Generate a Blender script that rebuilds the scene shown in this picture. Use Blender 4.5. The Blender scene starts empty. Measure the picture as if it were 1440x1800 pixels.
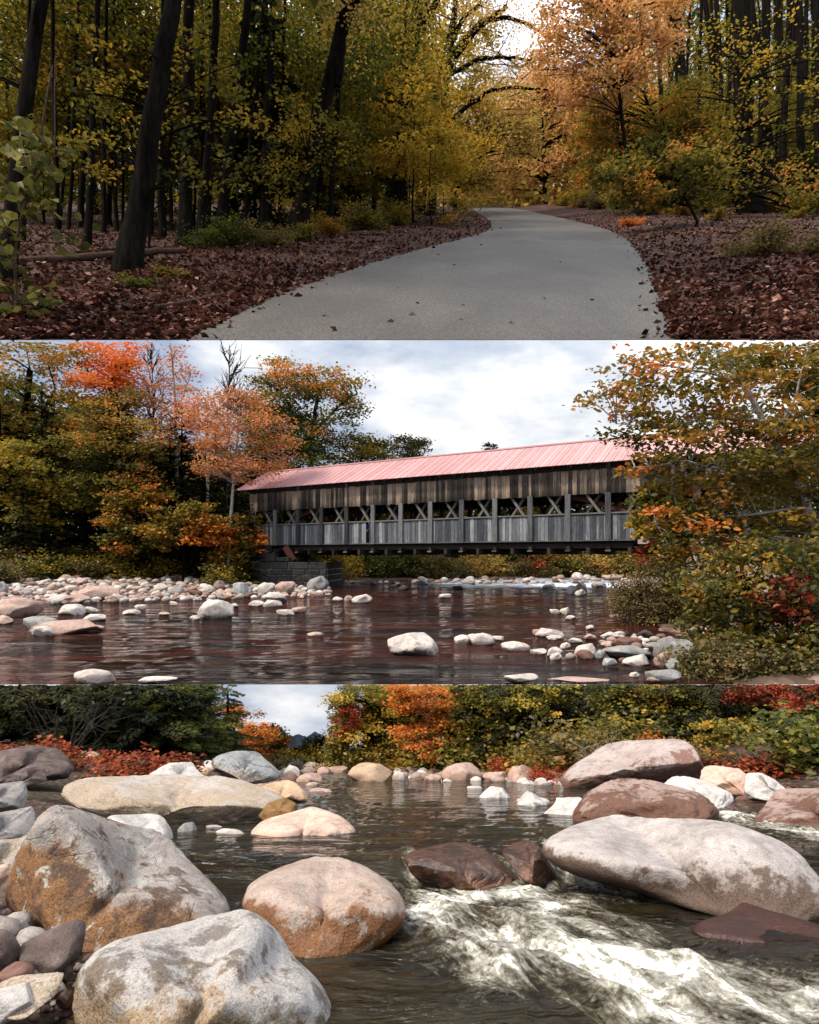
import bpy, math, random
import numpy as np

# ------------------------------------------------------------------ camera, sky, sun, exposure
scene = bpy.context.scene
COL = scene.collection
F = 1130.0                      # focal length in photo pixels (1440 wide)
cam_d = bpy.data.cameras.new('camera')
cam = bpy.data.objects.new('camera', cam_d); COL.objects.link(cam)
cam.location = (0, 0, 0); cam.rotation_euler = (math.radians(90), 0, 0)
cam_d.sensor_fit = 'HORIZONTAL'; cam_d.sensor_width = 36.0; cam_d.lens = F / 1440 * 36
# AUTO shift unit is the larger render side
cam_d.shift_y = 80.0 / 1440
cam_d.clip_start = 0.05; cam_d.clip_end = 6000
scene.camera = cam

SUN_EL, SUN_AZ = math.radians(50), math.radians(246)     # azimuth clockwise from +Y
world = bpy.data.worlds.new('World'); scene.world = world; world.use_nodes = True
wn = world.node_tree; wn.nodes.clear()
def wnode(t, **k):
    n = wn.nodes.new(t)
    for a, b in k.items(): setattr(n, a, b)
    return n
w_out = wnode('ShaderNodeOutputWorld'); w_bg = wnode('ShaderNodeBackground'); w_bg.inputs['Strength'].default_value = 0.1
w_sky = wnode('ShaderNodeTexSky', sky_type='NISHITA', sun_disc=False, sun_elevation=SUN_EL, sun_rotation=SUN_AZ)
w_tc = wnode('ShaderNodeTexCoord'); w_sep = wnode('ShaderNodeSeparateXYZ'); w_abs = wnode('ShaderNodeMath', operation='ABSOLUTE')
w_add = wnode('ShaderNodeMath', operation='ADD'); w_add.inputs[1].default_value = 0.12
w_com = wnode('ShaderNodeCombineXYZ')
wl = wn.links.new
wl(w_tc.outputs['Generated'], w_sep.inputs[0]); wl(w_sep.outputs['Z'], w_abs.inputs[0]); wl(w_abs.outputs[0], w_add.inputs[0])
wl(w_sep.outputs['X'], w_com.inputs['X']); wl(w_sep.outputs['Y'], w_com.inputs['Y']); wl(w_add.outputs[0], w_com.inputs['Z'])
wl(w_com.outputs[0], w_sky.inputs['Vector'])
w_map = wnode('ShaderNodeMapping'); w_map.inputs['Scale'].default_value = (1.0, 1.0, 2.4); w_map.inputs['Location'].default_value = (0.35, 0.1, 0.75)
wl(w_tc.outputs['Generated'], w_map.inputs[0])
w_n1 = wnode('ShaderNodeTexNoise'); w_n1.inputs['Scale'].default_value = 2.6; w_n1.inputs['Detail'].default_value = 7; w_n1.inputs['Roughness'].default_value = .52
w_n2 = wnode('ShaderNodeTexNoise'); w_n2.inputs['Scale'].default_value = 5.5; w_n2.inputs['Detail'].default_value = 8; w_n2.inputs['Roughness'].default_value = .55
wl(w_map.outputs[0], w_n1.inputs[0]); wl(w_map.outputs[0], w_n2.inputs[0])
w_r1 = wnode('ShaderNodeValToRGB'); e = w_r1.color_ramp.elements
e[0].position = .38; e[0].color = (.2, .2, .2, 1); e[1].position = .56; e[1].color = (1, 1, 1, 1)
w_r2 = wnode('ShaderNodeValToRGB'); e = w_r2.color_ramp.elements
e[0].position = .40; e[0].color = (5.6, 6.0, 6.6, 1); e[1].position = .62; e[1].color = (9.7, 9.45, 9.15, 1)
wl(w_n1.outputs['Fac'], w_r1.inputs[0]); wl(w_n2.outputs['Fac'], w_r2.inputs[0])
w_mix = wnode('ShaderNodeMix', data_type='RGBA')
wl(w_r1.outputs[0], w_mix.inputs[0]); wl(w_sky.outputs[0], w_mix.inputs[6]); wl(w_r2.outputs[0], w_mix.inputs[7])
# overcast dome: brighter overhead than at the horizon, dark land far below it
w_el = wnode('ShaderNodeMapRange'); w_el.inputs['From Min'].default_value = 0; w_el.inputs['From Max'].default_value = 1; w_el.inputs['To Min'].default_value = .63; w_el.inputs['To Max'].default_value = 2.4
w_lo = wnode('ShaderNodeMapRange'); w_lo.inputs['From Min'].default_value = -.46; w_lo.inputs['From Max'].default_value = -.33; w_lo.inputs['To Min'].default_value = .06; w_lo.inputs['To Max'].default_value = 1
w_ml = wnode('ShaderNodeMath', operation='MULTIPLY'); w_fin = wnode('ShaderNodeVectorMath', operation='SCALE')
w_sq = wnode('ShaderNodeMath', operation='POWER'); w_sq.inputs[1].default_value = 2.0; w_cl = wnode('ShaderNodeMath', operation='MAXIMUM'); w_cl.inputs[1].default_value = 0.0
wl(w_sep.outputs['Z'], w_cl.inputs[0]); wl(w_cl.outputs[0], w_sq.inputs[0]); wl(w_sq.outputs[0], w_el.inputs['Value']); wl(w_sep.outputs['Z'], w_lo.inputs['Value']); wl(w_el.outputs[0], w_ml.inputs[0]); wl(w_lo.outputs[0], w_ml.inputs[1])
wl(w_mix.outputs[2], w_fin.inputs[0]); wl(w_ml.outputs[0], w_fin.inputs['Scale'])
wl(w_fin.outputs[0], w_bg.inputs['Color']); wl(w_bg.outputs[0], w_out.inputs[0])

sun_d = bpy.data.lights.new('sun', 'SUN'); sun_d.energy = 3.0; sun_d.angle = math.radians(11); sun_d.color = (1, .87, .70)
sun = bpy.data.objects.new('sun', sun_d); COL.objects.link(sun)
from mathutils import Vector
sdir = Vector((math.sin(SUN_AZ) * math.cos(SUN_EL), math.cos(SUN_AZ) * math.cos(SUN_EL), math.sin(SUN_EL)))
sun.rotation_euler = sdir.to_track_quat('Z', 'Y').to_euler()

scene.view_settings.view_transform = 'Standard'; scene.view_settings.look = 'None'
scene.view_settings.exposure = 0.95; scene.view_settings.gamma = 1.0; scene.view_settings.use_curve_mapping = False
scene.cycles.max_bounces = 7; scene.cycles.diffuse_bounces = 4; scene.cycles.glossy_bounces = 2
scene.cycles.transmission_bounces = 4; scene.cycles.transparent_max_bounces = 4
scene.cycles.caustics_reflective = False; scene.cycles.caustics_refractive = False

# ------------------------------------------------------------------ helpers
R = random.Random(5)
NR = np.random.default_rng(5)
C0 = 720.0; H0 = 980.0          # photo column / row that the optical axis height projects to
def X(px, y): return (px - C0) / F * y
def Z(py, y): return (H0 - py) / F * y
def W(px, py, y): return (X(px, y), y, Z(py, y))
def sstep(a, b, t):
    t = np.clip((np.asarray(t, float) - a) / (b - a), 0, 1); return t * t * (3 - 2 * t)

def vnoise(P, seed=0):
    P = np.asarray(P, float); i = np.floor(P).astype(np.int64); f = P - i; f = f * f * (3 - 2 * f)
    def h(ix, iy, iz):
        n = (ix * 374761393 + iy * 668265263 + iz * 2147483647 + seed * 974711) & 0xffffffff
        n = ((n ^ (n >> 13)) * 1274126177) & 0xffffffff
        n = (n ^ (n >> 16)) & 0xffff
        return n / 65535.0
    r = 0
    for dx in (0, 1):
        for dy in (0, 1):
            for dz in (0, 1):
                w = (f[:, 0] if dx else 1 - f[:, 0]) * (f[:, 1] if dy else 1 - f[:, 1]) * (f[:, 2] if dz else 1 - f[:, 2])
                r = r + w * h(i[:, 0] + dx, i[:, 1] + dy, i[:, 2] + dz)
    return r * 2 - 1
def fbm(P, seed=0, octv=4, gain=.5):
    P = np.asarray(P, float); a, s, r = 1.0, 1.0, 0
    for k in range(octv):
        r = r + a * vnoise(P * s + k * 17.3, seed + k); a *= gain; s *= 2.03
    return r

def mesh_np(name, V, Fc, smooth=False, face=None, vert=None):
    V = np.ascontiguousarray(V, np.float32); Fc = np.ascontiguousarray(Fc, np.int32); k = Fc.shape[1]
    me = bpy.data.meshes.new(name)
    me.vertices.add(len(V)); me.vertices.foreach_set('co', V.ravel())
    me.loops.add(Fc.size); me.loops.foreach_set('vertex_index', Fc.ravel())
    me.polygons.add(len(Fc)); me.polygons.foreach_set('loop_start', np.arange(0, Fc.size, k, dtype=np.int32))
    if smooth: me.polygons.foreach_set('use_smooth', np.ones(len(Fc), bool))
    me.update(calc_edges=True)
    if not smooth:
        me.polygons.foreach_set('use_smooth', np.zeros(len(Fc), bool))
    for an, av in (face or {}).items():
        me.attributes.new(an, 'FLOAT', 'FACE').data.foreach_set('value', np.ascontiguousarray(av, np.float32))
    for an, av in (vert or {}).items():
        me.attributes.new(an, 'FLOAT', 'POINT').data.foreach_set('value', np.ascontiguousarray(av, np.float32))
    return me

def obj(name, me, mat=None, parent=None, loc=None):
    o = bpy.data.objects.new(name, me); COL.objects.link(o)
    if mat is not None:
        if len(me.materials) == 0: me.materials.append(mat)
        if me.materials[0] != mat:
            o.material_slots[0].link = 'OBJECT'; o.material_slots[0].material = mat
    if parent is not None: o.parent = parent
    if loc is not None: o.location = loc
    return o
def tag(o, label, cat, group=None):
    o['label'] = label; o['category'] = cat
    if group: o['group'] = group
    return o
def thing(name, label, cat, loc, group=None, rz=0.0, sc=1.0):
    o = bpy.data.objects.new(name, None); COL.objects.link(o); o.empty_display_size = .2
    o.location = loc; o.rotation_euler = (0, 0, rz); o.scale = (sc, sc, sc) if not hasattr(sc, '__len__') else sc
    return tag(o, label, cat, group)
def struct(name, me, mat):
    o = obj(name, me, mat); o['kind'] = 'structure'; return o

def smooth_line(P, w, k=5):
    P = np.asarray(P, float); m = len(P); t = np.arange(m); s = np.linspace(0, m - 1, (m - 1) * k + 1); i = np.clip(s.astype(int), 0, m - 2); f = (s - i)[:, None]
    g0 = np.gradient(P, axis=0) if m > 2 else np.repeat(P[1:] - P[:1], 2, 0); h = f * f * (3 - 2 * f)
    Q = P[i] * (1 - h) + P[i + 1] * h + f * (1 - f) ** 2 * g0[i] - f * f * (1 - f) * g0[i + 1]; return Q, np.interp(s, t, w)
class Geo:                                   # collects quads
    def __init__(s): s.V = []; s.F = []; s.n = 0
    def add(s, V, Fc): s.V.append(np.asarray(V, float)); s.F.append(np.asarray(Fc, int) + s.n); s.n += len(V); return s
    def tube(s, pts, rad, n=6, cap=True):
        P = np.asarray(pts, float); rad = np.asarray(rad, float); m = len(P)
        T = np.gradient(P, axis=0); T /= np.linalg.norm(T, axis=1)[:, None] + 1e-9
        ref = np.array([0, 0, 1.0]) if abs(T[:, 2]).mean() < .8 else np.array([0, 1.0, 0])
        A = np.cross(T, ref); A /= np.linalg.norm(A, axis=1)[:, None] + 1e-9; B = np.cross(T, A)
        a = np.arange(n) / n * 2 * math.pi
        V = P[:, None] + rad[:, None, None] * (np.cos(a)[None, :, None] * A[:, None] + np.sin(a)[None, :, None] * B[:, None])
        V = V.reshape(-1, 3); i = np.arange(m - 1)[:, None] * n + np.arange(n)[None]; j = np.arange(m - 1)[:, None] * n + (np.arange(n)[None] + 1) % n
        Q = np.stack([i, j, j + n, i + n], -1).reshape(-1, 4)
        s.add(V, Q)
        if cap:
            for e_, P_ in ((0, P[0]), (m - 1, P[-1])):
                ring = V[e_ * n:(e_ + 1) * n]; s.add(np.vstack([ring, P_[None]]), [[k, (k + 1) % n, n, n] if False else [k, (k + 1) % n, n, n] for k in range(0)] or np.zeros((0, 4), int))
        return s
    def box(s, c, size, ax=None):            # ax: 3 unit axes rows
        h = np.asarray(size, float) / 2; ax = np.eye(3) if ax is None else np.asarray(ax, float)
        L = np.array([[x, y, z] for x in (-1, 1) for y in (-1, 1) for z in (-1, 1)], float) * h
        s.add(L @ ax + np.asarray(c, float), [[0, 1, 3, 2], [4, 6, 7, 5], [0, 4, 5, 1], [2, 3, 7, 6], [0, 2, 6, 4], [1, 5, 7, 3]]); return s
    def beam(s, a, b, w, t, up=(0, 0, 1)):   # square bar a->b
        a = np.asarray(a, float); b = np.asarray(b, float); d = b - a; L = np.linalg.norm(d); d /= L
        u = np.cross(d, up); u /= np.linalg.norm(u); v = np.cross(u, d)
        return s.box((a + b) / 2, (L, w, t), (d, u, v))
    def mesh(s, name, smooth=False): return mesh_np(name, np.vstack(s.V), np.vstack(s.F), smooth)

def pts_in(poly, P):
    x, y = P[:, 0], P[:, 1]; ins = np.zeros(len(P), bool); n = len(poly)
    for i in range(n):
        x1, y1 = poly[i]; x2, y2 = poly[(i + 1) % n]
        c = ((y1 > y) != (y2 > y)) & (x < (x2 - x1) * (y - y1) / (y2 - y1 + 1e-12) + x1); ins ^= c
    return ins

# ------------------------------------------------------------------ materials
def mat_new(name):
    m = bpy.data.materials.new(name); m.use_nodes = True; nt = m.node_tree; nt.nodes.clear()
    return m, nt
def N(nt, t, ins=None, **k):
    n = nt.nodes.new(t)
    for a, b in k.items(): setattr(n, a, b)
    for a, b in (ins or {}).items():
        if hasattr(b, 'is_output'): nt.links.new(b, n.inputs[a])
        else: n.inputs[a].default_value = b
    return n
def ramp(nt, fac, stops, interp='LINEAR'):
    n = nt.nodes.new('ShaderNodeValToRGB'); n.color_ramp.interpolation = interp; es = n.color_ramp.elements
    while len(es) < len(stops): es.new(.5)
    for e_, (p, c) in zip(es, stops): e_.position = p; e_.color = (*c, 1) if len(c) == 3 else c
    if fac is not None: nt.links.new(fac, n.inputs[0])
    return n.outputs[0]
def g(v): return (v, v, v)
def mixc(nt, f, a, b, mode='MIX'):
    n = nt.nodes.new('ShaderNodeMix'); n.data_type = 'RGBA'; n.blend_type = mode
    for i, v in ((0, f), (6, a), (7, b)):
        if hasattr(v, 'is_output'): nt.links.new(v, n.inputs[i])
        else: n.inputs[i].default_value = v if i == 0 else ((*v, 1) if len(v) == 3 else v)
    return n.outputs[2]
def noise(nt, vec, scale, detail=4, rough=.55, dist=0.0):
    n = N(nt, 'ShaderNodeTexNoise', {'Scale': scale, 'Detail': detail, 'Roughness': rough, 'Distortion': dist})
    if vec is not None: nt.links.new(vec, n.inputs['Vector'])
    return n.outputs['Fac']
def mapping(nt, vec, scale=(1, 1, 1), rot=(0, 0, 0)):
    n = N(nt, 'ShaderNodeMapping', {'Scale': scale, 'Rotation': rot}); nt.links.new(vec, n.inputs[0]); return n.outputs[0]
def math_(nt, op, a, b=0.0, clamp=False):
    n = nt.nodes.new('ShaderNodeMath'); n.operation = op; n.use_clamp = clamp
    for i, v in ((0, a), (1, b)):
        if hasattr(v, 'is_output'): nt.links.new(v, n.inputs[i])
        else: n.inputs[i].default_value = v
    return n.outputs[0]
def finish(nt, col, rough=.8, bump=None, bstr=.4, bdist=.02, spec=.3, extra=None):
    b = N(nt, 'ShaderNodeBsdfPrincipled', {'Specular IOR Level': spec})
    for key, v in (('Base Color', col), ('Roughness', rough)):
        if hasattr(v, 'is_output'): nt.links.new(v, b.inputs[key])
        else: b.inputs[key].default_value = (*v, 1) if key == 'Base Color' else v
    if bump is not None:
        bn = N(nt, 'ShaderNodeBump', {'Strength': bstr, 'Distance': bdist, 'Height': bump}); nt.links.new(bn.outputs[0], b.inputs['Normal'])
    o = N(nt, 'ShaderNodeOutputMaterial'); nt.links.new(b.outputs[0], o.inputs[0]); return b

def leaf_mat(name, cols, transl=.42):
    m, nt = mat_new(name)
    at = N(nt, 'ShaderNodeAttribute', attribute_name='hue'); oi = N(nt, 'ShaderNodeObjectInfo')
    f = math_(nt, 'ADD', at.outputs['Fac'], math_(nt, 'MULTIPLY', math_(nt, 'SUBTRACT', oi.outputs['Random'], .5), .22), True)
    k = len(cols); c = ramp(nt, f, [(i / (k - 1), cc) for i, cc in enumerate(cols)])
    d = N(nt, 'ShaderNodeBsdfDiffuse', {'Color': c}); t = N(nt, 'ShaderNodeBsdfTranslucent', {'Color': c})
    gl = N(nt, 'ShaderNodeBsdfGlossy', {'Roughness': .45, 'Color': (.8, .8, .8, 1)})
    m1 = N(nt, 'ShaderNodeMixShader', {0: transl, 1: d.outputs[0], 2: t.outputs[0]})
    m2 = N(nt, 'ShaderNodeMixShader', {0: .018, 1: m1.outputs[0], 2: gl.outputs[0]})
    o = N(nt, 'ShaderNodeOutputMaterial'); nt.links.new(m2.outputs[0], o.inputs[0]); return m
LEAF = {
 'olive':   leaf_mat('leaves_olive',   [(0.028, 0.035, 0.00875), (0.0788, 0.0788, 0.014), (0.175, 0.149, 0.021), (0.298, 0.201, 0.0245), (0.455, 0.263, 0.0315)]),
 'gold':    leaf_mat('leaves_gold',    [(0.0715, 0.0715, 0.0117), (0.195, 0.163, 0.0208), (0.39, 0.273, 0.0338), (0.572, 0.338, 0.039), (0.62, 0.299, 0.039)]),
 'glow':    leaf_mat('leaves_glow_tint',    [(.17,.13,.03), (.30,.22,.05), (.46,.31,.075), (.58,.36,.10), (.62,.33,.12)], .5),  # lighter gold: the brightness of lit trees is put into the leaf colour
 'sun':     leaf_mat('leaves_sun_tint',  [(.34,.20,.06), (.50,.27,.09), (.62,.33,.12), (.66,.36,.15), (.62,.27,.11)], .5),  # paler orange, with sunlight painted into the leaf colour
 'orange':  leaf_mat('leaves_orange',  [(0.138, 0.0813, 0.015), (0.325, 0.125, 0.0175), (0.5, 0.163, 0.025), (0.62, 0.213, 0.0375), (0.6, 0.125, 0.0312)]),
 'peach':   leaf_mat('leaves_peach',   [(0.207, 0.0978, 0.0287), (0.414, 0.161, 0.0517), (0.529, 0.218, 0.0805), (0.598, 0.253, 0.0978), (0.575, 0.172, 0.069)]),
 'red':     leaf_mat('leaves_red',     [(0.0765, 0.0255, 0.0102), (0.221, 0.034, 0.0136), (0.34, 0.0425, 0.017), (0.408, 0.0723, 0.0255), (0.374, 0.119, 0.0255)]),
 'green':   leaf_mat('leaves_green',   [(0.0196, 0.028, 0.0084), (0.0448, 0.0588, 0.0126), (0.0868, 0.098, 0.0168), (0.14, 0.137, 0.0196), (0.224, 0.175, 0.0252)]),
 'dark':    leaf_mat('needles_dark',   [(.004,.006,.003), (.009,.012,.004), (.018,.021,.006), (.034,.032,.008), (.06,.046,.010)], .15),
 'brown':   leaf_mat('leaves_brown',   [(0.039, 0.0351, 0.013), (0.0845, 0.0715, 0.0234), (0.143, 0.114, 0.039), (0.195, 0.143, 0.052), (0.221, 0.124, 0.0455)]),
 'bank':    leaf_mat('leaves_bank',    [(0.0352, 0.0448, 0.0112), (0.096, 0.088, 0.016), (0.208, 0.144, 0.0208), (0.384, 0.192, 0.0288), (0.544, 0.16, 0.032)]),
 'litter':  leaf_mat('leaves_litter',  [(.012, .006, .005), (.042, .016, .011), (.095, .034, .023), (.165, .070, .048), (.30, .17, .125)], .1),
 'fern':    leaf_mat('leaves_fern',    [(.035,.014,.008), (.10,.022,.010), (.20,.036,.015), (.32,.075,.024), (.15,.09,.018)], .25),
 'pale':    leaf_mat('leaves_pale',    [(.05,.055,.012), (.12,.11,.025), (.20,.18,.055), (.30,.27,.12), (.36,.28,.14)]),
 'mixed':   leaf_mat('leaves_mixed',   [(0.0256, 0.032, 0.0096), (0.064, 0.0672, 0.016), (0.144, 0.128, 0.0224), (0.304, 0.2, 0.032), (0.608, 0.208, 0.048)]),
}
def bark_mat(name, a, b, sc=6.0, stretch=.18, bstr=1.0, bdist=.12):
    m, nt = mat_new(name); tc = N(nt, 'ShaderNodeTexCoord')
    v = mapping(nt, tc.outputs['Object'], (1, 1, stretch)); n1 = noise(nt, v, sc, 6, .65); n2 = noise(nt, v, sc * 4, 4, .6)
    c = ramp(nt, n1, [(.35, a), (.68, b)]); c = mixc(nt, .5, c, ramp(nt, n2, [(.4, g(.35)), (.65, g(1.25))]), 'MULTIPLY')
    finish(nt, c, .95, math_(nt, 'ADD', n2, math_(nt, 'MULTIPLY', n1, 1.5)), bstr, bdist, .03); return m
BARK = {'dark': bark_mat('bark_dark', (.0025, .002, .0016), (.012, .0095, .0075)),
        'grey': bark_mat('bark_grey', (.03, .026, .022), (.095, .085, .075)),
        'birch': bark_mat('bark_birch', (.16, .145, .13), (.46, .43, .39), 4, 2.5, .3),
        'log': bark_mat('bark_log', (.035, .022, .016), (.15, .10, .075), 5, 1)}

def rock_mat(name, base, lite, k=1.0, stain=None, stain_amt=0.0, lichen=0.0, dark=None, rough=.75, speck=.5, top=None, spec=.25, sh=.70, crk=.25, wetf=.9):
    """granite: k = grains per world unit; stain (mineral, low on the stone), pale lichen crusts, dark patina"""
    m, nt = mat_new(name); geo = N(nt, 'ShaderNodeNewGeometry'); p = geo.outputs['Position']; tc = N(nt, 'ShaderNodeTexCoord')
    big = noise(nt, p, 1.6 * k, 6, .6); med = noise(nt, p, 7 * k, 8, .68); fine = noise(nt, p, 60 * k, 3, .7); vf = noise(nt, p, 150 * k, 2, .6)
    c = ramp(nt, big, [(.3, base), (.7, lite)])
    c = mixc(nt, .75, c, ramp(nt, med, [(.32, g(.55)), (.55, g(1.0)), (.75, g(1.25))]), 'MULTIPLY')
    gz = N(nt, 'ShaderNodeAttribute', attribute_name='hz').outputs['Fac']
    if stain is not None:
        s = math_(nt, 'ADD', math_(nt, 'MULTIPLY', math_(nt, 'SUBTRACT', sh, gz), 1.9), math_(nt, 'MULTIPLY', math_(nt, 'SUBTRACT', big, .5), 2.2))
        s = math_(nt, 'ADD', s, math_(nt, 'MULTIPLY', math_(nt, 'SUBTRACT', med, .5), 2.0))
        sm = math_(nt, 'MULTIPLY', ramp(nt, s, [(.02, g(0)), (.40, g(1))]), stain_amt)
        st = ramp(nt, fine, [(.3, tuple(v * .55 for v in stain)), (.65, tuple(min(v * 1.25, .6) for v in stain))])
        c = mixc(nt, sm, c, st)
    if dark is not None:
        dm = math_(nt, 'ADD', big, math_(nt, 'MULTIPLY', med, .8))
        c = mixc(nt, math_(nt, 'MULTIPLY', ramp(nt, dm, [(.90, g(0)), (1.16, g(1))]), .75), c, dark)
    if lichen > 0:
        ln = noise(nt, p, 3.6 * k, 7, .7, .4)
        c = mixc(nt, math_(nt, 'MULTIPLY', ramp(nt, ln, [(.565, g(0)), (.60, g(1))]), lichen), c, (.36, .36, .33))
    c = mixc(nt, speck, c, ramp(nt, fine, [(.36, g(.35)), (.46, g(.95)), (.6, g(1.08)), (.72, g(1.3))]), 'MULTIPLY')
    c = mixc(nt, speck * .6, c, ramp(nt, vf, [(.35, g(.5)), (.5, g(1.0)), (.7, g(1.25))]), 'MULTIPLY')
    wet = ramp(nt, math_(nt, 'ADD', gz, math_(nt, 'MULTIPLY', math_(nt, 'SUBTRACT', big, .5), .25)), [(.07, g(.32)), (.15, g(1))]); c = mixc(nt, wetf, c, wet, 'MULTIPLY')
    rd = math_(nt, 'ABSOLUTE', math_(nt, 'SUBTRACT', noise(nt, p, 1.1 * k, 4, .55, .6), .5)); cr = ramp(nt, rd, [(.0, g(0)), (.012, g(1))])
    c = mixc(nt, crk, c, ramp(nt, rd, [(.0, g(.35)), (.010, g(1))]), 'MULTIPLY')
    h = math_(nt, 'ADD', math_(nt, 'ADD', math_(nt, 'MULTIPLY', med, 1.2), math_(nt, 'MULTIPLY', fine, .4)), math_(nt, 'MULTIPLY', cr, crk))
    finish(nt, c, rough, h, .55, .06 / k, spec); return m

# ------------------------------------------------------------------ the three terraces
# upper terrace: wooded hillside and road, sheared up about the camera to their horizon row;  native metres, scaled about it by ST
ST = 11.4; SLT = (H0 - 335) / F; HT = 1.6 * ST
road_tab = [(357, 868, 918), (358.5, 832, 915), (362, 826, 897), (364.5, 829, 889), (370, 836, 928), (378, 847, 962), (384, 856, 990), (390, 862, 1018),
            (400, 864, 1058), (410, 848, 1084), (420, 812, 1100), (430, 770, 1112), (450, 695, 1127), (480, 595, 1144), (520, 488, 1160), (560, 396, 1174), (598, 318, 1186), (640, 222, 1200)]
_rd = np.array([1.6 * F / (p - 335) for p, _, _ in road_tab])[::-1]
_rl = np.array([(a - C0) / F * 1.6 * F / (p - 335) for p, a, _ in road_tab])[::-1]
_rr = np.array([(b - C0) / F * 1.6 * F / (p - 335) for p, _, b in road_tab])[::-1]
def bumpT(xn, dn):
    xn = np.asarray(xn, float); dn = np.asarray(dn, float); l = np.interp(dn, _rd, _rl); r = np.interp(dn, _rd, _rr)
    el = np.maximum(l - xn, 0); er = np.maximum(xn - r, 0)
    P = np.stack([np.broadcast_to(xn, dn.shape).ravel(), dn.ravel(), np.zeros(dn.size)], 1)
    n = fbm(P * .6, 3, 4).reshape(dn.shape)
    b = .12 * sstep(0, 2.5, el) + .30 * sstep(.2, 3, er) + .09 * n * sstep(.1, 1.5, el + er) + .004 * dn * sstep(8, 30, el + er)
    return b * sstep(6.9, 9.5, dn)
def gT(x, y):
    xn = np.atleast_1d(np.asarray(x, float)) / ST; dn = np.atleast_1d(np.asarray(y, float)) / ST
    return (SLT * dn - 1.6 + bumpT(xn, dn)) * ST
def dT(py): return 1.6 * F / (py - 335)              # native distance of a ground row
# middle terrace: level river below the covered bridge
HM = 2.64
_wl = np.array([-500, 0, 200, 430, 540, 600, 800, 1100, 2000]); _wy = np.array([29., 33, 40, 47, 60, 70, 80, 92, 95])
def gM(x, y):
    x = np.atleast_1d(np.asarray(x, float)); y = np.atleast_1d(np.asarray(y, float)); px = C0 + x / y * F
    e_ = y - np.interp(px, _wl, _wy)
    far = .05 * np.clip(e_, -12, 10) + .06 * np.clip(e_ - 10, 0, 60)
    xr = np.interp(y, [10, 13.4, 25, 42, 60, 80], [6, 6.1, 8.9, 14.0, 21., 30.]); er = x - xr
    right = .06 * np.clip(er, -8, 6)
    P = np.stack([x, y, 0 * x], 1)
    h = np.maximum(np.maximum(far, right), -.35) + .10 * fbm(P * .35, 8, 4)
    h = np.minimum(h, np.where(y < 16, (y - 13.38) * .5 - .02 + .0 * h, 99))
    return -HM + np.where(h < 0, np.maximum(h, -.13 * np.clip(y - 13.38, 0, 5) - .004), h)
# lower terrace: boulder river, sheared down about the camera to its horizon row
KB = 0.56                       # lower terrace scaled about the camera by this factor
HB = .64 * KB; SLB = (1330 - H0) / F; TOPC = .3366
def dB(py): return HB * F / (py - 1330)
def gB(x, y):
    x = np.atleast_1d(np.asarray(x, float)) / KB; y = np.atleast_1d(np.asarray(y, float)) / KB; px = C0 + x / y * F
    xl = np.interp(y, [0, 1.5, 2.2, 3.2, 4.6, 6.2, 9, 14, 20, 40], [-.6, -.86, -1.28, -1.5, -1.7, -1.9, -1.9, -2.5, -3.4, -6.2]); el = xl - x
    xr = np.interp(y, [0, 4, 7, 9, 10, 11, 12.5, 15, 18, 22, 40], [6, 5.5, 5.2, 4.4, 3.3, 2.6, 2.0, .5, -.6, -2.0, -5.0]); er = x - xr
    P = np.stack([x, y, 0 * x], 1)
    b = np.maximum(.22 * np.clip(el, -1, 1) + .14 * np.clip(el - 1, 0, 6), np.where(er < 2, .05 * np.clip(er, -3, 2), .10 + .2 * np.clip(er - 2, 0, 8))); b = np.maximum(b, -.12) + .03 * fbm(P * 1.3, 4, 4)
    return (-SLB * y - .64 + b) * KB
def wB(y): return -SLB * y - HB + .10 * KB * sstep(3.12, 3.55, y / KB)

def grid(xs_px, ys, gf):
    Y, PX = np.meshgrid(ys, xs_px, indexing='ij'); Xw = (PX - C0) / F * Y; Zw = gf(Xw.ravel(), Y.ravel())
    V = np.stack([Xw.ravel(), Y.ravel(), Zw], 1); nr, nc = Y.shape
    i = np.arange(nr - 1)[:, None] * nc + np.arange(nc - 1)[None]
    return V, np.stack([i, i + 1, i + nc + 1, i + nc], -1).reshape(-1, 4), PX

# forest floor
def floor_mat():
    m, nt = mat_new('leaf_litter_ground'); p = N(nt, 'ShaderNodeNewGeometry').outputs['Position']
    v = N(nt, 'ShaderNodeTexVoronoi', {'Scale': 1.7, 'Randomness': 1}); nt.links.new(p, v.inputs['Vector'])
    c = ramp(nt, N(nt, 'ShaderNodeSeparateColor', {0: v.outputs['Color']}).outputs[0], [(0, (.010, .006, .005)), (.4, (.028, .012, .009)), (.7, (.055, .024, .017)), (.93, (.10, .05, .036)), (1, (.15, .09, .07))])
    n1 = noise(nt, p, .12, 5, .6); c = mixc(nt, .8, c, ramp(nt, n1, [(.35, g(.45)), (.62, g(1.15))]), 'MULTIPLY')
    finish(nt, c, .9, v.outputs['Distance'], .8, .3, .15); return m
rows = 6.876 * np.exp(np.linspace(0, math.log(100 / 6.876), 150)) * ST
V, Fc, _ = grid(np.linspace(-500, 1940, 170), rows, gT)
struct('forest_floor', mesh_np('forest_floor', V, Fc, True), floor_mat())
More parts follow.
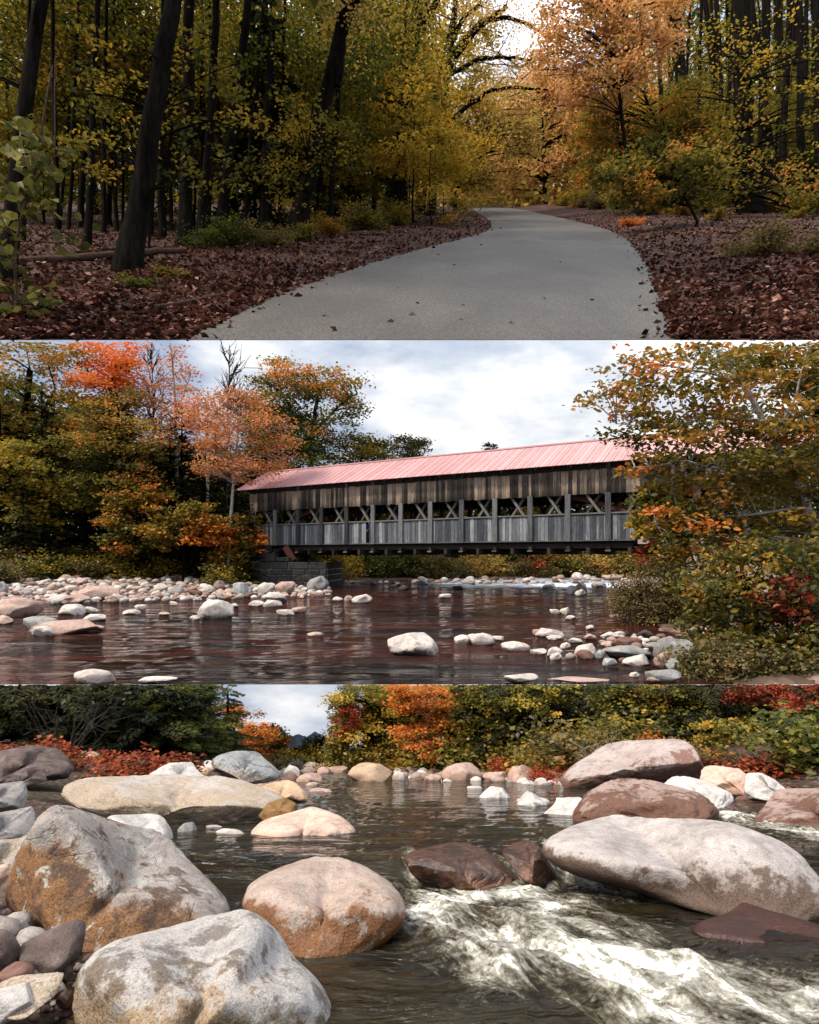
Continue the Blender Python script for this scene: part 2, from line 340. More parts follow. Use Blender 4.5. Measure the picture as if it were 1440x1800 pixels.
# road
def road_mat():
    m, nt = mat_new('worn_asphalt'); p = N(nt, 'ShaderNodeNewGeometry').outputs['Position']
    n1 = noise(nt, p, 3.2, 5, .85); n2 = noise(nt, mapping(nt, p, (1, .45, .45)), .07, 6, .6); n3 = noise(nt, p, .6, 6, .65)
    c = ramp(nt, n1, [(.42, (.007, .006, .0055)), (.5, (.029, .026, .0235)), (.59, (.085, .076, .069))])
    c = mixc(nt, .9, c, ramp(nt, n2, [(.35, g(.66)), (.62, g(1.3))]), 'MULTIPLY'); c = mixc(nt, .35, c, ramp(nt, n3, [(.35, g(.8)), (.65, g(1.15))]), 'MULTIPLY')
    finish(nt, c, .75, n1, .5, .06, .5); return m
ds = np.concatenate([[6.8765], 6.876 * np.exp(np.linspace(.01, math.log(83 / 6.876), 140))]); V = []; nc = 13
wob = fbm(np.stack([ds * 1.7, ds * 0, ds * 0], 1), 9, 3) * .05
for i_, d in enumerate(ds):
    l, r = np.interp(d, _rd, _rl) + wob[i_], np.interp(d, _rd, _rr) - wob[::-1][i_]
    for t in np.linspace(0, 1, nc):
        V.append(((l + (r - l) * t) * ST, d * ST, (SLT * d - 1.6) * ST + .05 + .10 * math.sin(math.pi * t) * min(1, (d - 6.876) / 3)))
i = np.arange(len(ds) - 1)[:, None] * nc + np.arange(nc - 1)[None]
struct('road', mesh_np('road', np.array(V), np.stack([i, i + 1, i + nc + 1, i + nc], -1).reshape(-1, 4), True), road_mat())

# riverbed + river, middle terrace
def bank_mat():
    m, nt = mat_new('gravel_bank'); p = N(nt, 'ShaderNodeNewGeometry').outputs['Position']
    v = N(nt, 'ShaderNodeTexVoronoi', {'Scale': 2.6}); nt.links.new(p, v.inputs['Vector'])
    c = ramp(nt, N(nt, 'ShaderNodeSeparateColor', {0: v.outputs['Color']}).outputs[0], [(0, (.05, .03, .024)), (.5, (.16, .10, .08)), (.9, (.30, .2, .17))])
    c = mixc(nt, ramp(nt, noise(nt, p, .25, 4), [(.42, g(0)), (.6, g(1))]), c, (.035, .028, .012))
    finish(nt, c, .9, v.outputs['Distance'], .7, .15, .2); return m
ysM = 13.381 * np.exp(np.linspace(0, math.log(130 / 13.381), 130))
V, Fc, _ = grid(np.linspace(-500, 1940, 150), ysM, gM)
struct('riverbed', mesh_np('riverbed', V, Fc, True), bank_mat())
def river_mat(name, deep, shallow, k, cols=(.35, .7), bs=.5, bd=.12, stretch=(1, 2.2, 1), foamcol=(.75, .76, .74), rough=.06, spec=.3, w2=.5, fk=1.0, rot=0.0):
    m, nt = mat_new(name); p = N(nt, 'ShaderNodeNewGeometry').outputs['Position']; mp = mapping(nt, p, stretch); mf = mapping(nt, mapping(nt, p, (1, 1, 1), (0, 0, rot)), (.42, 1.5, 1.0))
    n1 = noise(nt, mp, .9 * k, 3, .5, .6); n2 = noise(nt, mp, 3.2 * k, 4, .55, .8); n3 = noise(nt, mp, 11 * k, 3, .6, .5)
    c = ramp(nt, noise(nt, mp, .22 * k, 5, .65), [(cols[0], deep), (cols[1], shallow)])
    c = mixc(nt, .6, c, ramp(nt, n2, [(.35, g(.5)), (.65, g(1.35))]), 'MULTIPLY')
    h = math_(nt, 'ADD', math_(nt, 'MULTIPLY', n1, 1.0), math_(nt, 'ADD', math_(nt, 'MULTIPLY', n2, w2), math_(nt, 'MULTIPLY', n3, .14)))
    at = N(nt, 'ShaderNodeAttribute', attribute_name='foam').outputs['Fac']
    fn = noise(nt, mf, 5 * k * fk, 12, .70, .7); fn2 = noise(nt, mf, 1.3 * k * fk, 6, .6, .9)
    ff = math_(nt, 'ADD', at, math_(nt, 'ADD', math_(nt, 'MULTIPLY', math_(nt, 'SUBTRACT', fn, .5), 1.5), math_(nt, 'MULTIPLY', math_(nt, 'SUBTRACT', fn2, .5), 1.5)))
    ff = math_(nt, 'ADD', ff, math_(nt, 'MULTIPLY', math_(nt, 'SUBTRACT', noise(nt, p, 9 * k * fk, 6, .75), .5), 1.0))
    fm = ramp(nt, ff, [(.36, g(0)), (.60, g(.25)), (.84, g(.68)), (1.12, g(1))])
    am = ramp(nt, at, [(.02, g(0)), (.12, g(1))]); fm = math_(nt, 'MULTIPLY', fm, am)
    fc = ramp(nt, ff, [(.45, tuple(v * w for v, w in zip(foamcol, (.55, .50, .36)))), (.80, tuple(v * .85 for v in foamcol)), (1.0, foamcol)])
    c = mixc(nt, fm, c, fc)
    rg = math_(nt, 'ADD', rough, math_(nt, 'MULTIPLY', fm, .6))
    calm = noise(nt, mapping(nt, p, (.35, 1.3, 1)), .30 * k, 4, .6, .8); h = math_(nt, 'MULTIPLY', h, ramp(nt, calm, [(.40, g(.12)), (.60, g(1.3))]))
    h = math_(nt, 'ADD', h, math_(nt, 'MULTIPLY', fm, .25))
    finish(nt, c, rg, h, bs, bd, spec); return m
V, Fc, PX = grid(np.linspace(-450, 1900, 180), 13.38 * np.exp(np.linspace(0, math.log(110 / 13.38), 160)), lambda x, y: np.full(len(x), -HM))
px = C0 + V[:, 0] / V[:, 1] * F; yy = V[:, 1]
rap = sstep(52, 58, yy) * (1 - sstep(80, 88, yy)) * sstep(690, 800, px); rap2 = np.exp(-((px - 1020) / 90) ** 2 - ((yy - 60) / 8) ** 2)
foamM = .72 * rap + .40 * rap2
foamM += .30 * np.exp(-((px - 1050) / 110) ** 2 - ((yy - 18.2) / 1.3) ** 2) + .32 * np.exp(-((px - 40) / 120) ** 2 - ((yy - 19.5) / 1.2) ** 2) + .26 * np.exp(-((px - 700) / 160) ** 2 - ((yy - 26) / 1.6) ** 2)
V[:, 2] += (.05 * rap + .012) * fbm(np.stack([V[:, 0] * .9, V[:, 1] * 1.4, 0 * yy], 1), 6, 3) * sstep(13.4, 15, yy)
struct('river', mesh_np('river', V, Fc, True, vert={'foam': np.clip(foamM, 0, 1)}),
       river_mat('tannin_river', (.006, .0035, .003), (.060, .0135, .0075), .9, (.42, .72), .8, .34, (.5, 1.9, 1), (.62, .68, .78), .03, spec=.10, w2=.8))

# lower terrace ground and river
ysB = KB * .9 * np.exp(np.linspace(0, math.log(60 / .9), 170))
def ground_b_mat():
    m, nt = mat_new('wet_gravel'); p = N(nt, 'ShaderNodeNewGeometry').outputs['Position']
    v = N(nt, 'ShaderNodeTexVoronoi', {'Scale': 16 / KB}); nt.links.new(p, v.inputs['Vector'])
    c = ramp(nt, N(nt, 'ShaderNodeSeparateColor', {0: v.outputs['Color']}).outputs[0], [(0, (.012, .008, .007)), (.5, (.05, .026, .02)), (.9, (.12, .07, .055)), (1, (.2, .15, .13))])
    c = mixc(nt, ramp(nt, noise(nt, p, 1.1, 4), [(.45, g(0)), (.62, g(.8))]), c, (.03, .022, .010))
    finish(nt, c, .6, v.outputs['Distance'], .9, .03, .4); return m
V, Fc, _ = grid(np.linspace(-1100, 2540, 260), ysB, gB)
struct('river_bank', mesh_np('river_bank', V, Fc, True), ground_b_mat())
mtn_p = W(0, 0, 170)
# river surface with the small fall and the white chute
pyr = np.concatenate([np.linspace(2000, 1560, 210), np.linspace(1558, 1420, 90), np.linspace(1418, 1346.5, 60)])
V, Fc, PX = grid(np.linspace(-450, 1940, 480), dB(pyr), lambda x, y: wB(y))
px = C0 + V[:, 0] / V[:, 1] * F; yy = V[:, 1] / KB; xn_ = V[:, 0] / KB; py = 1330 + .64 * F / yy
def line_d(P, a, b):
    a = np.array(a, float); b = np.array(b, float); d = b - a; t = np.clip(((P - a) @ d) / (d @ d), 0, 1); return np.linalg.norm(P - a - t[:, None] * d, axis=1), t
P2 = np.stack([px, py], 1); foam = np.zeros(len(V))
for a, b, w0, w1, s in (((745, 1590), (960, 1555), 40, 30, .72), ((740, 1600), (900, 1700), 45, 85, .86), ((900, 1585), (1130, 1660), 40, 60, .68), ((880, 1640), (1180, 1790), 75, 120, .76), ((1050, 1690), (1460, 1800), 75, 80, .78), ((1180, 1790), (1500, 1900), 110, 130, .62),
                        ((1000, 1545), (1110, 1572), 16, 22, .7), ((1270, 1455), (1440, 1500), 12, 20, .7), ((1150, 1400), (1240, 1425), 8, 9, .5),
                        ((720, 1530), (735, 1600), 14, 16, .55), ((952, 1495), (985, 1545), 8, 10, .6)):
    d, t = line_d(P2, a, b); wd = w0 + (w1 - w0) * t; foam = np.maximum(foam, s * np.exp(-(d / wd) ** 2.2))
nf = fbm(np.stack([xn_ * 5, yy * 5, 0 * yy], 1), 31, 4)
foam = np.clip(foam * 1.03 + .25 * nf * (foam > .08), 0, 1)
foam = np.maximum(foam, .46 * sstep(11, 16, yy) * (1 - sstep(30, 40, yy)) * np.exp(-((px - 590) / 95) ** 2)); foam = np.maximum(foam, .34 * np.exp(-((px - 590) / 70) ** 2 - ((py - 1440) / 45) ** 2))  # riffles up the channel, then a pale sky reflection painted on the pool
near = 1 - sstep(4, 9, yy)
ww = np.stack([xn_ * 4 + yy * 1.5, yy * 6, 0 * yy], 1)
midw = sstep(4, 8, yy) * (1 - sstep(26, 36, yy)); V[:, 2] += KB * midw * .007 * fbm(np.stack([xn_ * 1.6, yy * 1.1, 0 * yy], 1), 14, 3)
V[:, 2] += KB * near * (.008 * fbm(ww, 12, 4)) + KB * foam * (.05 * fbm(np.stack([(xn_ * .89 + yy * .46) * 9, (xn_ * .46 - yy * .89) * 3.2, 0 * yy], 1), 21, 4) + .025)
lipz = np.exp(-((yy - 3.5) / .35) ** 2) * .012; V[:, 2] += KB * lipz * (px > 560) * fbm(np.stack([xn_ * 6, 0 * yy, 0 * yy], 1), 5, 3)
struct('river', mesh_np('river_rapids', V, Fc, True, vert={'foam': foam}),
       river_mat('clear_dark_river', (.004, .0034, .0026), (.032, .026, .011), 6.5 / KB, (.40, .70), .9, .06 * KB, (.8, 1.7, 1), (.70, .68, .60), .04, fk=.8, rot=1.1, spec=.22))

# ------------------------------------------------------------------ plants
def leaf_quads(P, size, tilt=.6, aspect=.55, rng=NR, fine=False):
    n = len(P); nv = np.stack([rng.normal(0, tilt, n), rng.normal(0, tilt, n), np.ones(n)], 1); nv /= np.linalg.norm(nv, axis=1)[:, None]
    a = rng.uniform(0, 2 * math.pi, n); u = np.stack([np.cos(a), np.sin(a), rng.normal(-.25, .3, n)], 1)
    u -= (u * nv).sum(1)[:, None] * nv; u /= np.linalg.norm(u, axis=1)[:, None]; v = np.cross(nv, u)
    s = np.asarray(size)[:, None] if hasattr(size, '__len__') else np.full((n, 1), size)
    s = s * rng.uniform(.65, 1.3, (n, 1)) * .5
    bend = nv * s * rng.uniform(-.15, .35, (n, 1))
    if fine:                                      # pointed leaf folded along its midrib
        a_, b_ = v * s * aspect, nv * s * rng.uniform(.1, .35, (n, 1)); e0, e1 = P - u * s, P + u * s - bend * 1.5
        V = np.stack([e0, P - u * s * .55 + a_ * .8 + b_, P + u * s * .2 + a_ + b_, e1, e1, P + u * s * .2 - a_ + b_, P - u * s * .55 - a_ * .8 + b_, e0], 1).reshape(-1, 3); return V, np.arange(8 * n).reshape(-1, 4)
    V = np.stack([P - u * s, P + v * s * aspect * 1.1 - u * s * .1 + bend, P + u * s, P - v * s * aspect * 1.1 - u * s * .1 + bend], 1).reshape(-1, 3)
    return V, np.arange(4 * n).reshape(-1, 4)

def limbs_tree(seed, Ht, r0, base, spread, nl, up=(35, 65), style='maple', wob=.05, sub=4):
    """trunk + limbs; returns Geo and list of (polyline) twigs that carry leaves"""
    rg = np.random.default_rng(seed); G = Geo(); tw = []
    nseg = 10; z = np.linspace(0, Ht * .95, nseg); t = z / Ht
    xy = np.cumsum(rg.normal(0, wob * Ht / nseg, (nseg, 2)), 0); xy[0] = 0
    tp = np.c_[xy, z]; rad = r0 * np.clip(1 - .9 * t, .08, 1) ** .9; rad[0] *= 1.35
    G.tube(tp, rad, 8)
    for i in range(nl):
        u = base + (.97 - base) * (i + rg.uniform(0, .8)) / nl; zz = u * Ht * .95
        p0 = np.array([np.interp(zz, z, tp[:, 0]), np.interp(zz, z, tp[:, 1]), zz]); az = i * 2.4 + rg.uniform(-.5, .5)
        prof = (1 - u) ** .75 if style == 'conifer' else (1.0 - .72 * ((u - base) / (1 - base)) ** 1.6)
        L = spread * prof * rg.uniform(.75, 1.15) + .15
        el = math.radians(rg.uniform(*up)) if style != 'conifer' else math.radians(rg.uniform(-14, 14))
        k = 6; s = np.linspace(0, 1, k)[:, None]; d = np.array([math.cos(az) * math.cos(el), math.sin(az) * math.cos(el), math.sin(el)])
        P = p0 + d * s * L + np.array([0, 0, -.18 if style == 'conifer' else -.12]) * (s ** 2) * L + np.cumsum(rg.normal(0, .035 * L, (k, 3)), 0) * (s > 0)
        rr = np.interp(zz, z, rad) * .5 * (1 - .85 * s[:, 0]); rr = np.minimum(rr, .035 * L + .01); G.tube(P, np.maximum(rr, .006), 5)
        tw.append(P)
        for q in range(sub if style != 'conifer' else 0):
            w = rg.uniform(.3, .95); p1 = P[0] + (P[-1] - P[0]) * w; p1 = np.array([np.interp(w, s[:, 0], P[:, j]) for j in range(3)])
            a2 = az + (1 if q % 2 else -1) * rg.uniform(.5, 1.2); e2 = el * .5 + rg.uniform(-.1, .4); L2 = L * rg.uniform(.3, .55)
            d2 = np.array([math.cos(a2) * math.cos(e2), math.sin(a2) * math.cos(e2), math.sin(e2)]); s2 = np.linspace(0, 1, 4)[:, None]
            Q = p1 + d2 * s2 * L2 + np.array([0, 0, -.12]) * s2 ** 2 * L2; G.tube(Q, np.maximum(np.linspace(rr.max() * .35, .005, 4), .005), 4); tw.append(Q)
    return G, tw, rg

def foliage(tw, rg, n, ls, sg, tilt=.55, t0=.35, flat=.35, aspect=.6):
    L = np.array([np.linalg.norm(p[-1] - p[0]) for p in tw]); pr = (L + .1) / (L + .1).sum(); idx = rg.choice(len(tw), n, p=pr)
    # groups of leaves share a twig end, so that sprays form
    ng = max(1, n // 14); gi = rg.choice(len(tw), ng, p=pr); gt = rg.uniform(t0, 1.05, ng); gh = np.clip(rg.normal(.45, .23, ng), 0, 1)
    gp = np.array([tw[i][0] + 0 * tw[i][0] for i in gi]); m = np.array([len(tw[i]) for i in gi])
    for k, i in enumerate(gi):
        P = tw[i]; u = min(gt[k], 1) * (len(P) - 1); a = int(min(u, len(P) - 2)); gp[k] = P[a] + (P[a + 1] - P[a]) * (u - a)
    gp += rg.normal(0, 1, (ng, 3)) * np.array([sg, sg, sg * flat])
    li = rg.integers(0, ng, n); P = gp[li] + rg.normal(0, 1, (n, 3)) * np.array([sg * .75, sg * .75, sg * flat * .5])
    V, Fc = leaf_quads(P, ls, tilt, aspect, rg); return V, Fc, np.clip(gh[li] + rg.normal(0, .10, n), 0, 1)

def proto_maple(seed, Ht=12, r0=.16, base=.3, spread=3.6, nl=13, n=5200, ls=.17, sg=.42, up=(15, 55), tilt=.55, flat=.32):
    G, tw, rg = limbs_tree(seed, Ht, r0, base, spread, nl, up); V, Fc, h = foliage(tw, rg, n, ls, sg, tilt, flat=flat)
    return G.mesh('trunk', True), mesh_np('crown', V, Fc, face={'hue': h})
def proto_conifer(seed, Ht=14, r0=.17, base=.06, spread=3.0, nl=60, n=6000, ls=.34):
    G, tw, rg = limbs_tree(seed, Ht, r0, base, spread, nl, style='conifer', wob=.01)
    idx = rg.choice(len(tw), n, p=(lambda L: L / L.sum())(np.array([np.linalg.norm(p[-1] - p[0]) for p in tw]))); t = rg.uniform(.12, 1.02, n) ** .8
    P = np.zeros((n, 3)); D = np.zeros((n, 3))
    for k, i in enumerate(idx):
        p = tw[i]; u = min(t[k], .999) * (len(p) - 1); a = int(u); P[k] = p[a] + (p[a + 1] - p[a]) * (u - a); D[k] = p[-1] - p[0]
    L = np.linalg.norm(D, axis=1); D /= L[:, None]; side = np.cross(D, [0, 0, 1.0]); lat = rg.uniform(-1, 1, n) * .30 * L * (1.15 - t)
    P += side * lat[:, None]; P[:, 2] += rg.normal(0, .05, n) - np.abs(lat) * .25
    u = D * .6 + side * np.sign(lat)[:, None] * .8 + rg.normal(0, .25, (n, 3)); u[:, 2] -= .25; u /= np.linalg.norm(u, axis=1)[:, None]
    v = np.cross(u, np.stack([rg.normal(0, .4, n), rg.normal(0, .4, n), np.ones(n)], 1)); v /= np.linalg.norm(v, axis=1)[:, None]
    s = (ls * rg.uniform(.6, 1.3, n))[:, None]
    V = np.stack([P - u * s * .4, P + v * s * .2, P + u * s * .6, P - v * s * .2], 1).reshape(-1, 3)
    hb = np.clip(rg.normal(.42, .2, len(tw)), 0, 1)[idx]
    return G.mesh('trunk', True), mesh_np('crown', V, np.arange(4 * n).reshape(-1, 4), face={'hue': np.clip(hb + rg.normal(0, .12, n), 0, 1)})
def proto_shrub(seed, n=2600, ls=.09, r=1.0, h=1.0, stems=9, tilt=.8):
    rg = np.random.default_rng(seed); G = Geo(); tw = []
    for i in range(stems):
        az = rg.uniform(0, 6.28); rr = r * rg.uniform(.2, .95); hh = h * rg.uniform(.6, 1.05) * (1 - .45 * (rr / r) ** 2); s = np.linspace(0, 1, 5)[:, None]
        P = np.array([math.cos(az) * .1, math.sin(az) * .1, -.1]) + np.array([math.cos(az) * rr, math.sin(az) * rr, 0]) * s ** 1.3 + np.array([0, 0, hh + .1]) * s ** .8
        P += np.cumsum(rg.normal(0, .02, P.shape), 0); G.tube(P, np.linspace(.02, .006, 5) * h, 4); tw.append(P)
        for q in range(3):
            w = rg.uniform(.35, .9); p1 = P[int(w * 4)]; d = rg.normal(0, 1, 3) * [1, 1, .5] + [0, 0, .4]; d /= np.linalg.norm(d)
            Q = p1 + d * np.linspace(0, 1, 3)[:, None] * .38 * r; G.tube(Q, np.linspace(.008, .004, 3) * h, 3); tw.append(Q)
    V, Fc, hu = foliage(tw, rg, n, ls, .16 * r, tilt, .15, .8); V[:, 2] = np.maximum(V[:, 2], .01)
    return G.mesh('stems', True), mesh_np('foliage', V, Fc, face={'hue': hu})

PR = {'maple': [proto_maple(11), proto_maple(12, 11, .15, .22, 3.4, 14), proto_maple(13, 13, .18, .38, 3.9, 13), proto_maple(14, 10, .14, .15, 3.0, 15, 5600)],
      'sapling': [proto_maple(21, 5.2, .035, .12, 1.7, 13, 2600, .135, .26, (5, 40), .42, .18), proto_maple(22, 6.2, .04, .18, 1.9, 13, 2800, .135, .28, (5, 35), .42, .18),
                  proto_maple(23, 4.2, .03, .08, 1.5, 12, 2300, .125, .25, (0, 35), .42, .18)],
      'crown': [proto_maple(31, 11, .15, .08, 4.6, 15, 5200, .19, .5), proto_maple(32, 10, .15, .05, 4.2, 15, 5200, .19, .5)],
      'conifer': [proto_conifer(41), proto_conifer(42, 13, .16, .08, 2.6, 56), proto_conifer(43, 15, .18, .04, 3.4, 64, 7000)],
      'fine_conifer': [proto_conifer(44, 14, .17, .05, 3.2, 64, 15000, .22), proto_conifer(45, 13, .16, .05, 3.0, 60, 14000, .22)],
 'shrub': [proto_shrub(51), proto_shrub(52, 2400, .10, 1.1, .9), proto_shrub(53, 2800, .08, .95, 1.1)],
      'fern': [proto_shrub(61, 1100, .14, 1.0, .6, 8, .5), proto_shrub(62, 1000, .13, .9, .7, 8, .5)]}
HGT = {'maple': [12, 11, 13, 10], 'sapling': [5.2, 6.2, 4.2], 'crown': [11, 10], 'conifer': [14, 13, 15], 'fine_conifer': [14, 13], 'shrub': [1, .95, 1.1], 'fern': [.6, .7]}
PNAME = {'maple': 'maple_tree', 'sapling': 'sapling', 'conifer': 'hemlock_tree', 'fine_conifer': 'hemlock_tree', 'shrub': 'shrub', 'fern': 'fern_clump', 'crown': 'maple_tree'}
def plant(kind, loc, sc, pal, label, cat, group=None, bark='dark', rz=None, k=None, name=None, squash=None, clip=None):
    k = R.randrange(len(PR[kind])) if k is None else k; rz = R.uniform(0, 6.28) if rz is None else rz
    s = (sc * (squash or 1), sc * (squash or 1), sc)
    o = thing(name or PNAME[kind], label, cat, loc, group, rz, s); tm, cm = PR[kind][k]
    a, b = ('stems', 'foliage') if kind in ('shrub', 'fern') else ('trunk', 'crown')
    if clip is not None and loc[2] + s[2] * HGT[kind][k] > clip * (loc[1] - 1): tm, cm = trimmed(tm, o, clip), trimmed(cm, o, clip)
    if tm: obj(a, tm, BARK[bark], o)
    obj(b, cm, LEAF[pal], o); return o
def trimmed(me, o, clip):                         # boughs past a plane through the camera, or into the terrace above, are cut
    n = len(me.vertices); V = np.empty(n * 3, np.float32); me.vertices.foreach_get('co', V); V = V.reshape(-1, 3).astype(float); Fq = np.empty(len(me.loops), np.int32); me.loops.foreach_get('vertex_index', Fq); Fq = Fq.reshape(-1, 4)
    c, s = math.cos(o.rotation_euler.z), math.sin(o.rotation_euler.z); Q = V * np.array(o.scale); yw = Q[:, 0] * s + Q[:, 1] * c + o.location.y; zw = Q[:, 2] + o.location.z
    ok = (zw < clip * yw) & (zw < np.where(yw > 13.3, -HM - .14 * np.clip(yw - 13.38, 0, 5) - .03, 99)); fk = ok[Fq].all(1); hue = None
    if 'hue' in me.attributes: hue = np.empty(len(Fq), np.float32); me.attributes['hue'].data.foreach_get('value', hue)
    Fq = Fq[fk]; used, inv = np.unique(Fq, return_inverse=True)
    return mesh_np(me.name.split('.')[0], V[used], inv.reshape(-1, 4), hue is None, face={} if hue is None else {'hue': hue[fk]})

def tree_poly(name, label, cat, poly, y, depth, gf, trunks, pal, ncl, nleaf, rc, lpx, bark='dark', twig=.4, flat=.4, top=None, bot=None, tilt=.6, group=None, seed=0, hue=None, base=None, dens=1.0, aspect=.6):
    """a tree whose crown fills its own volume: outline traced in image pixels, real depth, leaf sprays on twigs"""
    rg = np.random.default_rng(seed + 1000); u = y / F
    poly = [((a - C0) * u, (H0 - b) * u) for a, b in poly]; xs = [p[0] for p in poly]; zs = [p[1] for p in poly]
    tr = [[((a - C0) * u, (H0 - b) * u, w * u) for a, b, w in t] for t in trunks]
    bx = tr[0][0][0] if tr else sum(xs) / len(xs); bz = float(gf(bx, y)[0]) - .1
    root = thing(name, label, cat, (bx, y, bz), group); O = np.array([bx, y, bz])
    G = Geo(); axis = []
    for j, t in enumerate(tr):
        P = np.array([(a, y, b) for a, b, w in t]); w = np.array([c[2] for c in t]) / 2
        if j == 0 and P[0, 2] > bz: P = np.vstack([[P[0, 0], y, bz], P]); w = np.r_[w[0] * 1.25, w]
        k = max(6, 3 * len(P)); s = np.linspace(0, 1, len(P)); s2 = np.linspace(0, 1, k)
        P2 = np.stack([np.interp(s2, s, P[:, i]) for i in range(3)], 1); P2[1:] += rg.normal(0, .25 * w.mean(), (k - 1, 3))
        if j: P2[:, 1] += np.linspace(0, rg.uniform(-.35, .35) * depth, k)
        if top is not None: P2 = P2[P2[:, 2] < top * P2[:, 1] - w[-1]]
        if len(P2) < 2: continue
        G.tube(P2 - O, np.interp(s2[:len(P2)], s, w), 7 if j == 0 else 5); axis.append(P2)
    if axis: ax = np.vstack(axis)
    C = np.zeros((0, 2))
    while len(C) < ncl:
        q = np.stack([rg.uniform(min(xs), max(xs), ncl), rg.uniform(min(zs), max(zs), ncl)], 1); C = np.vstack([C, q[pts_in(poly, q)]])
    C = C[:ncl]; cp = np.c_[C[:, 0], y + np.clip(rg.normal(0, .42, ncl), -1, 1) * depth, C[:, 1]]
    cp[:, 2] = np.maximum(cp[:, 2], gf(cp[:, 0], cp[:, 1]) + .1 * rc * u)
    if axis and twig:
        for p in cp[rg.uniform(size=ncl) < twig]:
            dd = np.linalg.norm((ax - p) * [1, .6, 1], axis=1) + np.maximum(ax[:, 2] - p[2] + .15 * np.abs(ax[:, 0] - p[0]), 0) * 2.5; a = ax[dd.argmin()]
            s = np.linspace(0, 1, 5)[:, None]; mid = a + (p - a) * s + np.array([0, 0, 1.0]) * np.sin(s * math.pi) * .08 * np.linalg.norm(p - a)
            if top is not None and (mid[:, 2] > top * mid[:, 1]).any(): continue
            if bot is not None and (mid[:, 2] < bot * mid[:, 1]).any(): continue
            G.tube(mid - O, np.linspace(max(.0012 * y, .012 * np.linalg.norm(p - a)), .0006 * y, 5), 4)
    ch = np.clip(rg.normal(.45, .22, ncl), 0, 1)
    if hue is not None: ch = np.clip(ch + hue((C[:, 0] / u + C0), H0 - C[:, 1] / u), 0, 1)
    cs = rg.uniform(.6, 1.35, ncl); li = rg.choice(ncl, nleaf, p=cs ** 2 / (cs ** 2).sum()); r = rc * u
    P = cp[li] + np.clip(rg.normal(0, 1, (nleaf, 3)), -2.1, 2.1) * np.array([r * .55, r * .55, r * flat * .5]) * cs[li][:, None]
    ls = lpx * u
    fine = lpx > 8.4; V, Fc = leaf_quads(P, ls, tilt, aspect, rg, fine); q = 8 if fine else 4; sl = (V[:, 2] / V[:, 1]).reshape(-1, q)
    keep = P[:, 2] > gf(P[:, 0], P[:, 1]) - .02
    if top is not None: keep &= sl.max(1) < top
    if bot is not None: keep &= sl.min(1) > bot
    if y > 13 and top == TOPC and bot is None: keep &= sl.min(1) > -.1955
    V = V[np.repeat(keep, q)]; Fc = np.arange(len(V)).reshape(-1, 4); P = P[keep]; li = np.repeat(li[keep], q // 4)
    if G.V: obj('trunk', G.mesh('trunk', True), BARK[bark], root)
    obj('crown', mesh_np('crown', V - O, Fc, face={'hue': np.clip(ch[li] + np.repeat(rg.normal(0, .10, len(P)), q // 4), 0, 1)}), LEAF[pal], root); return root

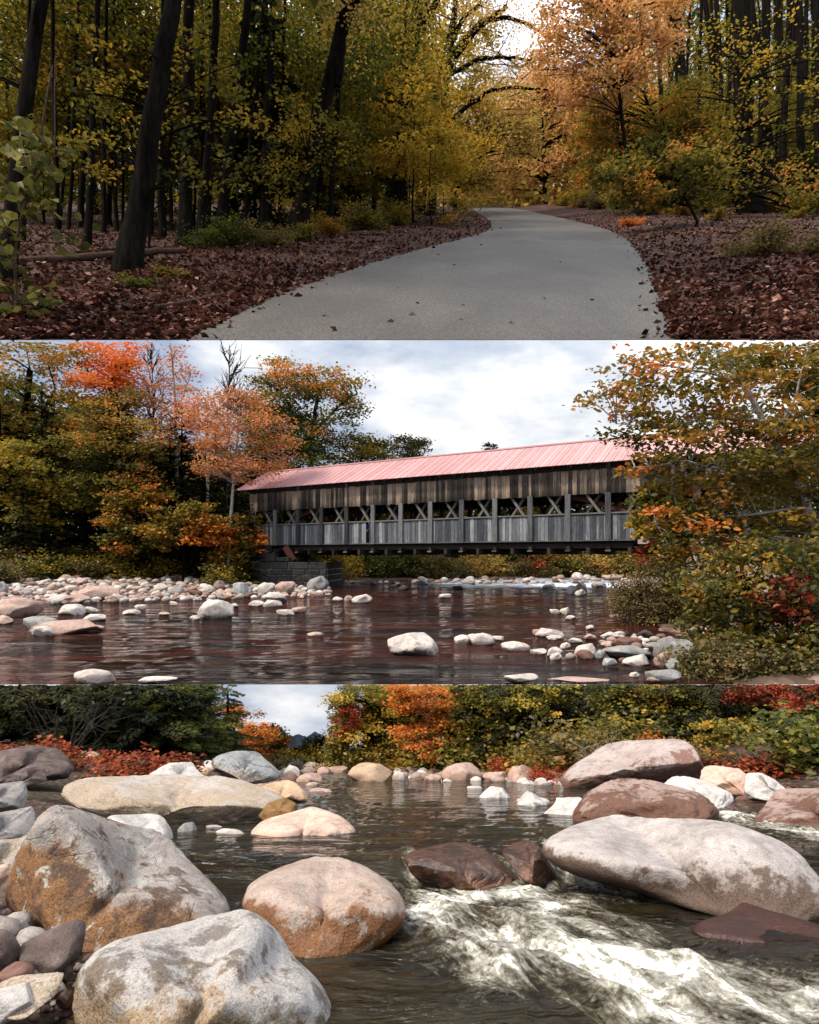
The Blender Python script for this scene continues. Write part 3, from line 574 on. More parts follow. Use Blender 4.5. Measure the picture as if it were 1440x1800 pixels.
# ------------------------------------------------------------------ upper terrace: the wood along the road
def top_tree(pxb, pyb, pxt, w, label, pal='olive', cr=True, limbs=(), cat='tree', group=None, bark='dark', name='maple_tree', hcr=5.5, crs=1.0, seed=0):
    d = dT(pyb); x0 = (pxb - C0) / F * d; hv = pyb / F * d; lean = (pxt - pxb) / F * d / hv; rg = np.random.default_rng(abs(seed + int(pxb) * 7))
    zb = float(gT(x0 * ST, d * ST)[0]) / ST; Ht = max(hv * 1.15, 9.5); n = 14; z = np.linspace(-.45, Ht, n); r0 = w / F * d / 2
    wv = np.cumsum(rg.normal(0, .10 * r0 + .012, n)); P = np.c_[lean * np.clip(z, 0, None) + wv - wv[0], np.cumsum(rg.normal(0, .02, n)), z]
    rad = r0 * (1.02 - .30 * np.clip(z / hv, 0, 2)) ; rad[0] *= 1.7; rad[1] *= 1.18; rad = np.maximum(rad, .3 * r0); G = Geo(); G.tube(P, rad, 9)
    o = thing(name, label, cat, (x0 * ST, d * ST, zb * ST), group, 0, ST)
    tips = []
    for L in limbs:                                  # limbs as [(px,py,w)...] at about the trunk's own depth
        Q = np.array([((a - C0) / F * d - x0, 0, (335 - b) / F * d + 1.6 - (zb - (SLT * d - 1.6)) - 0) for a, b, _ in L]); Q[:, 2] -= 1.6
        Q[:, 2] = np.array([(335 - b) / F * d for _, b, _ in L]) - (zb - SLT * d)
        Q[:, 1] += np.linspace(0, rg.uniform(-1, 1), len(Q)); Q, wq = smooth_line(Q, np.array([c for *_, c in L]) / F * d / 2); Q[1:] += rg.normal(0, .035, (len(Q) - 1, 3)); G.tube(Q, wq, 6); tips.append(Q)
    for Q in tips:                                   # side twigs
        for _ in range(7):
            q0 = Q[rg.integers(3, len(Q))]; dd = (Q[-1] - Q[0]); dd = dd / np.linalg.norm(dd) + rg.normal(0, .55, 3); s = np.linspace(0, 1, 5)[:, None]
            G.tube(q0 + dd * rg.uniform(.7, 2.2) * s + np.cumsum(rg.normal(0, .05, (5, 3)), 0) * (s > 0), np.linspace(.03, .008, 5), 4)
    for q in range(4):                               # dead side branches
        zz = rg.uniform(.25, .95) * hv; az = rg.uniform(0, 6.28); L = rg.uniform(.5, 1.5); p0 = np.array([lean * zz, 0, zz]); s = np.linspace(0, 1, 5)[:, None]
        G.tube(p0 + np.array([math.cos(az), math.sin(az) * .6, rg.uniform(-.1, .6)]) * L * s + np.cumsum(rg.normal(0, .03, (5, 3)), 0), np.linspace(.022, .006, 5), 4)
    obj('trunk', G.mesh('trunk', True), BARK[bark], o)
    if tips:                                         # leaves carried by the limbs
        c = np.concatenate([Q[rg.integers(4, len(Q), 16)] + rg.normal(0, .45, (16, 3)) * [1, 1, .55] for Q in tips]); li = rg.integers(0, len(c), 42 * len(c)); LP = c[li] + rg.normal(0, 1, (len(li), 3)) * [.42, .42, .14]
        V, Fc = leaf_quads(LP, .12, .5, .6, rg); obj('crown', mesh_np('crown', V, Fc, face={'hue': np.clip(rg.uniform(.2, .8, len(c))[li] + rg.normal(0, .1, len(li)), 0, 1)}), LEAF['glow'], o)
    if cr:
        k = R.randrange(2); c = obj('crown', PR['crown'][k][1], LEAF[pal], o); zc = max(hcr, 0); c.location = (lean * zc, 0, zc); c.rotation_euler = (0, 0, R.uniform(0, 6.28)); c.scale = (crs, crs, crs * .9)
    return o
T_TREES = [
 (8, 505, 62, 30, 'dark leaning trunk at the far left edge of the wood, beside the pale-leaved sapling'),
 (150, 440, 168, 13, 'slim dark trunk standing behind the long fallen log, left of the thick leaning maple'),
 (222, 482, 306, 40, 'thick dark maple trunk leaning right with its foot just in front of the fallen log'),
 (325, 440, 352, 24, 'straight dark trunk rising behind the right end of the fallen log'),
 (352, 430, 378, 17, 'narrower dark trunk close on the right of the one at the log end'),
 (388, 419, 441, 19, 'dark trunk leaning slightly right over the brush pile in the left wood'),
 (468, 412, 486, 15, 'straight slim trunk with dark hemlock boughs in the left wood'),
 (516, 422, 612, 30, 'stout trunk leaning well to the right that forks near the top of the left wood'),
 (560, 402, 568, 11, 'thin straight trunk just right of the foot of the leaning forked tree'),
 (612, 396, 660, 20, 'dark trunk near the verge, second maple from the inside of the road bend'),
 (692, 396, 735, 26, 'tall maple beside the road bend with a crooked upper stem'),
 (757, 385, 800, 14, 'maple by the left road edge with limbs arching right over the road'),
 (1316, 384, 1290, 38, 'thickest dark trunk on the right side of the road'),
 (1380, 372, 1366, 19, 'dark straight trunk right of the thickest trunk across the road'),
 (1402, 366, 1408, 21, 'dark trunk in the right wood, second in from the right edge'),
 (1436, 372, 1432, 18, 'dark trunk at the far right edge of the wood'),
 (1366, 376, 1318, 15, 'slim trunk leaning left behind the thickest trunk on the right'),
 (1244, 364, 1176, 12, 'slim trunk leaning left over the right verge under orange leaves'),
 (1285, 372, 1240, 12, 'thin dark trunk just left of the thickest trunk on the right'),
]
LIMB = {516: [[(590, 150, 20), (604, 60, 20), (608, 48, 18), (640, 14, 12), (664, -14, 9)]],
        692: [[(716, 120, 16), (740, 60, 13), (772, 10, 11), (790, -20, 9)], [(712, 170, 12), (690, 110, 8), (700, 40, 7)]],
        757: [[(790, 120, 14), (800, 90, 12), (840, 40, 10), (893, 0, 8)], [(800, 100, 10), (850, 45, 8), (905, 42, 6), (960, 75, 3)],
              [(792, 130, 8), (850, 102, 7), (905, 100, 5), (944, 107, 3)], [(772, 230, 9), (840, 175, 7), (900, 160, 5), (960, 170, 3)], [(790, 90, 9), (812, 30, 8), (850, -10, 6)]]}
for k, (a, b, c, w, lab) in enumerate(T_TREES):
    top_tree(a, b, c, w, lab, 'olive' if a < 560 or a > 1200 else 'gold', limbs=LIMB.get(a, ()), cr=b > 436, crs=1.35, hcr=5.2, seed=k)  # nearest trees get oversized crowns above the view, added to shade the road
for k, (a, b, c, w, lab) in enumerate([(40, 432, 52, 8, 'thin stem between the left edge trunk and the next slim trunk'), (100, 428, 92, 9, 'thin dark stem between the left edge trunk and the slim trunk behind the log'), (120, 415, 140, 6, 'thin pole-like stem just left of the slim trunk behind the log'), (180, 420, 192, 8, 'thin stem between the slim trunk and the thick leaning maple'), (205, 412, 196, 6, 'pole-like stem just left of the thick leaning maple'),
    (262, 418, 282, 9, 'dark stem close behind the right side of the thick leaning maple'), (285, 425, 290, 12, 'dark trunk between the thick leaning maple and the log end trunk'), (302, 410, 300, 6, 'pole-like stem left of the log end trunk'), (408, 405, 428, 7, 'thin stem right of the trunk over the brush pile'), (430, 412, 462, 8, 'thin stem leaning right between brush pile and hemlock trunk'), (448, 402, 446, 5, 'pole-like stem left of the hemlock trunk'),
    (492, 408, 505, 7, 'thin stem between the hemlock trunk and the leaning forked tree'), (540, 398, 545, 6, 'pole-like stem behind the leaning forked tree'), (582, 396, 600, 8, 'thin stem left of the dark trunk near the verge'), (640, 392, 640, 6, 'pole-like stem between the two verge maples'), (655, 394, 690, 9, 'thin leaning stem left of the crooked verge maple'), (715, 388, 712, 7, 'thin stem right of the crooked verge maple'), (735, 384, 748, 8, 'thin stem near the inside of the bend'),
    (1255, 372, 1262, 9, 'thin upright stem in the right wood left of the thickest trunk'), (1278, 374, 1262, 8, 'thin stem leaning left next to the thickest right trunk'), (1345, 374, 1350, 12, 'dark trunk right behind the thickest right trunk'), (1420, 372, 1420, 9, 'thin stem between the last two trunks at the right edge'), (1392, 368, 1388, 7, 'pole-like stem between the straight trunks on the right'), (1225, 370, 1190, 8, 'thin stem leaning left above the red seedlings'), (1150, 368, 1128, 7, 'thin stem leaning left over the right verge shrubs'), (1200, 372, 1215, 6, 'pole-like stem over the right verge'), (1110, 368, 1090, 6, 'thin leaning stem at the start of the right wood'), (1332, 378, 1345, 9, 'thin dark stem just right of the thickest right trunk'), (1375, 380, 1392, 13, 'dark trunk leaning right past the thickest right trunk'), (1412, 380, 1398, 14, 'dark trunk near the right edge leaning slightly left'), (1268, 380, 1290, 9, 'thin stem crossing behind the left side of the thickest right trunk'), (1222, 378, 1236, 8, 'thin upright stem over the olive shrub on the right bank'), (1175, 376, 1150, 9, 'slim stem leaning left above the mixed leafy shrub'), (1448, 384, 1440, 16, 'dark trunk cut by the right edge of the wood')]):
    top_tree(a, b, c, w, lab, cr=False, seed=300 + k)
# deeper trunks one can still tell apart as stems
for k in range(52):
    left = k % 8 < 5
    if left: a = R.uniform(-60, 700); b = R.uniform(374, 412)
    else: a = R.uniform(1090, 1500); b = R.uniform(362, 376)
    if 735 < a < 1100: continue
    top_tree(a, b, a + R.uniform(-30, 45) * (1 if left else -1), R.uniform(4, 11), 'thin dark stem deep in the wood on the left of the road' if left else 'thin dark stem deep in the wood on the right of the road',
             R.choice(['olive', 'olive', 'green', 'gold']), hcr=R.uniform(1.2, 4.5), crs=R.uniform(.6, .9), seed=100 + k, group='thin stems left of the road' if left else 'thin stems right of the road')
for name, lab, poly, dn, dep, tr, pal, nc, nl, sd, hu in [
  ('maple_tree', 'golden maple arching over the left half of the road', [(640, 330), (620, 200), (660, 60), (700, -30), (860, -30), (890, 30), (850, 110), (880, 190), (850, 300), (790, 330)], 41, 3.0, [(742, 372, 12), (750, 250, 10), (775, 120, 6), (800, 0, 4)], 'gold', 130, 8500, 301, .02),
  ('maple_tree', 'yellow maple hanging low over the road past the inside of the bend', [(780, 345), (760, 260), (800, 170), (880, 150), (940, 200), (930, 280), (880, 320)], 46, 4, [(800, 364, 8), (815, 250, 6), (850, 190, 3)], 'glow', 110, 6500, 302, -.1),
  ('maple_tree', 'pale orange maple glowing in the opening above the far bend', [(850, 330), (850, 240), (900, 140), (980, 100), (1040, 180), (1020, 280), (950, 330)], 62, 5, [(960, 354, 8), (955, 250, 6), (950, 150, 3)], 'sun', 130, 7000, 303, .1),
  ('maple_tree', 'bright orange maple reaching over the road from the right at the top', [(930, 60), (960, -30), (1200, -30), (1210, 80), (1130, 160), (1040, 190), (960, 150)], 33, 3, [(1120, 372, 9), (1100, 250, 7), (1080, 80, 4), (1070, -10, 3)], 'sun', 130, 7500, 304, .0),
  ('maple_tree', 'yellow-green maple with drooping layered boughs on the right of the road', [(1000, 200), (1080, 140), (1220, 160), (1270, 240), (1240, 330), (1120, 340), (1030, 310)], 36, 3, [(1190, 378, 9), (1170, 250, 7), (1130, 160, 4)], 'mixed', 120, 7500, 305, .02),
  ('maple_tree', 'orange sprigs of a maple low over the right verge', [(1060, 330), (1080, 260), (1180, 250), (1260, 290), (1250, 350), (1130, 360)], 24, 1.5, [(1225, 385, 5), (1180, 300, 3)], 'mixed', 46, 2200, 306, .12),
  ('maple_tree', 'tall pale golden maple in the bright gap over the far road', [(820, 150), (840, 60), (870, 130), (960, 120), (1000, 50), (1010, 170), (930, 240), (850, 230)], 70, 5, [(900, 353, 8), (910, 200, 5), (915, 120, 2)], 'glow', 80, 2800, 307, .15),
  ('maple_tree', 'olive maple with low layered boughs in the left wood behind the leaning forked tree', [(540, 380), (520, 250), (560, 100), (620, -20), (700, -20), (720, 150), (690, 300), (640, 370)], 30, 3, [(628, 402, 8), (640, 200, 6), (650, 20, 4)], 'gold', 120, 6500, 308, -.12),
  ('maple_tree', 'olive maple boughs in the upper left of the wood', [(60, 260), (40, 120), (90, -20), (260, -20), (300, 100), (260, 220), (160, 280)], 24, 2.5, [(120, 424, 7), (130, 250, 5), (140, 40, 3)], 'olive', 90, 4200, 309, .0),
  ('maple_tree', 'olive maple boughs between the thick leaning maple and the log end trunks', [(250, 260), (300, 160), (420, 170), (470, 230), (400, 300), (290, 310)], 27, 2, [(340, 405, 6), (345, 300, 4), (350, 200, 3)], 'olive', 70, 2800, 310, .05),
  ('maple_tree', 'olive maple filling the upper right wood between the dark trunks', [(1180, 120), (1200, -20), (1480, -20), (1480, 240), (1380, 300), (1240, 260)], 66, 4, [(1342, 374, 8), (1340, 200, 6), (1335, 20, 4)], 'olive', 130, 6500, 311, .05),
  ('maple_tree', 'low olive boughs of a maple in the right wood above the bank', [(1080, 340), (1120, 280), (1300, 270), (1460, 280), (1480, 350), (1300, 365)], 62, 3, [(1350, 372, 6), (1345, 300, 4)], 'olive', 90, 4200, 312, .0),
  ('sapling', 'airy young maple with yellow-green sprays before the trunks of the right wood', [(1150, 140), (1200, 40), (1330, 20), (1470, 90), (1480, 250), (1380, 330), (1240, 310), (1160, 240)], 34, 3, [(1300, 384, 5), (1305, 230, 4), (1320, 60, 2)], 'gold', 60, 1500, 313, -.1),
  ('sapling', 'young maple with orange and green sprays over the right edge of the bank', [(1180, 260), (1260, 230), (1440, 300), (1460, 360), (1330, 370), (1200, 340)], 31, 2, [(1400, 392, 4), (1370, 320, 2)], 'mixed', 36, 900, 314, .1),
  ('sapling', 'airy young maple with yellow-green sprays in front of the dark trunks of the left wood', [(90, 200), (160, 90), (330, 60), (440, 130), (470, 260), (380, 330), (220, 320), (110, 290)], 14.5, 2, [(262, 450, 5), (258, 300, 3), (280, 100, 1.5)], 'olive', 60, 1300, 315, .0),
  ('sapling', 'young beech with yellow sprays between hemlock trunk and leaning forked tree', [(440, 240), (500, 160), (620, 200), (650, 300), (560, 360), (450, 330)], 18, 2, [(545, 428, 4), (540, 280, 2)], 'olive', 46, 1100, 316, .06)]:
    tree_poly(name, lab, 'sapling' if name == 'sapling' else 'tree', poly, dn * ST, dep * ST * .55, gT, [tr], pal, int(nc * 1.3), int(nl * 1.45), 24, (150 if dn > 20 else 95) / dn + 2.2, seed=sd, twig=.5, flat=.28, tilt=.45, bot=.2345, hue=lambda x, y, h=hu: h + 0 * x)
def at_T(px, py): 
    d = dT(py); x = (px - C0) / F * d * ST; return (x, d * ST, float(gT(x, d * ST)[0]) - .2)
# understory: saplings with layered leaves
sap = []
for k in range(64):
    if k % 2: a = R.uniform(-40, 790); b = R.uniform(374, 402)
    else: a = R.uniform(1040, 1480); b = R.uniform(361, 374)
    left = a < 800; pal = ('olive' if a < 480 else R.choice(['gold', 'olive', 'gold'])) if left else R.choice(['olive', 'olive', 'mixed', 'orange' if a < 1250 else 'olive'])
    o = plant('sapling', at_T(a, b), ST * R.uniform(.8, 1.35), pal, 'slender understory sapling with layered leaves among the trunks %s of the road' % ('left' if left else 'right'), 'sapling', 'saplings %s of the road' % ('left' if left else 'right'))
# trees that close the view where the road turns
for a, b, kind, s, pal, lab in [(700, 372, 'maple', 1.1, 'gold', 'yellow maple behind the left verge where the road bends'), (795, 366, 'maple', .9, 'gold', 'golden maple above the inside of the road bend'),
        (760, 362, 'maple', 1.25, 'glow', 'tall golden maple behind the road bend'), (850, 354, 'maple', 1.1, 'glow', 'golden maple at the end of the visible road'),
        (905, 352, 'maple', .9, 'orange', 'orange maple above the far end of the road'), (960, 356, 'conifer', .9, 'dark', 'dark hemlock at the right of the far bend'),
        (1000, 360, 'maple', 1.05, 'mixed', 'green and orange maple on the right verge by the far bend'), (1050, 364, 'maple', 1.0, 'orange', 'bright orange maple over the right road edge'),
        (1110, 366, 'maple', 1.0, 'orange', 'orange and yellow maple reaching high on the right of the road'), (1170, 368, 'maple', .95, 'mixed', 'mixed green and orange maple left of the thickest right trunk'),
        (1020, 352, 'conifer', .75, 'dark', 'small dark hemlock behind the right verge'), (940, 349, 'maple', 1.5, 'peach', 'tall pale orange maple in the light beyond the road'),
        (1010, 349, 'maple', 1.6, 'orange', 'tall orange maple rising beyond the far bend'), (860, 349, 'maple', 1.35, 'glow', 'tall pale golden maple in the gap over the road'),
        (800, 350, 'maple', 1.5, 'gold', 'tall yellow maple left of the bright gap'), (1240, 360, 'maple', 1.1, 'olive', 'olive-leaved maple in the right wood behind the verge'),
        (1090, 352, 'maple', 1.6, 'peach', 'tall peach-coloured maple behind the orange ones right of the road'), (465, 408, 'conifer', .75, 'dark', 'dark hemlock in the middle of the left wood'),
        (560, 392, 'conifer', .7, 'dark', 'dark hemlock behind the leaning forked tree'), (1400, 360, 'maple', 1.2, 'olive', 'olive-leaved maple behind the trunks at the right edge'),
        (620, 372, 'maple', 1.1, 'gold', 'yellow-green maple behind the two verge maples on the left')]:
    plant(kind, at_T(a, b), ST * s, pal, lab, 'tree')
# low shrubs along both verges
for a, b, s, pal, lab in [(350, 448, .75, 'green', 'low green shrub just right of the fallen log end'), (415, 446, .8, 'green', 'leafy green brush beside the log end in the left wood'), (470, 446, .7, 'brown', 'brown brush heap in the left verge'),
        (520, 436, .7, 'olive', 'low olive shrub at the foot of the leaning forked tree'), (640, 412, .8, 'mixed', 'low shrub on the left verge before the bend'), (590, 418, .6, 'bank', 'small russet shrub among the left verge brush'),
        (700, 402, .8, 'olive', 'low shrub at the foot of the bend maple'), (990, 368, .9, 'mixed', 'low shrub on the bank tip at the far right of the road'), (1060, 376, 1.0, 'brown', 'brown shrub on the right verge under the orange maples'),
        (1130, 384, 1.0, 'mixed', 'mixed low shrub on the right verge'), (1200, 392, .7, 'bank', 'russet low shrub below the thickest right trunk'), (1110, 400, .45, 'orange', 'small bright orange plant on the right verge'),
        (1330, 470, .75, 'brown', 'dark brush heap on the right leaf bank'), (1420, 470, .6, 'brown', 'second dark brush heap at the right edge of the leaf bank'), (1260, 400, .5, 'mixed', 'russet seedling clump by the thickest right trunk'),
        (1400, 398, .5, 'mixed', 'russet seedlings at the foot of the right edge trunks'), (250, 520, .35, 'green', 'small green seedling in the leaves left of the road'), (300, 500, .3, 'olive', 'pale seedling in the leaves below the log'),
        (1090, 378, 1.1, 'olive', 'leafy green shrub on the right verge under the orange sprigs'), (1165, 380, 1.2, 'bank', 'mixed leafy shrub on the right bank below the leaning stems'), (1235, 384, 1.1, 'olive', 'olive shrub on the right bank left of the thickest trunk'), (1365, 384, 1.2, 'bank', 'leafy shrub on the right bank just right of the thickest trunk'), (1425, 388, 1.2, 'olive', 'olive shrub at the right edge of the bank under the dark trunks'), (1020, 372, 1.0, 'bank', 'russet shrub on the right bank toward the far bend'),
        (930, 360, .7, 'olive', 'small shrub on the tip of the right bank by the far bend')]:
    plant('shrub' if s > .5 else 'fern', at_T(a, b), ST * s * (1.0 if b < 420 else .8), pal, lab, 'shrub', squash=1.3)
# sapling with large pale leaves at the left edge
tree_poly('sapling', 'young tree with large pale green leaves at the left edge of the wood', 'sapling',
          [(-40, 560), (-40, 400), (20, 350), (40, 200), (60, 170), (100, 190), (110, 250), (90, 300), (125, 350), (140, 420), (80, 440), (90, 540), (40, 575)], 7.9 * ST, 5.4, gT,
          [[(30, 575, 6), (25, 430, 5), (60, 300, 5), (92, 115, 3)], [(50, 330, 4), (100, 280, 3), (105, 115, 2.5)], [(28, 450, 4), (90, 400, 3), (125, 400, 2)]], 'pale', 46, 330, 26, 21, 'log', .8, .8, None, .2345, .9, aspect=.75, hue=lambda x, y: -.22 + 0 * x)
# far-off wood that closes the background
def far_wood():
    rg = np.random.default_rng(77); n = 95000; d = rg.uniform(60, 112, n); px = rg.uniform(-260, 1700, n)
    hmax = np.where((px > 790) & (px < 1080), 10, 30) + 4 * vnoise(np.c_[px / 60, d * 0, d * 0], 3); hh = rg.uniform(0, 1, n) ** 1.35 * hmax
    P = np.c_[(px - C0) / F * d, d, 0 * d]; gz = gT(P[:, 0] * ST, P[:, 1] * ST); P = P * ST; P[:, 2] = gz + hh * ST
    P += rg.normal(0, .25 * ST, P.shape); V, Fc = leaf_quads(P, .55 * ST, .7, .8, rg)
    h = np.clip(.42 + .28 * fbm(np.c_[P[:, 0] / 40, P[:, 1] / 40, P[:, 2] / 22], 5, 3) + rg.normal(0, .1, n), 0, 1)
    mid = (px > 720) & (px < 1180); o = obj('far_wood', mesh_np('far_wood', V[np.repeat(~mid, 4)], np.arange(4 * (~mid).sum()).reshape(-1, 4), face={'hue': h[~mid]}), LEAF['olive']); o['kind'] = 'stuff'; tag(o, 'deep dark wood closing the view behind the roadside trees', 'wood')
    o = obj('far_wood', mesh_np('far_wood_golden', V[np.repeat(mid, 4)], np.arange(4 * mid.sum()).reshape(-1, 4), face={'hue': h[mid]}), LEAF['glow']); o['kind'] = 'stuff'; tag(o, 'bright golden wood beyond the far bend of the road', 'wood')
far_wood()
# leaf litter: single leaves
def litter():
    rg = np.random.default_rng(9); n = 62000; d = 6.9 * np.exp(rg.uniform(0, 1, n) ** 1.25 * math.log(40 / 6.9)); px = rg.uniform(-300, 1740, n); x = (px - C0) / F * d
    l = np.interp(d, _rd, _rl); r = np.interp(d, _rd, _rr); e_ = np.maximum(l - x, x - r)
    keep = (e_ > -.06) | ((e_ > -.35) & (rg.uniform(size=n) < .05)) | (rg.uniform(size=n) < .0012); d, x, e_ = d[keep], x[keep], e_[keep]
    z = gT(x * ST, d * ST) + .12 + np.where(e_ < 0, .06, rg.uniform(0, .5, len(d))); z = np.maximum(z, (335 - 596.5) / F * d * ST + SLT * d * ST)
    P = np.c_[x * ST, d * ST, z]; V, Fc = leaf_quads(P, rg.uniform(.05, .125, len(P)) * ST, .6, .7, rg); V[:, 1] = np.maximum(V[:, 1], 6.88 * ST)
    h = np.clip(.42 + .22 * fbm(np.c_[P[:, 0] / 9, P[:, 1] / 9, 0 * d], 6, 3) + rg.normal(0, .26, len(d)), 0, 1)
    o = obj('leaf_litter', mesh_np('leaf_litter', V, Fc, face={'hue': h}), LEAF['litter']); o['kind'] = 'stuff'; tag(o, 'fallen red and brown leaves covering the ground beside the road', 'leaves')
litter()
def log_thing(name, label, pts, cat):
    P = np.array([(X(a, dT(pyg) * ST), dT(pyg) * ST, 0.0) for a, b, pyg, w in pts]); P[:, 2] = [(335 - b) / F * dT(pyg) * ST + SLT * dT(pyg) * ST for a, b, pyg, w in pts]
    P[:, 2] = np.maximum(P[:, 2], gT(P[:, 0], P[:, 1]) + .04 * ST)
    w = np.array([w_ / F * dT(pyg) * ST / 2 for a, b, pyg, w_ in pts]); O = P[0].copy(); k = 22; s = np.linspace(0, 1, len(P)); s2 = np.linspace(0, 1, k)
    Q = np.stack([np.interp(s2, s, P[:, i]) for i in range(3)], 1) + NR.normal(0, w.mean() * .12, (k, 3)); ww = np.interp(s2, s, w) * (1 + .12 * fbm(np.c_[s2 * 14, s2 * 0, s2 * 0], 4, 3))
    G = Geo(); G.tube(Q - O, ww, 10); return tag(obj(name, G.mesh(name, True), BARK['log'], None, tuple(O)), label, cat)
log_thing('fallen_log', 'long pale fallen log lying across the left wood against the thick leaning maple', [(-30, 470, 480, 11), (60, 462, 477, 13), (150, 452, 474, 13), (240, 444, 470, 12), (328, 439, 466, 9)], 'log')
log_thing('fallen_branch', 'short dead branch lying in the leaves by the left road edge', [(270, 542, 546, 8), (310, 534, 540, 8), (350, 526, 534, 7), (394, 516, 526, 4)], 'branch')
log_thing('fallen_branch', 'thin dead stick lying in the leaves just below the fallen log', [(120, 505, 508, 4), (200, 512, 515, 4), (290, 522, 524, 3)], 'branch')
# small sign by the far bend
def road_sign():
    d = 74.0 * ST; o = thing('sign', 'small grey sign on a post at the far bend of the road', 'sign', (X(919, d), d, float(gT(X(919, d), d)[0])))
    gm, nt = mat_new('sign_grey'); n1 = noise(nt, N(nt, 'ShaderNodeTexCoord').outputs['Object'], 1.5); finish(nt, ramp(nt, n1, [(.3, g(.16)), (.7, g(.26))]), .6)
    zt = Z(339, d) - o.location.z; G = Geo(); G.box((0, 0, zt / 2 - 1), (1.2, 1.2, zt + 4)); obj('post', G.mesh('post'), BARK['grey'], o)
    G = Geo(); G.box((0, -.8, zt), (12.5, .6, 5.2)); G.box((0, -1.15, zt), (11.6, .2, 4.3)); obj('board', G.mesh('board'), gm, o)
road_sign()

# ------------------------------------------------------------------ stones
def ico(sub):
    import bmesh
    bm = bmesh.new(); bmesh.ops.create_icosphere(bm, subdivisions=sub, radius=1.0); bm.verts.ensure_lookup_table()
    V = np.array([v.co[:] for v in bm.verts]); Fc = np.array([[v.index for v in f.verts] for f in bm.faces]); bm.free(); return V, Fc
ICO = {k: ico(k) for k in (2, 3, 4, 6)}
def unit_stone(seed, sub=4, planes=7, rough=.10):
    rg = np.random.default_rng(seed); D, Fc = ICO[sub]; P = D * (1 + .22 * fbm(D * 1.1 + seed, seed, 3))[:, None]
    for k in range(planes):
        n = rg.normal(0, 1, 3); n /= np.linalg.norm(n); d = rg.uniform(.55, .88); P = P - np.maximum(P @ n - d, 0)[:, None] * n * rg.uniform(.8, .98)
    P = P * (1 + rough * .3 * fbm(D * 4 + seed, seed + 5, 3))[:, None]; lo, hi = P.min(0), P.max(0); P = (P - (lo + hi) / 2) / ((hi - lo) / 2)
    return mesh_np('stone', P, Fc, True, vert={'hz': P[:, 2] * .5 + .5})
STONES = [unit_stone(200 + k, 4, 9 + k % 6) for k in range(12)]
SM = {}
for nm, a, b, dk in (('white', (.36, .315, .285), (.58, .53, .495), None), ('pink', (.30, .20, .165), (.46, .33, .28), None), ('grey', (.17, .17, .17), (.34, .335, .32), None),
                     ('tan', (.30, .21, .14), (.46, .34, .24), None), ('redbrown', (.085, .04, .03), (.20, .11, .09), None), ('dark', (.02, .016, .014), (.07, .055, .05), None), ('blue', (.20, .23, .235), (.38, .40, .40), None)):
    SM[nm] = {'M': rock_mat('granite_' + nm, a, b, .9, (.05, .032, .026), .85, .0, dk, .8, sh=.46), 'B': rock_mat('river_granite_' + nm, a, b, 3.0 / KB, (.26, .14, .07), .45, .12, dk, .75)}
def stone(w, x0, y0, x1, y1, colr, label, name='stone', group=None, sink=.35, dist=None, depth=.85, rz=None, k=None, gf=None):
    """stone of the given apparent extent; its foot rests at the row y1"""
    y = dist or ((HM * F / (y1 - H0)) if w == 'M' else dB(y1)); wd = (x1 - x0) / F * y; hv = max((y1 - y0) / F * y, .02); cx = X((x0 + x1) / 2, y)
    dp = wd * depth; yc = y + dp * .5; zb = Z(y1, y); zb = max(zb, float((gM if w == 'M' else gB)(cx * yc / y, yc)[0]) - .1 * hv); hz = hv * (1 + sink) / 2
    o = obj(name, STONES[R.randrange(12) if k is None else k], SM[colr][w]); o.location = (cx * yc / y, yc, zb - hv * sink + hz)
    o.scale = (wd / 2 * yc / y, dp / 2, hz); o.rotation_euler = (R.uniform(-.06, .06), R.uniform(-.10, .10), (R.choice([0, math.pi]) + R.uniform(-.25, .25)) if rz is None else rz)
    return tag(o, label, 'rock', group)
_rs = np.random.default_rng(3)
LOWSTONE = [(lambda P: P / np.abs(P).max(0))(ICO[2][0] * (1 + .25 * fbm(ICO[2][0] * 1.2 + s, s, 2))[:, None]) for s in range(6)]
def heap_mat(w, k):
    m, nt = mat_new('small_stones_' + w); f = N(nt, 'ShaderNodeAttribute', attribute_name='hue').outputs['Fac']; n1 = noise(nt, N(nt, 'ShaderNodeNewGeometry').outputs['Position'], 14 * k, 5, .7)
    c = ramp(nt, f, [(0, (.03, .02, .018)), (.2, (.12, .06, .045)), (.4, (.30, .20, .16)), (.6, (.22, .21, .20)), (.8, (.42, .34, .30)), (1, (.55, .52, .49))]); c = mixc(nt, .7, c, ramp(nt, n1, [(.35, g(.5)), (.65, g(1.25))]), 'MULTIPLY'); finish(nt, c, .7, n1, .4, .05 / k); return m
HEAP = {'M': heap_mat('shore', .9), 'B': heap_mat('river', 3.0 / KB)}
def stone_heap(w, L, name, label, lo=0.0, hi=1.0):
    V, Fq, hu, n = [], [], [], 0
    for x0, y0, x1, y1 in L:
        y = HM * F / (y1 - H0) if w == 'M' else float(dB(y1)); wd = (x1 - x0) / F * y; hv = (y1 - y0) / F * y; P = LOWSTONE[R.randrange(6)]; a = R.uniform(0, 6.28); c_, s_ = math.cos(a), math.sin(a)
        P = np.c_[P[:, 0] * c_ - P[:, 1] * s_, P[:, 0] * s_ + P[:, 1] * c_, P[:, 2]] * [wd / 2, wd * .42, hv * .68] + [X((x0 + x1) / 2, y), y + wd * .4, max(Z(y1, y), float((gM if w == 'M' else gB)(X((x0 + x1) / 2, y), y)[0])) + hv * .30]
        V.append(P); Fq.append(ICO[2][1] + n); n += len(P); hu.append(np.full(len(ICO[2][1]), R.uniform(lo, hi)))
    o = obj(name, mesh_np(name, np.vstack(V), np.vstack(Fq), True, face={'hue': np.concatenate(hu)}), HEAP[w]); o['kind'] = 'stuff'; tag(o, label, 'stones')
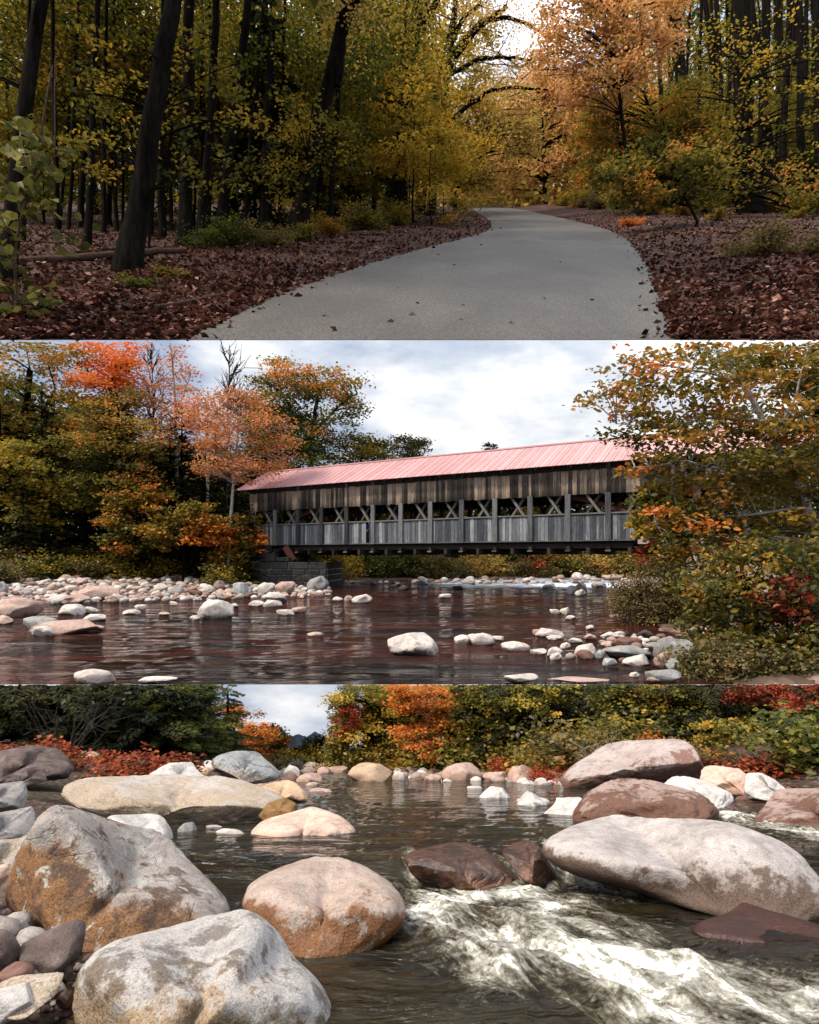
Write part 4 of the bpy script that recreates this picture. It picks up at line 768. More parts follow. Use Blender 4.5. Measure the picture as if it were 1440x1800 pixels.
M_ROCKS = [
 (349, 1055, 411, 1089, 'white', 'single pale domed boulder standing in the dark pool below the beach', 'boulder'),
 (681, 1116, 778, 1154, 'white', 'big pale angular boulder alone in the middle of the river below the bridge', 'boulder'),
 (-20, 1052, 72, 1087, 'pink', 'large flat pinkish boulder at the left edge of the river bank', 'boulder'),
 (-10, 1083, 24, 1098, 'pink', 'small pinkish stone at the left edge of the water below the flat boulder', 'stone'),
 (62, 1093, 185, 1116, 'pink', 'long low pink slab in the shallows at the left', 'boulder'),
 (38, 1085, 100, 1106, 'grey', 'grey low stone behind the long pink slab', 'stone'),
 (58, 1101, 96, 1120, 'white', 'small white stone in front of the long pink slab', 'stone'),
 (140, 1099, 182, 1113, 'pink', 'pink stone at the right end of the long pink slab', 'stone'),
 (100, 1063, 148, 1082, 'white', 'white rounded stone between the flat boulder and the pool', 'stone'),
 (148, 1080, 188, 1093, 'white', 'flat white stone at the water edge right of the white rounded one', 'stone'),
 (145, 1067, 172, 1079, 'white', 'small pale stone touching the white rounded stone', 'stone'),
 (132, 1178, 203, 1204, 'white', 'pale boulder cut by the near edge of the river at the left', 'boulder'),
 (243, 1191, 312, 1206, 'white', 'flat pale rock at the near edge of the river right of the cut boulder', 'stone'),
 (884, 1186, 950, 1206, 'white', 'rounded pale boulder at the near edge of the river', 'boulder'),
 (962, 1195, 1072, 1208, 'pink', 'long low rock at the near edge of the river right of the rounded pale boulder', 'stone'),
 (798, 1117, 832, 1132, 'white', 'left half of the pale pair of rocks beside the big angular boulder', 'stone'),
 (822, 1115, 870, 1135, 'white', 'right half of the pale pair of rocks beside the big angular boulder', 'stone'),
 (862, 1118, 886, 1128, 'white', 'small pale stone at the end of the pale pair', 'stone'),
 (880, 1130, 934, 1145, 'white', 'flat pale rock right of the pale pair', 'stone'),
 (932, 1141, 962, 1152, 'white', 'small flat white rock in the middle of the right rock cluster', 'stone'),
 (960, 1138, 989, 1155, 'white', 'pale peaked rock with a small stone at its foot', 'stone'),
 (966, 1148, 988, 1161, 'white', 'small pale stone at the foot of the peaked rock', 'stone'),
 (940, 1107, 990, 1121, 'white', 'long white rounded rock at the back of the right rock cluster', 'stone'),
 (936, 1107, 958, 1118, 'pink', 'small pinkish rock left of the long white rounded one', 'stone'),
 (960, 1117, 992, 1126, 'white', 'flat white rock in front of the long white rounded one', 'stone'),
 (984, 1130, 1003, 1142, 'white', 'small round white stone in the right rock cluster', 'stone'),
 (1010, 1132, 1048, 1158, 'white', 'egg-shaped pale rock with a brown wet foot', 'stone'),
 (1012, 1144, 1046, 1160, 'redbrown', 'wet red-brown stone under the egg-shaped pale rock', 'stone'),
 (1046, 1143, 1064, 1159, 'blue', 'small greenish grey stone right of the egg-shaped rock', 'stone'),
 (1060, 1138, 1146, 1162, 'grey', 'large smooth grey slab at the edge of the right bank', 'boulder'),
 (1094, 1154, 1141, 1172, 'white', 'pale oval rock in front of the large grey slab', 'stone'),
 (1058, 1158, 1084, 1171, 'blue', 'small angular bluish stone left of the pale oval rock', 'stone'),
 (1150, 1121, 1226, 1176, 'grey', 'big grey boulder with pink lower half under the right bushes', 'boulder'),
 (1150, 1146, 1196, 1177, 'pink', 'pink stone at the foot of the big grey bank boulder', 'stone'),
 (1170, 1156, 1206, 1182, 'grey', 'grey wedge-shaped stone leaning on the big grey bank boulder', 'stone'),
 (1133, 1178, 1200, 1202, 'grey', 'pinkish grey boulder at the lower right water edge', 'boulder'),
 (1136, 1191, 1166, 1204, 'pink', 'small pink stone against the boulder at the lower right water edge', 'stone'),
 (1106, 1182, 1124, 1191, 'white', 'tiny white stone alone in the water at the lower right', 'stone'),
 (1056, 1112, 1092, 1126, 'white', 'white rounded rock below the brown bush', 'stone'),
 (1072, 1122, 1130, 1140, 'redbrown', 'flat red-brown rock behind the large grey slab', 'stone'),
 (1026, 1115, 1050, 1126, 'pink', 'small pinkish rock left of the white one below the bush', 'stone'),
 (1056, 1128, 1082, 1138, 'pink', 'pinkish stone on the left of the flat red-brown rock', 'stone'),
 (1130, 1130, 1156, 1142, 'grey', 'small grey rock between the grey slab and the bank boulder', 'stone'),
 (1120, 1108, 1150, 1124, 'dark', 'dark rock in the shade under the brown bush', 'stone'),
 (1000, 1122, 1024, 1132, 'white', 'little pale rock in the back of the right rock cluster', 'stone'),
 (1148, 1138, 1168, 1152, 'redbrown', 'little brown rock against the left of the bank boulder', 'stone'),
 (618, 1045, 655, 1061, 'white', 'white rounded rock in the water right of the stone abutment', 'stone'),
 (585, 1049, 603, 1057, 'white', 'small white rock in the water left of the white rounded one by the abutment', 'stone'),
 (604, 1047, 620, 1056, 'pink', 'small pink rock between the two white rocks by the abutment', 'stone'),
 (460, 1041, 505, 1060, 'white', 'white wedge-shaped rock in the water below the abutment', 'stone'),
 (462, 1055, 496, 1068, 'white', 'flat white rock in front of the wedge-shaped one below the abutment', 'stone'),
 (438, 1056, 468, 1067, 'white', 'pale rock left of the wedge-shaped rock', 'stone'),
 (508, 1068, 540, 1077, 'pink', 'low pinkish rock in the pool below the abutment', 'stone'),
 (402, 1061, 420, 1069, 'white', 'small pale rock right of the domed boulder', 'stone'),
 (486, 1072, 518, 1082, 'white', 'low pale rock alone in the pool below the wedge-shaped rock', 'stone'),
 (334, 1082, 352, 1090, 'white', 'small flat stone at the left of the domed boulder', 'stone'),
 (236, 1063, 259, 1072, 'white', 'white flat stone in the pool left of the domed boulder', 'stone'),
 (215, 1072, 246, 1081, 'white', 'low pale stones breaking the pool surface left of the white flat stone', 'stone'),
 (278, 1076, 300, 1082, 'pink', 'low pinkish stone breaking the pool surface before the domed boulder', 'stone'),
 (298, 1057, 314, 1064, 'white', 'small pale stone between beach and domed boulder', 'stone'),
 (540, 1112, 570, 1119, 'pink', 'low pink stone alone in mid river left of the big angular boulder', 'stone'),
 (966, 1071, 985, 1080, 'white', 'small white stones on a shoal in the bend, left one', 'stone'), (984, 1068, 1002, 1080, 'white', 'small white stones on a shoal in the bend, right one', 'stone'),
 (994, 1082, 1012, 1089, 'white', 'small flat white stone just below the shoal in the bend', 'stone'), (1030, 1099, 1046, 1106, 'white', 'small white stone in still water left of the brown bush', 'stone'),
 (1004, 1006, 1028, 1021, 'white', 'white angular boulder on the far bank under the right end of the bridge', 'boulder'),
 (1024, 1010, 1042, 1020, 'white', 'pale stone right of the white angular boulder on the far bank', 'stone'),
 (1058, 1010, 1096, 1020, 'pink', 'pale pink flat rock on the far bank by the bush', 'stone'),
 (996, 1029, 1014, 1045, 'white', 'left white rock of the pile in the rapids', 'stone'), (1012, 1024, 1034, 1040, 'white', 'topmost rock of the pile in the rapids', 'stone'), (1010, 1036, 1030, 1048, 'white', 'front rock of the pile in the rapids', 'stone'),
 (1040, 1022, 1066, 1034, 'white', 'low rock right of the pile in the rapids', 'stone'), (954, 1026, 978, 1036, 'white', 'rock alone in the rapids left of the pile', 'stone'), (770, 1044, 794, 1052, 'white', 'small pale rock in the still water before the rapids', 'stone'),
 (812, 1016, 836, 1028, 'white', 'pale rock on the far shore below the grey-green bush', 'stone'), (734, 1018, 752, 1028, 'blue', 'bluish rock on the far shore below the bridge', 'stone'),
 (795, 1030, 815, 1037, 'dark', 'dark wet rock in the edge of the rapids', 'stone'), (700, 1030, 720, 1038, 'dark', 'dark wet rock in the water at the left of the rapids', 'stone'),
 (134, 1030, 214, 1056, 'pink', 'pink angular boulder with bluish top in the middle of the left beach', 'boulder'), (78, 1044, 130, 1062, 'white', 'pale rounded boulder at the front of the left beach', 'boulder'),
 (98, 1046, 160, 1062, 'pink', 'pink boulder right of the pale rounded one on the left beach', 'boulder'), (194, 1044, 218, 1058, 'white', 'white stone at the water edge of the left beach', 'stone'),
 (408, 1024, 438, 1048, 'blue', 'bluish boulder on the beach left of the abutment', 'boulder'), (352, 1028, 378, 1044, 'white', 'pale boulder on the beach under the small bush', 'boulder'), (270, 1029, 296, 1044, 'white', 'pale boulder at the top of the beach', 'boulder'),
 (-14, 1030, 14, 1056, 'grey', 'grey boulder at the far left end of the beach', 'boulder'), (300, 1030, 326, 1046, 'grey', 'grey boulder high on the middle of the beach', 'boulder'),
 (482, 1022, 520, 1046, 'pink', 'pink boulder at the foot of the abutment', 'boulder'), (540, 1012, 578, 1040, 'grey', 'grey slab leaning against the abutment corner', 'boulder'), (452, 1024, 484, 1046, 'white', 'pale boulder at the left foot of the abutment', 'boulder'),
]
def mid_rocks():
    for x0, y0, x1, y1, c, lab, nm in M_ROCKS:
        onb = y1 < 1050 and x1 < 600
        stone('M', x0, y0, x1, y1 if y1 < 1200 else 1199, c, lab, nm, dist=None if y1 < 1200 else 13.45, depth=.7 if y1 < 1199 else .35)
    # countless-looking but separate beach stones
    for k in range(96):
        px = R.uniform(-60, 560); yb = 1024 + 36 * R.random() ** .8 - .018 * max(px - 60, 0); w = R.uniform(9, 24); h = w * R.uniform(.38, .62)
        stone('M', px, yb - h, px + w, yb, R.choice(['white', 'pink', 'white', 'pink', 'tan', 'grey', 'redbrown']), 'small rounded pale or pink stone heaped on the left beach below the bushes', 'stone', 'stones of the left beach')
    L_ = []
    for k in range(1300):
        px = R.uniform(-60, 575); w = R.uniform(5, 17); yb = 1020 + 44 * R.random() ** .9 - .03 * max(px - 60, 0); L_.append((px, yb - w * .5, px + w, yb))
    stone_heap('M', L_, 'beach_stones', 'small pale and pink stones filling the left beach between the boulders', .25, 1); L_ = []
    for k in range(90):
        px = R.uniform(575, 1110); yb = 1017 + R.uniform(0, 8) + (6 if px < 720 else 0) + R.uniform(0, 4); w = R.uniform(6, 17); h = w * R.uniform(.35, .55)
        L_.append((px, yb - h, px + w, yb))
    stone_heap('M', L_, 'shore_stones', 'small stones scattered along the far shore under the bridge'); L_ = []
    for k in range(70):
        px = R.uniform(985, 1180); yb = R.uniform(1116, 1165) + (px - 1080) * .05; w = R.uniform(9, 22); h = w * R.uniform(.35, .6)
        if px < 1060 and R.random() < .5: continue
        L_.append((px, yb - h, px + w, yb))
    stone_heap('M', L_, 'shore_stones', 'small stones wedged between the bigger rocks of the right shore')
mid_rocks()

# ------------------------------------------------------------------ covered bridge
def wood_mat(name, stops, k=1.0, fade=None):
    m, nt = mat_new(name); oi = N(nt, 'ShaderNodeObjectInfo'); p = N(nt, 'ShaderNodeNewGeometry').outputs['Position']
    off = N(nt, 'ShaderNodeVectorMath', {0: p}, operation='ADD'); cmb = N(nt, 'ShaderNodeCombineXYZ', {0: math_(nt, 'MULTIPLY', oi.outputs['Random'], 91.0)}); nt.links.new(cmb.outputs[0], off.inputs[1])
    v = mapping(nt, off.outputs[0], (6 * k, 6 * k, .55 * k)); n1 = noise(nt, v, 1.6, 6, .65); n2 = noise(nt, mapping(nt, p, (1, 1, .5)), .9, 5, .65); n3 = noise(nt, v, 5, 4, .7)
    f = math_(nt, 'ADD', math_(nt, 'MULTIPLY', oi.outputs['Random'], .55), math_(nt, 'ADD', math_(nt, 'MULTIPLY', n1, .5), math_(nt, 'MULTIPLY', n2, .45)))
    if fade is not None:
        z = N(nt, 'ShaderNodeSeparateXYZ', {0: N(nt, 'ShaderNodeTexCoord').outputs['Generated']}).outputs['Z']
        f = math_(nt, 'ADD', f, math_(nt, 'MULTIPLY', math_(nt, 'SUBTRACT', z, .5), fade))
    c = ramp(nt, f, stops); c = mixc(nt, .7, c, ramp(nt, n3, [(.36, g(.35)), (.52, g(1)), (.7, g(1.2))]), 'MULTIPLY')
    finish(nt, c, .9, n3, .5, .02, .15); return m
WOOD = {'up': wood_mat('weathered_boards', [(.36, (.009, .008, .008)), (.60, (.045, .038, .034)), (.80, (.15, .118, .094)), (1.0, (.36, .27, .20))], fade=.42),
        'low': wood_mat('silvered_boards', [(.35, (.022, .025, .031)), (.62, (.056, .063, .076)), (.85, (.115, .125, .143)), (1.0, (.22, .233, .25))]),
        'post': wood_mat('silvered_posts', [(.35, (.012, .013, .015)), (.7, (.045, .048, .055)), (1.0, (.13, .135, .145))]),
        'brace': wood_mat('pale_braces', [(.4, (.035, .033, .032)), (.9, (.13, .125, .12))]),
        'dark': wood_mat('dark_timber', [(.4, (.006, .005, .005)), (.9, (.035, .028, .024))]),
        'arch': wood_mat('red_brown_arch', [(.4, (.035, .014, .010)), (.9, (.13, .05, .035))])}
def roof_mat():
    m, nt = mat_new('faded_red_metal'); p = N(nt, 'ShaderNodeNewGeometry').outputs['Position']; oi = N(nt, 'ShaderNodeObjectInfo')
    n1 = noise(nt, p, .35, 4); n2 = noise(nt, mapping(nt, p, (3, 3, .5)), 1.2, 6, .7)
    c = ramp(nt, math_(nt, 'ADD', math_(nt, 'MULTIPLY', oi.outputs['Random'], .25), math_(nt, 'ADD', math_(nt, 'MULTIPLY', n1, .55), math_(nt, 'MULTIPLY', n2, .55))), [(.3, (.29, .15, .155)), (.8, (.44, .255, .26))])
    finish(nt, c, .6, n2, .15, .03, .2); return m
ROOF = roof_mat()
def bridge():
    Lp = np.array([X(443, 59.0), 59.0]); Rp = np.array([14.3, 41.0]); ax = Rp - Lp; Lr = np.linalg.norm(ax); ax /= Lr; nr = np.array([-ax[1], ax[0]])
    if nr[1] < 0: nr = -nr                                    # across the bridge, away from the camera
    root = thing('covered_bridge', 'weathered grey covered bridge with faded red metal roof spanning the river', 'bridge', (Lp[0], Lp[1], 0), None, math.atan2(ax[1], ax[0]))
    # local frame: x along, y across (away), z up
    def t_of(px, off=0.0):                                    # along-coordinate seen at photo column px
        k = (px - C0) / F; b = Lp + nr * off; return (k * b[1] - b[0]) / (ax[0] - k * ax[1])
    z_deck, z_b, z_r, z_u, z_t, z_e, z_rg = .62, 1.17, 2.86, 4.22, 5.80, 6.12, 8.25; WB = 6.6
    tend = t_of(1405); x0 = -.3; xl_end = t_of(1118); cols = [485, 1070]; ta, tb = t_of(485), t_of(1070); bay = (tb - ta) / 11
    posts = [ta + bay * k for k in range(-1, 17) if ta + bay * k < tend]
    posts[0] = .15
    pl = {}
    def plank(w, h, dz): 
        key = (round(w, 2), round(h, 2))
        if key not in pl:
            G = Geo(); G.box((0, 0, 0), (key[0], .05, key[1])); pl[key] = G.mesh('plank')
        return pl[key]
    def planks(xa, xb, za, zb, m, seed):
        x = xa; rg = random.Random(seed)
        while x < xb - .08:
            w = rg.choice([.20, .24, .28, .31]); w = min(w, round(xb - x, 2))
            o = obj('plank', plank(w - .02, zb - za + rg.choice([0, .04, .08]), 0), m, root, (x + w / 2, rg.uniform(-.018, .018), (za + zb) / 2 + rg.uniform(-.03, .01))); o.rotation_euler = (0, rg.uniform(-.006, .006), 0); x += w
    gap = t_of(647)
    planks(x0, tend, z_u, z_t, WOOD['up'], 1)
    planks(x0 + .9, gap - .12, z_b, z_r, WOOD['low'], 2); planks(gap + .14, xl_end, z_b, z_r, WOOD['low'], 3)
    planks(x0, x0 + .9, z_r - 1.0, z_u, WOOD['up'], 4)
    for k, x in enumerate(posts):
        if x > xl_end + .3 and k % 2: pass
        G = Geo(); G.box((0, 0, 0), (.36, .14, z_u + .12 - z_b)); obj('post', G.mesh('post'), WOOD['post'], root, (x, -.03 if False else -.105, (z_u - .06 + z_b) / 2)); G = Geo(); G.box((0, 0, 0), (.26, .12, .34)); obj('rafter_seat', G.mesh('rafter_seat'), WOOD['post'], root, (x, -.04, z_t + .22))
        if k + 1 < len(posts):
            xa, xb = x, posts[k + 1]; zl, zh = z_r - .55, z_u + .7; s = (.5, .5)
            G = Geo(); c = (xa + xb) / 2 + .25; hw = .95
            G.beam((c - hw, .50, zl), (c + hw, .50, zh), .16, .20, (0, 1, 0)); obj('brace', G.mesh('brace'), WOOD['brace'], root)
            G = Geo(); G.beam((c + hw, .26, zl), (c - hw, .26, zh), .16, .20, (0, 1, 0)); obj('brace', G.mesh('brace'), WOOD['brace'], root)
        # far wall posts and boards
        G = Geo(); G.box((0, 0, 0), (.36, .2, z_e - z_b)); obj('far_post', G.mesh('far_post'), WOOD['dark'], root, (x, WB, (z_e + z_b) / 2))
        if k + 1 < len(posts):
            xa, xb = x, posts[k + 1]
            G = Geo(); c = (xa + xb) / 2
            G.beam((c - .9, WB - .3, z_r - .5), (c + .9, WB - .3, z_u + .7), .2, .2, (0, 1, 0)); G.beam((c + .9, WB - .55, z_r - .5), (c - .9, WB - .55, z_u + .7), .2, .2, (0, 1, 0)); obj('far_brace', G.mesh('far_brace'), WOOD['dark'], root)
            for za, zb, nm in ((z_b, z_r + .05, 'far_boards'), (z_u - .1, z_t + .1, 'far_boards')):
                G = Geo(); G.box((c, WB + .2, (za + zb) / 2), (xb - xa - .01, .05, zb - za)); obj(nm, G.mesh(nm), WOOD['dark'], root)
    G = Geo(); G.box(((x0 + xl_end) / 2 + .4, -.035, z_r + .05), (xl_end - x0 - .9, .16, .09)); obj('rail_cap', G.mesh('rail_cap'), WOOD['brace'], root)
    G = Geo(); G.box(((x0 + xl_end) / 2 + .4, -.04, z_b - .05), (xl_end - x0 - .9, .15, .07)); obj('sill_strip', G.mesh('sill_strip'), WOOD['brace'], root)
    G = Geo(); G.box(((x0 + tend) / 2, .10, z_t + .25), (tend - x0, .10, .45)); obj('top_plate', G.mesh('top_plate'), WOOD['dark'], root)
    # deck, stringers and floor beam ends
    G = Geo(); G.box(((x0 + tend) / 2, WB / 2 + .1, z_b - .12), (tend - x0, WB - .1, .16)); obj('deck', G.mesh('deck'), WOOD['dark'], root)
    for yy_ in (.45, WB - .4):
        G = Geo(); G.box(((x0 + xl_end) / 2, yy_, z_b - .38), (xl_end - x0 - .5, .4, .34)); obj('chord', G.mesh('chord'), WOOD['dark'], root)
    x = x0 + 2.0; q = 0
    while x < xl_end:
        G = Geo(); dz = .30 if q % 2 else .42; G.box((0, 0, 0), (.22, WB + .5, dz)); obj('floor_beam', G.mesh('floor_beam'), WOOD['dark'], root, (x, WB / 2 - .05, z_b - .52 - dz / 2 + (.1 if q % 2 else 0)))
        if q % 2:
            G = Geo(); G.box((0, 0, 0), (.34, .1, .10)); obj('beam_end', G.mesh('beam_end'), WOOD['brace'], root, (x, -.36, z_b - .72))
        x += bay / 2; q += 1
    # arch of laminated timber inside each truss
    for yy_ in (.85, WB - .9):
        s = np.linspace(0, 1, 40); xs = -1.0 + s * (xl_end + 4.6); zs = z_deck - 1.0 + (z_t - .3 - z_deck + 1.0) * (1 - (2 * s - 1) ** 2) ** .62
        G = Geo()
        for a in range(39): G.beam((xs[a], yy_, zs[a]), (xs[a + 1] + .03, yy_, zs[a + 1]), .30, .55, (0, 1, 0))
        obj('arch', G.mesh('arch'), WOOD['arch'], root)
    # roof: metal sheets with standing seams
    oh = .85; sl = math.atan2(z_rg - z_e, WB / 2 + oh); Ls = math.hypot(WB / 2 + oh, z_rg - z_e); pw = .62; n = int((tend + 1.6 - (x0 - 1.0)) / pw)
    d = np.array([0, math.cos(sl), math.sin(sl)]); nn = np.array([0, -math.sin(sl), math.cos(sl)])
    G = Geo(); G.box((0, 0, 0), (pw - .004, Ls, .03), (np.array([1, 0, 0]), d, nn)); G.box(-np.array([pw / 2 - .02, 0, 0]) + nn * .028, (.04, Ls, .04), (np.array([1, 0, 0]), d, nn))
    G.box(nn * .025 + np.array([.1, 0, 0]), (.03, Ls, .025), (np.array([1, 0, 0]), d, nn)); pm = G.mesh('roof_sheet')
    mid = np.array([0, -oh, z_e]) + d * Ls / 2
    for k in range(n): obj('roof_sheet', pm, ROOF, root, (x0 - 1.0 + pw * (k + .5), mid[1], mid[2] + .002 * (k % 3)))
    d2 = np.array([0, -math.cos(sl), math.sin(sl)]); n2 = np.array([0, math.sin(sl), math.cos(sl)]); G = Geo(); G.box(np.array([(x0 - 1 + tend + 1.6) / 2, WB + oh, z_e]) + d2 * Ls / 2, (n * pw, Ls, .03), (np.array([1, 0, 0]), d2, n2)); obj('far_roof_slope', G.mesh('far_roof_slope'), ROOF, root)
    G = Geo(); G.box(((x0 - 1 + tend + 1.6) / 2, WB / 2, z_rg + .05), (n * pw, .3, .1)); obj('ridge_cap', G.mesh('ridge_cap'), ROOF, root)
    for k in range(0, n, 2):
        G = Geo(); xx = x0 - .6 + pw * k
        if k == 0: G.box(np.array([0, 0, -.14]), (.12, Ls - .1, .16), (np.array([1, 0, 0]), d, nn)); rm = G.mesh('rafter')
        obj('rafter', rm, WOOD['dark'], root, (xx, mid[1], mid[2]))
    # boarded end wall at the left portal
    G = Geo(); G.box((x0 + .05, WB / 2, (z_t + z_rg) / 2 - .9), (.06, WB * .55, 1.0)); G.box((x0 + .05, .45, (z_b + z_t) / 2), (.08, .9, z_t - z_b)); obj('portal', G.mesh('portal'), WOOD['post'], root)
    # road approach beyond the right end of the low boarding
    def place(o, xl, yl): o.location = (Lp[0] + ax[0] * xl + nr[0] * yl, Lp[1] + ax[1] * xl + nr[1] * yl, o.location.z)
    am, nt = mat_new('abutment_concrete'); n1 = noise(nt, N(nt, 'ShaderNodeNewGeometry').outputs['Position'], 1.2, 6, .65); finish(nt, ramp(nt, n1, [(.3, (.16, .12, .105)), (.7, (.34, .28, .25))]), .9, n1, .4, .05)
    G = Geo(); ca = np.array([ax[0], ax[1], 0]); cn = np.array([nr[0], nr[1], 0]); xa = xl_end + .15; ln = 14
    p0 = np.array([Lp[0], Lp[1], 0]) + ca * (xa + ln / 2) + cn * (WB / 2); G.box((0, 0, 0), (ln, WB + .3, .42), (ca, cn, np.array([0, 0, 1.0])))
    G.box((ln * .10 * ca) + np.array([0, 0, -1.9]), (ln * .8, WB - .6, 3.4), (ca, cn, np.array([0, 0, 1.0])))
    tag(obj('abutment', G.mesh('abutment'), am, None, tuple(p0 + np.array([0, 0, z_b - .1]))), 'pale concrete abutment under the right end of the bridge behind the bush', 'abutment')
    return root, Lp, ax, nr, WB
BR, BL, BAX, BNR, BW = bridge()

# stone abutment, course by course
def abutment():
    sm = rock_mat('ashlar_granite', (.065, .062, .06), (.19, .18, .17), 1.1, None, 0, .10, (.03, .027, .025), .85); mm, nt = mat_new('pale_mortar'); n1 = noise(nt, N(nt, 'ShaderNodeNewGeometry').outputs['Position'], 3, 4); finish(nt, ramp(nt, n1, [(.3, g(.22)), (.7, (.40, .39, .36))]), .9)
    y = 55.5; xa, xb = X(418, y), X(577, y); zt, zbm = Z(969, y), Z(1046, y); D = 6.5; root = thing('stone_abutment', 'grey cut-stone bridge abutment with pale mortar joints at the left end of the bridge', 'abutment', (xa, y, zbm), None, -.10)
    wdt, hgt = xb - xa, zt - zbm; G = Geo(); G.box((wdt / 2, D / 2 + .03, hgt * .36), (wdt - .08, D - .1, hgt * .72 - .05)); obj('mortar_core', G.mesh('mortar_core'), mm, root)
    rg = random.Random(4); z = 0.0; q = 0
    hs = [.50, .62, .52, .46, .62]; sc_ = hgt * .76 / sum(hs); import bmesh
    def block(w, h, t, loc):
        bm = bmesh.new(); bmesh.ops.create_cube(bm, size=1); bmesh.ops.scale(bm, vec=(w, t, h), verts=bm.verts); bmesh.ops.bevel(bm, geom=bm.edges[:], offset=.05, segments=1, affect='EDGES')
        for v in bm.verts: v.co += Vector((rg.uniform(-.03, .03), rg.uniform(-.05, .02), rg.uniform(-.02, .02)))
        me = bpy.data.meshes.new('block'); bm.to_mesh(me); bm.free(); obj('stone_block', me, sm, root, loc)
    for ci, hh in enumerate(hs):
        h = hh * sc_; x = rg.uniform(-.1, 0)
        while x < wdt - .1:
            w = min(rg.uniform(.65, 1.5) * (1.35 if ci == 4 else 1), wdt - x + .02)
            if w < .3: break
            block(w - .07, h - .06, .6, (x + w / 2, .22 + rg.uniform(-.05, .03), z + h / 2)); x += w
        yy_ = .6
        while yy_ < D - .2:
            w = min(rg.uniform(.8, 1.5), D - yy_); block(.5, h - .06, w - .06, (wdt - .22, yy_ + w / 2, z + h / 2)); yy_ += w
        z += h
    # taller shoulder on the left under the bridge seat, and the wide top stones
    for (a, w, zz, h) in ((0.2, 1.5, z, .75), (1.75, 1.45, z, .75), (.9, 1.7, z + .78, .62), (3.3, 1.2, z, .42)):
        block(w, h - .05, 1.3, (a + w / 2, .75, zz + h / 2))
    G = Geo(); G.beam((wdt * .50, 1.0, z + 1.3), (wdt * .60, 1.0, z + .15), .5, .4, (0, 1, 0)); obj('timber_strut', G.mesh('timber_strut'), WOOD['arch'], root)
abutment()

# two people behind the rail
def person(px, colr, label, seed):
    t = None; k = (px - C0) / F; off = 1.5; b = BL + BNR * off; t = (k * b[1] - b[0]) / (BAX[0] - k * BAX[1]); p = BL + BAX * t + BNR * off
    S_ = 1.12; o = thing('person', label, 'person', (p[0], p[1], 1.14), None, math.atan2(BAX[1], BAX[0]) + (.3 if seed else -.4), S_)
    skn, nt = mat_new('skin'); finish(nt, (.42, .25, .18), .6); trs, nt = mat_new('trousers'); n1 = noise(nt, N(nt, 'ShaderNodeTexCoord').outputs['Object'], 9); finish(nt, ramp(nt, n1, [(.3, (.02, .022, .03)), (.7, (.05, .05, .06))]), .9)
    jk, nt = mat_new('jacket_cloth'); n1 = noise(nt, N(nt, 'ShaderNodeTexCoord').outputs['Object'], 7); finish(nt, ramp(nt, n1, [(.3, tuple(v * .7 for v in colr)), (.7, colr)]), .8); hm, nt = mat_new('hair'); finish(nt, (.03, .02, .014), .7)
    def skin(nm, V, E, rad, m, root_i=0):
        me = bpy.data.meshes.new(nm); me.from_pydata(V, E, []); ob = obj(nm, me, m, o); ob.modifiers.new('skin', 'SKIN'); ob.modifiers.new('sub', 'SUBSURF').levels = 1; ob.modifiers['sub'].render_levels = 1
        if not me.skin_vertices: me.skin_vertices.new()
        for v, r in zip(me.skin_vertices[0].data, rad): v.radius = (r, r * .85)
        me.skin_vertices[0].data[root_i].use_root = True; return ob
    V = [(0, 0, .95), (0, 0, 1.2), (0, 0, 1.42), (0, -.01, 1.52), (0, -.03, 1.62), (0, -.02, 1.72), (-.19, 0, 1.42), (-.27, -.06, 1.14), (-.20, -.26, .98), (-.15, -.34, .97), (.19, 0, 1.42), (.27, -.06, 1.14), (.20, -.26, .98), (.15, -.34, .97),
         (-.10, 0, .9), (-.12, .01, .5), (-.12, .03, .08), (-.12, -.12, .04), (.10, 0, .9), (.12, -.03, .5), (.12, .02, .08), (.12, -.13, .04)]
    E = [(0, 1), (1, 2), (2, 3), (3, 4), (4, 5), (2, 6), (6, 7), (7, 8), (8, 9), (2, 10), (10, 11), (11, 12), (12, 13), (0, 14), (14, 15), (15, 16), (16, 17), (0, 18), (18, 19), (19, 20), (20, 21)]
    skin('body', V, E, [.14, .13, .12, .05, .085, .07, .06, .05, .035, .035, .06, .05, .035, .035, .09, .065, .045, .04, .09, .065, .045, .04], skn)
    skin('jacket', [V[0], V[1], V[2], (0, 0, 1.49), V[6], V[7], (-.205, -.24, .99), V[10], V[11], (.205, -.24, .99)], [(0, 1), (1, 2), (2, 3), (2, 4), (4, 5), (5, 6), (2, 7), (7, 8), (8, 9)], [.175, .165, .15, .085, .085, .07, .055, .085, .07, .055], jk)
    skin('trousers', [(0, 0, .93), V[14], V[15], (-.12, .03, .1), V[18], V[19], (.12, .02, .1)], [(0, 1), (1, 2), (2, 3), (0, 4), (4, 5), (5, 6)], [.155, .105, .085, .065, .105, .085, .065], trs)
    skin('hair', [(0, .0, 1.68), (0, .02, 1.74), (0, .04, 1.64)], [(0, 1), (0, 2)], [.088, .07, .07], hm)
person(649, (.03, .035, .42), 'person in a bright blue jacket standing behind the bridge rail by the missing board', 0)
person(668, (.18, .34, .36), 'person in a pale teal top standing behind the bridge rail right of the post', 1)

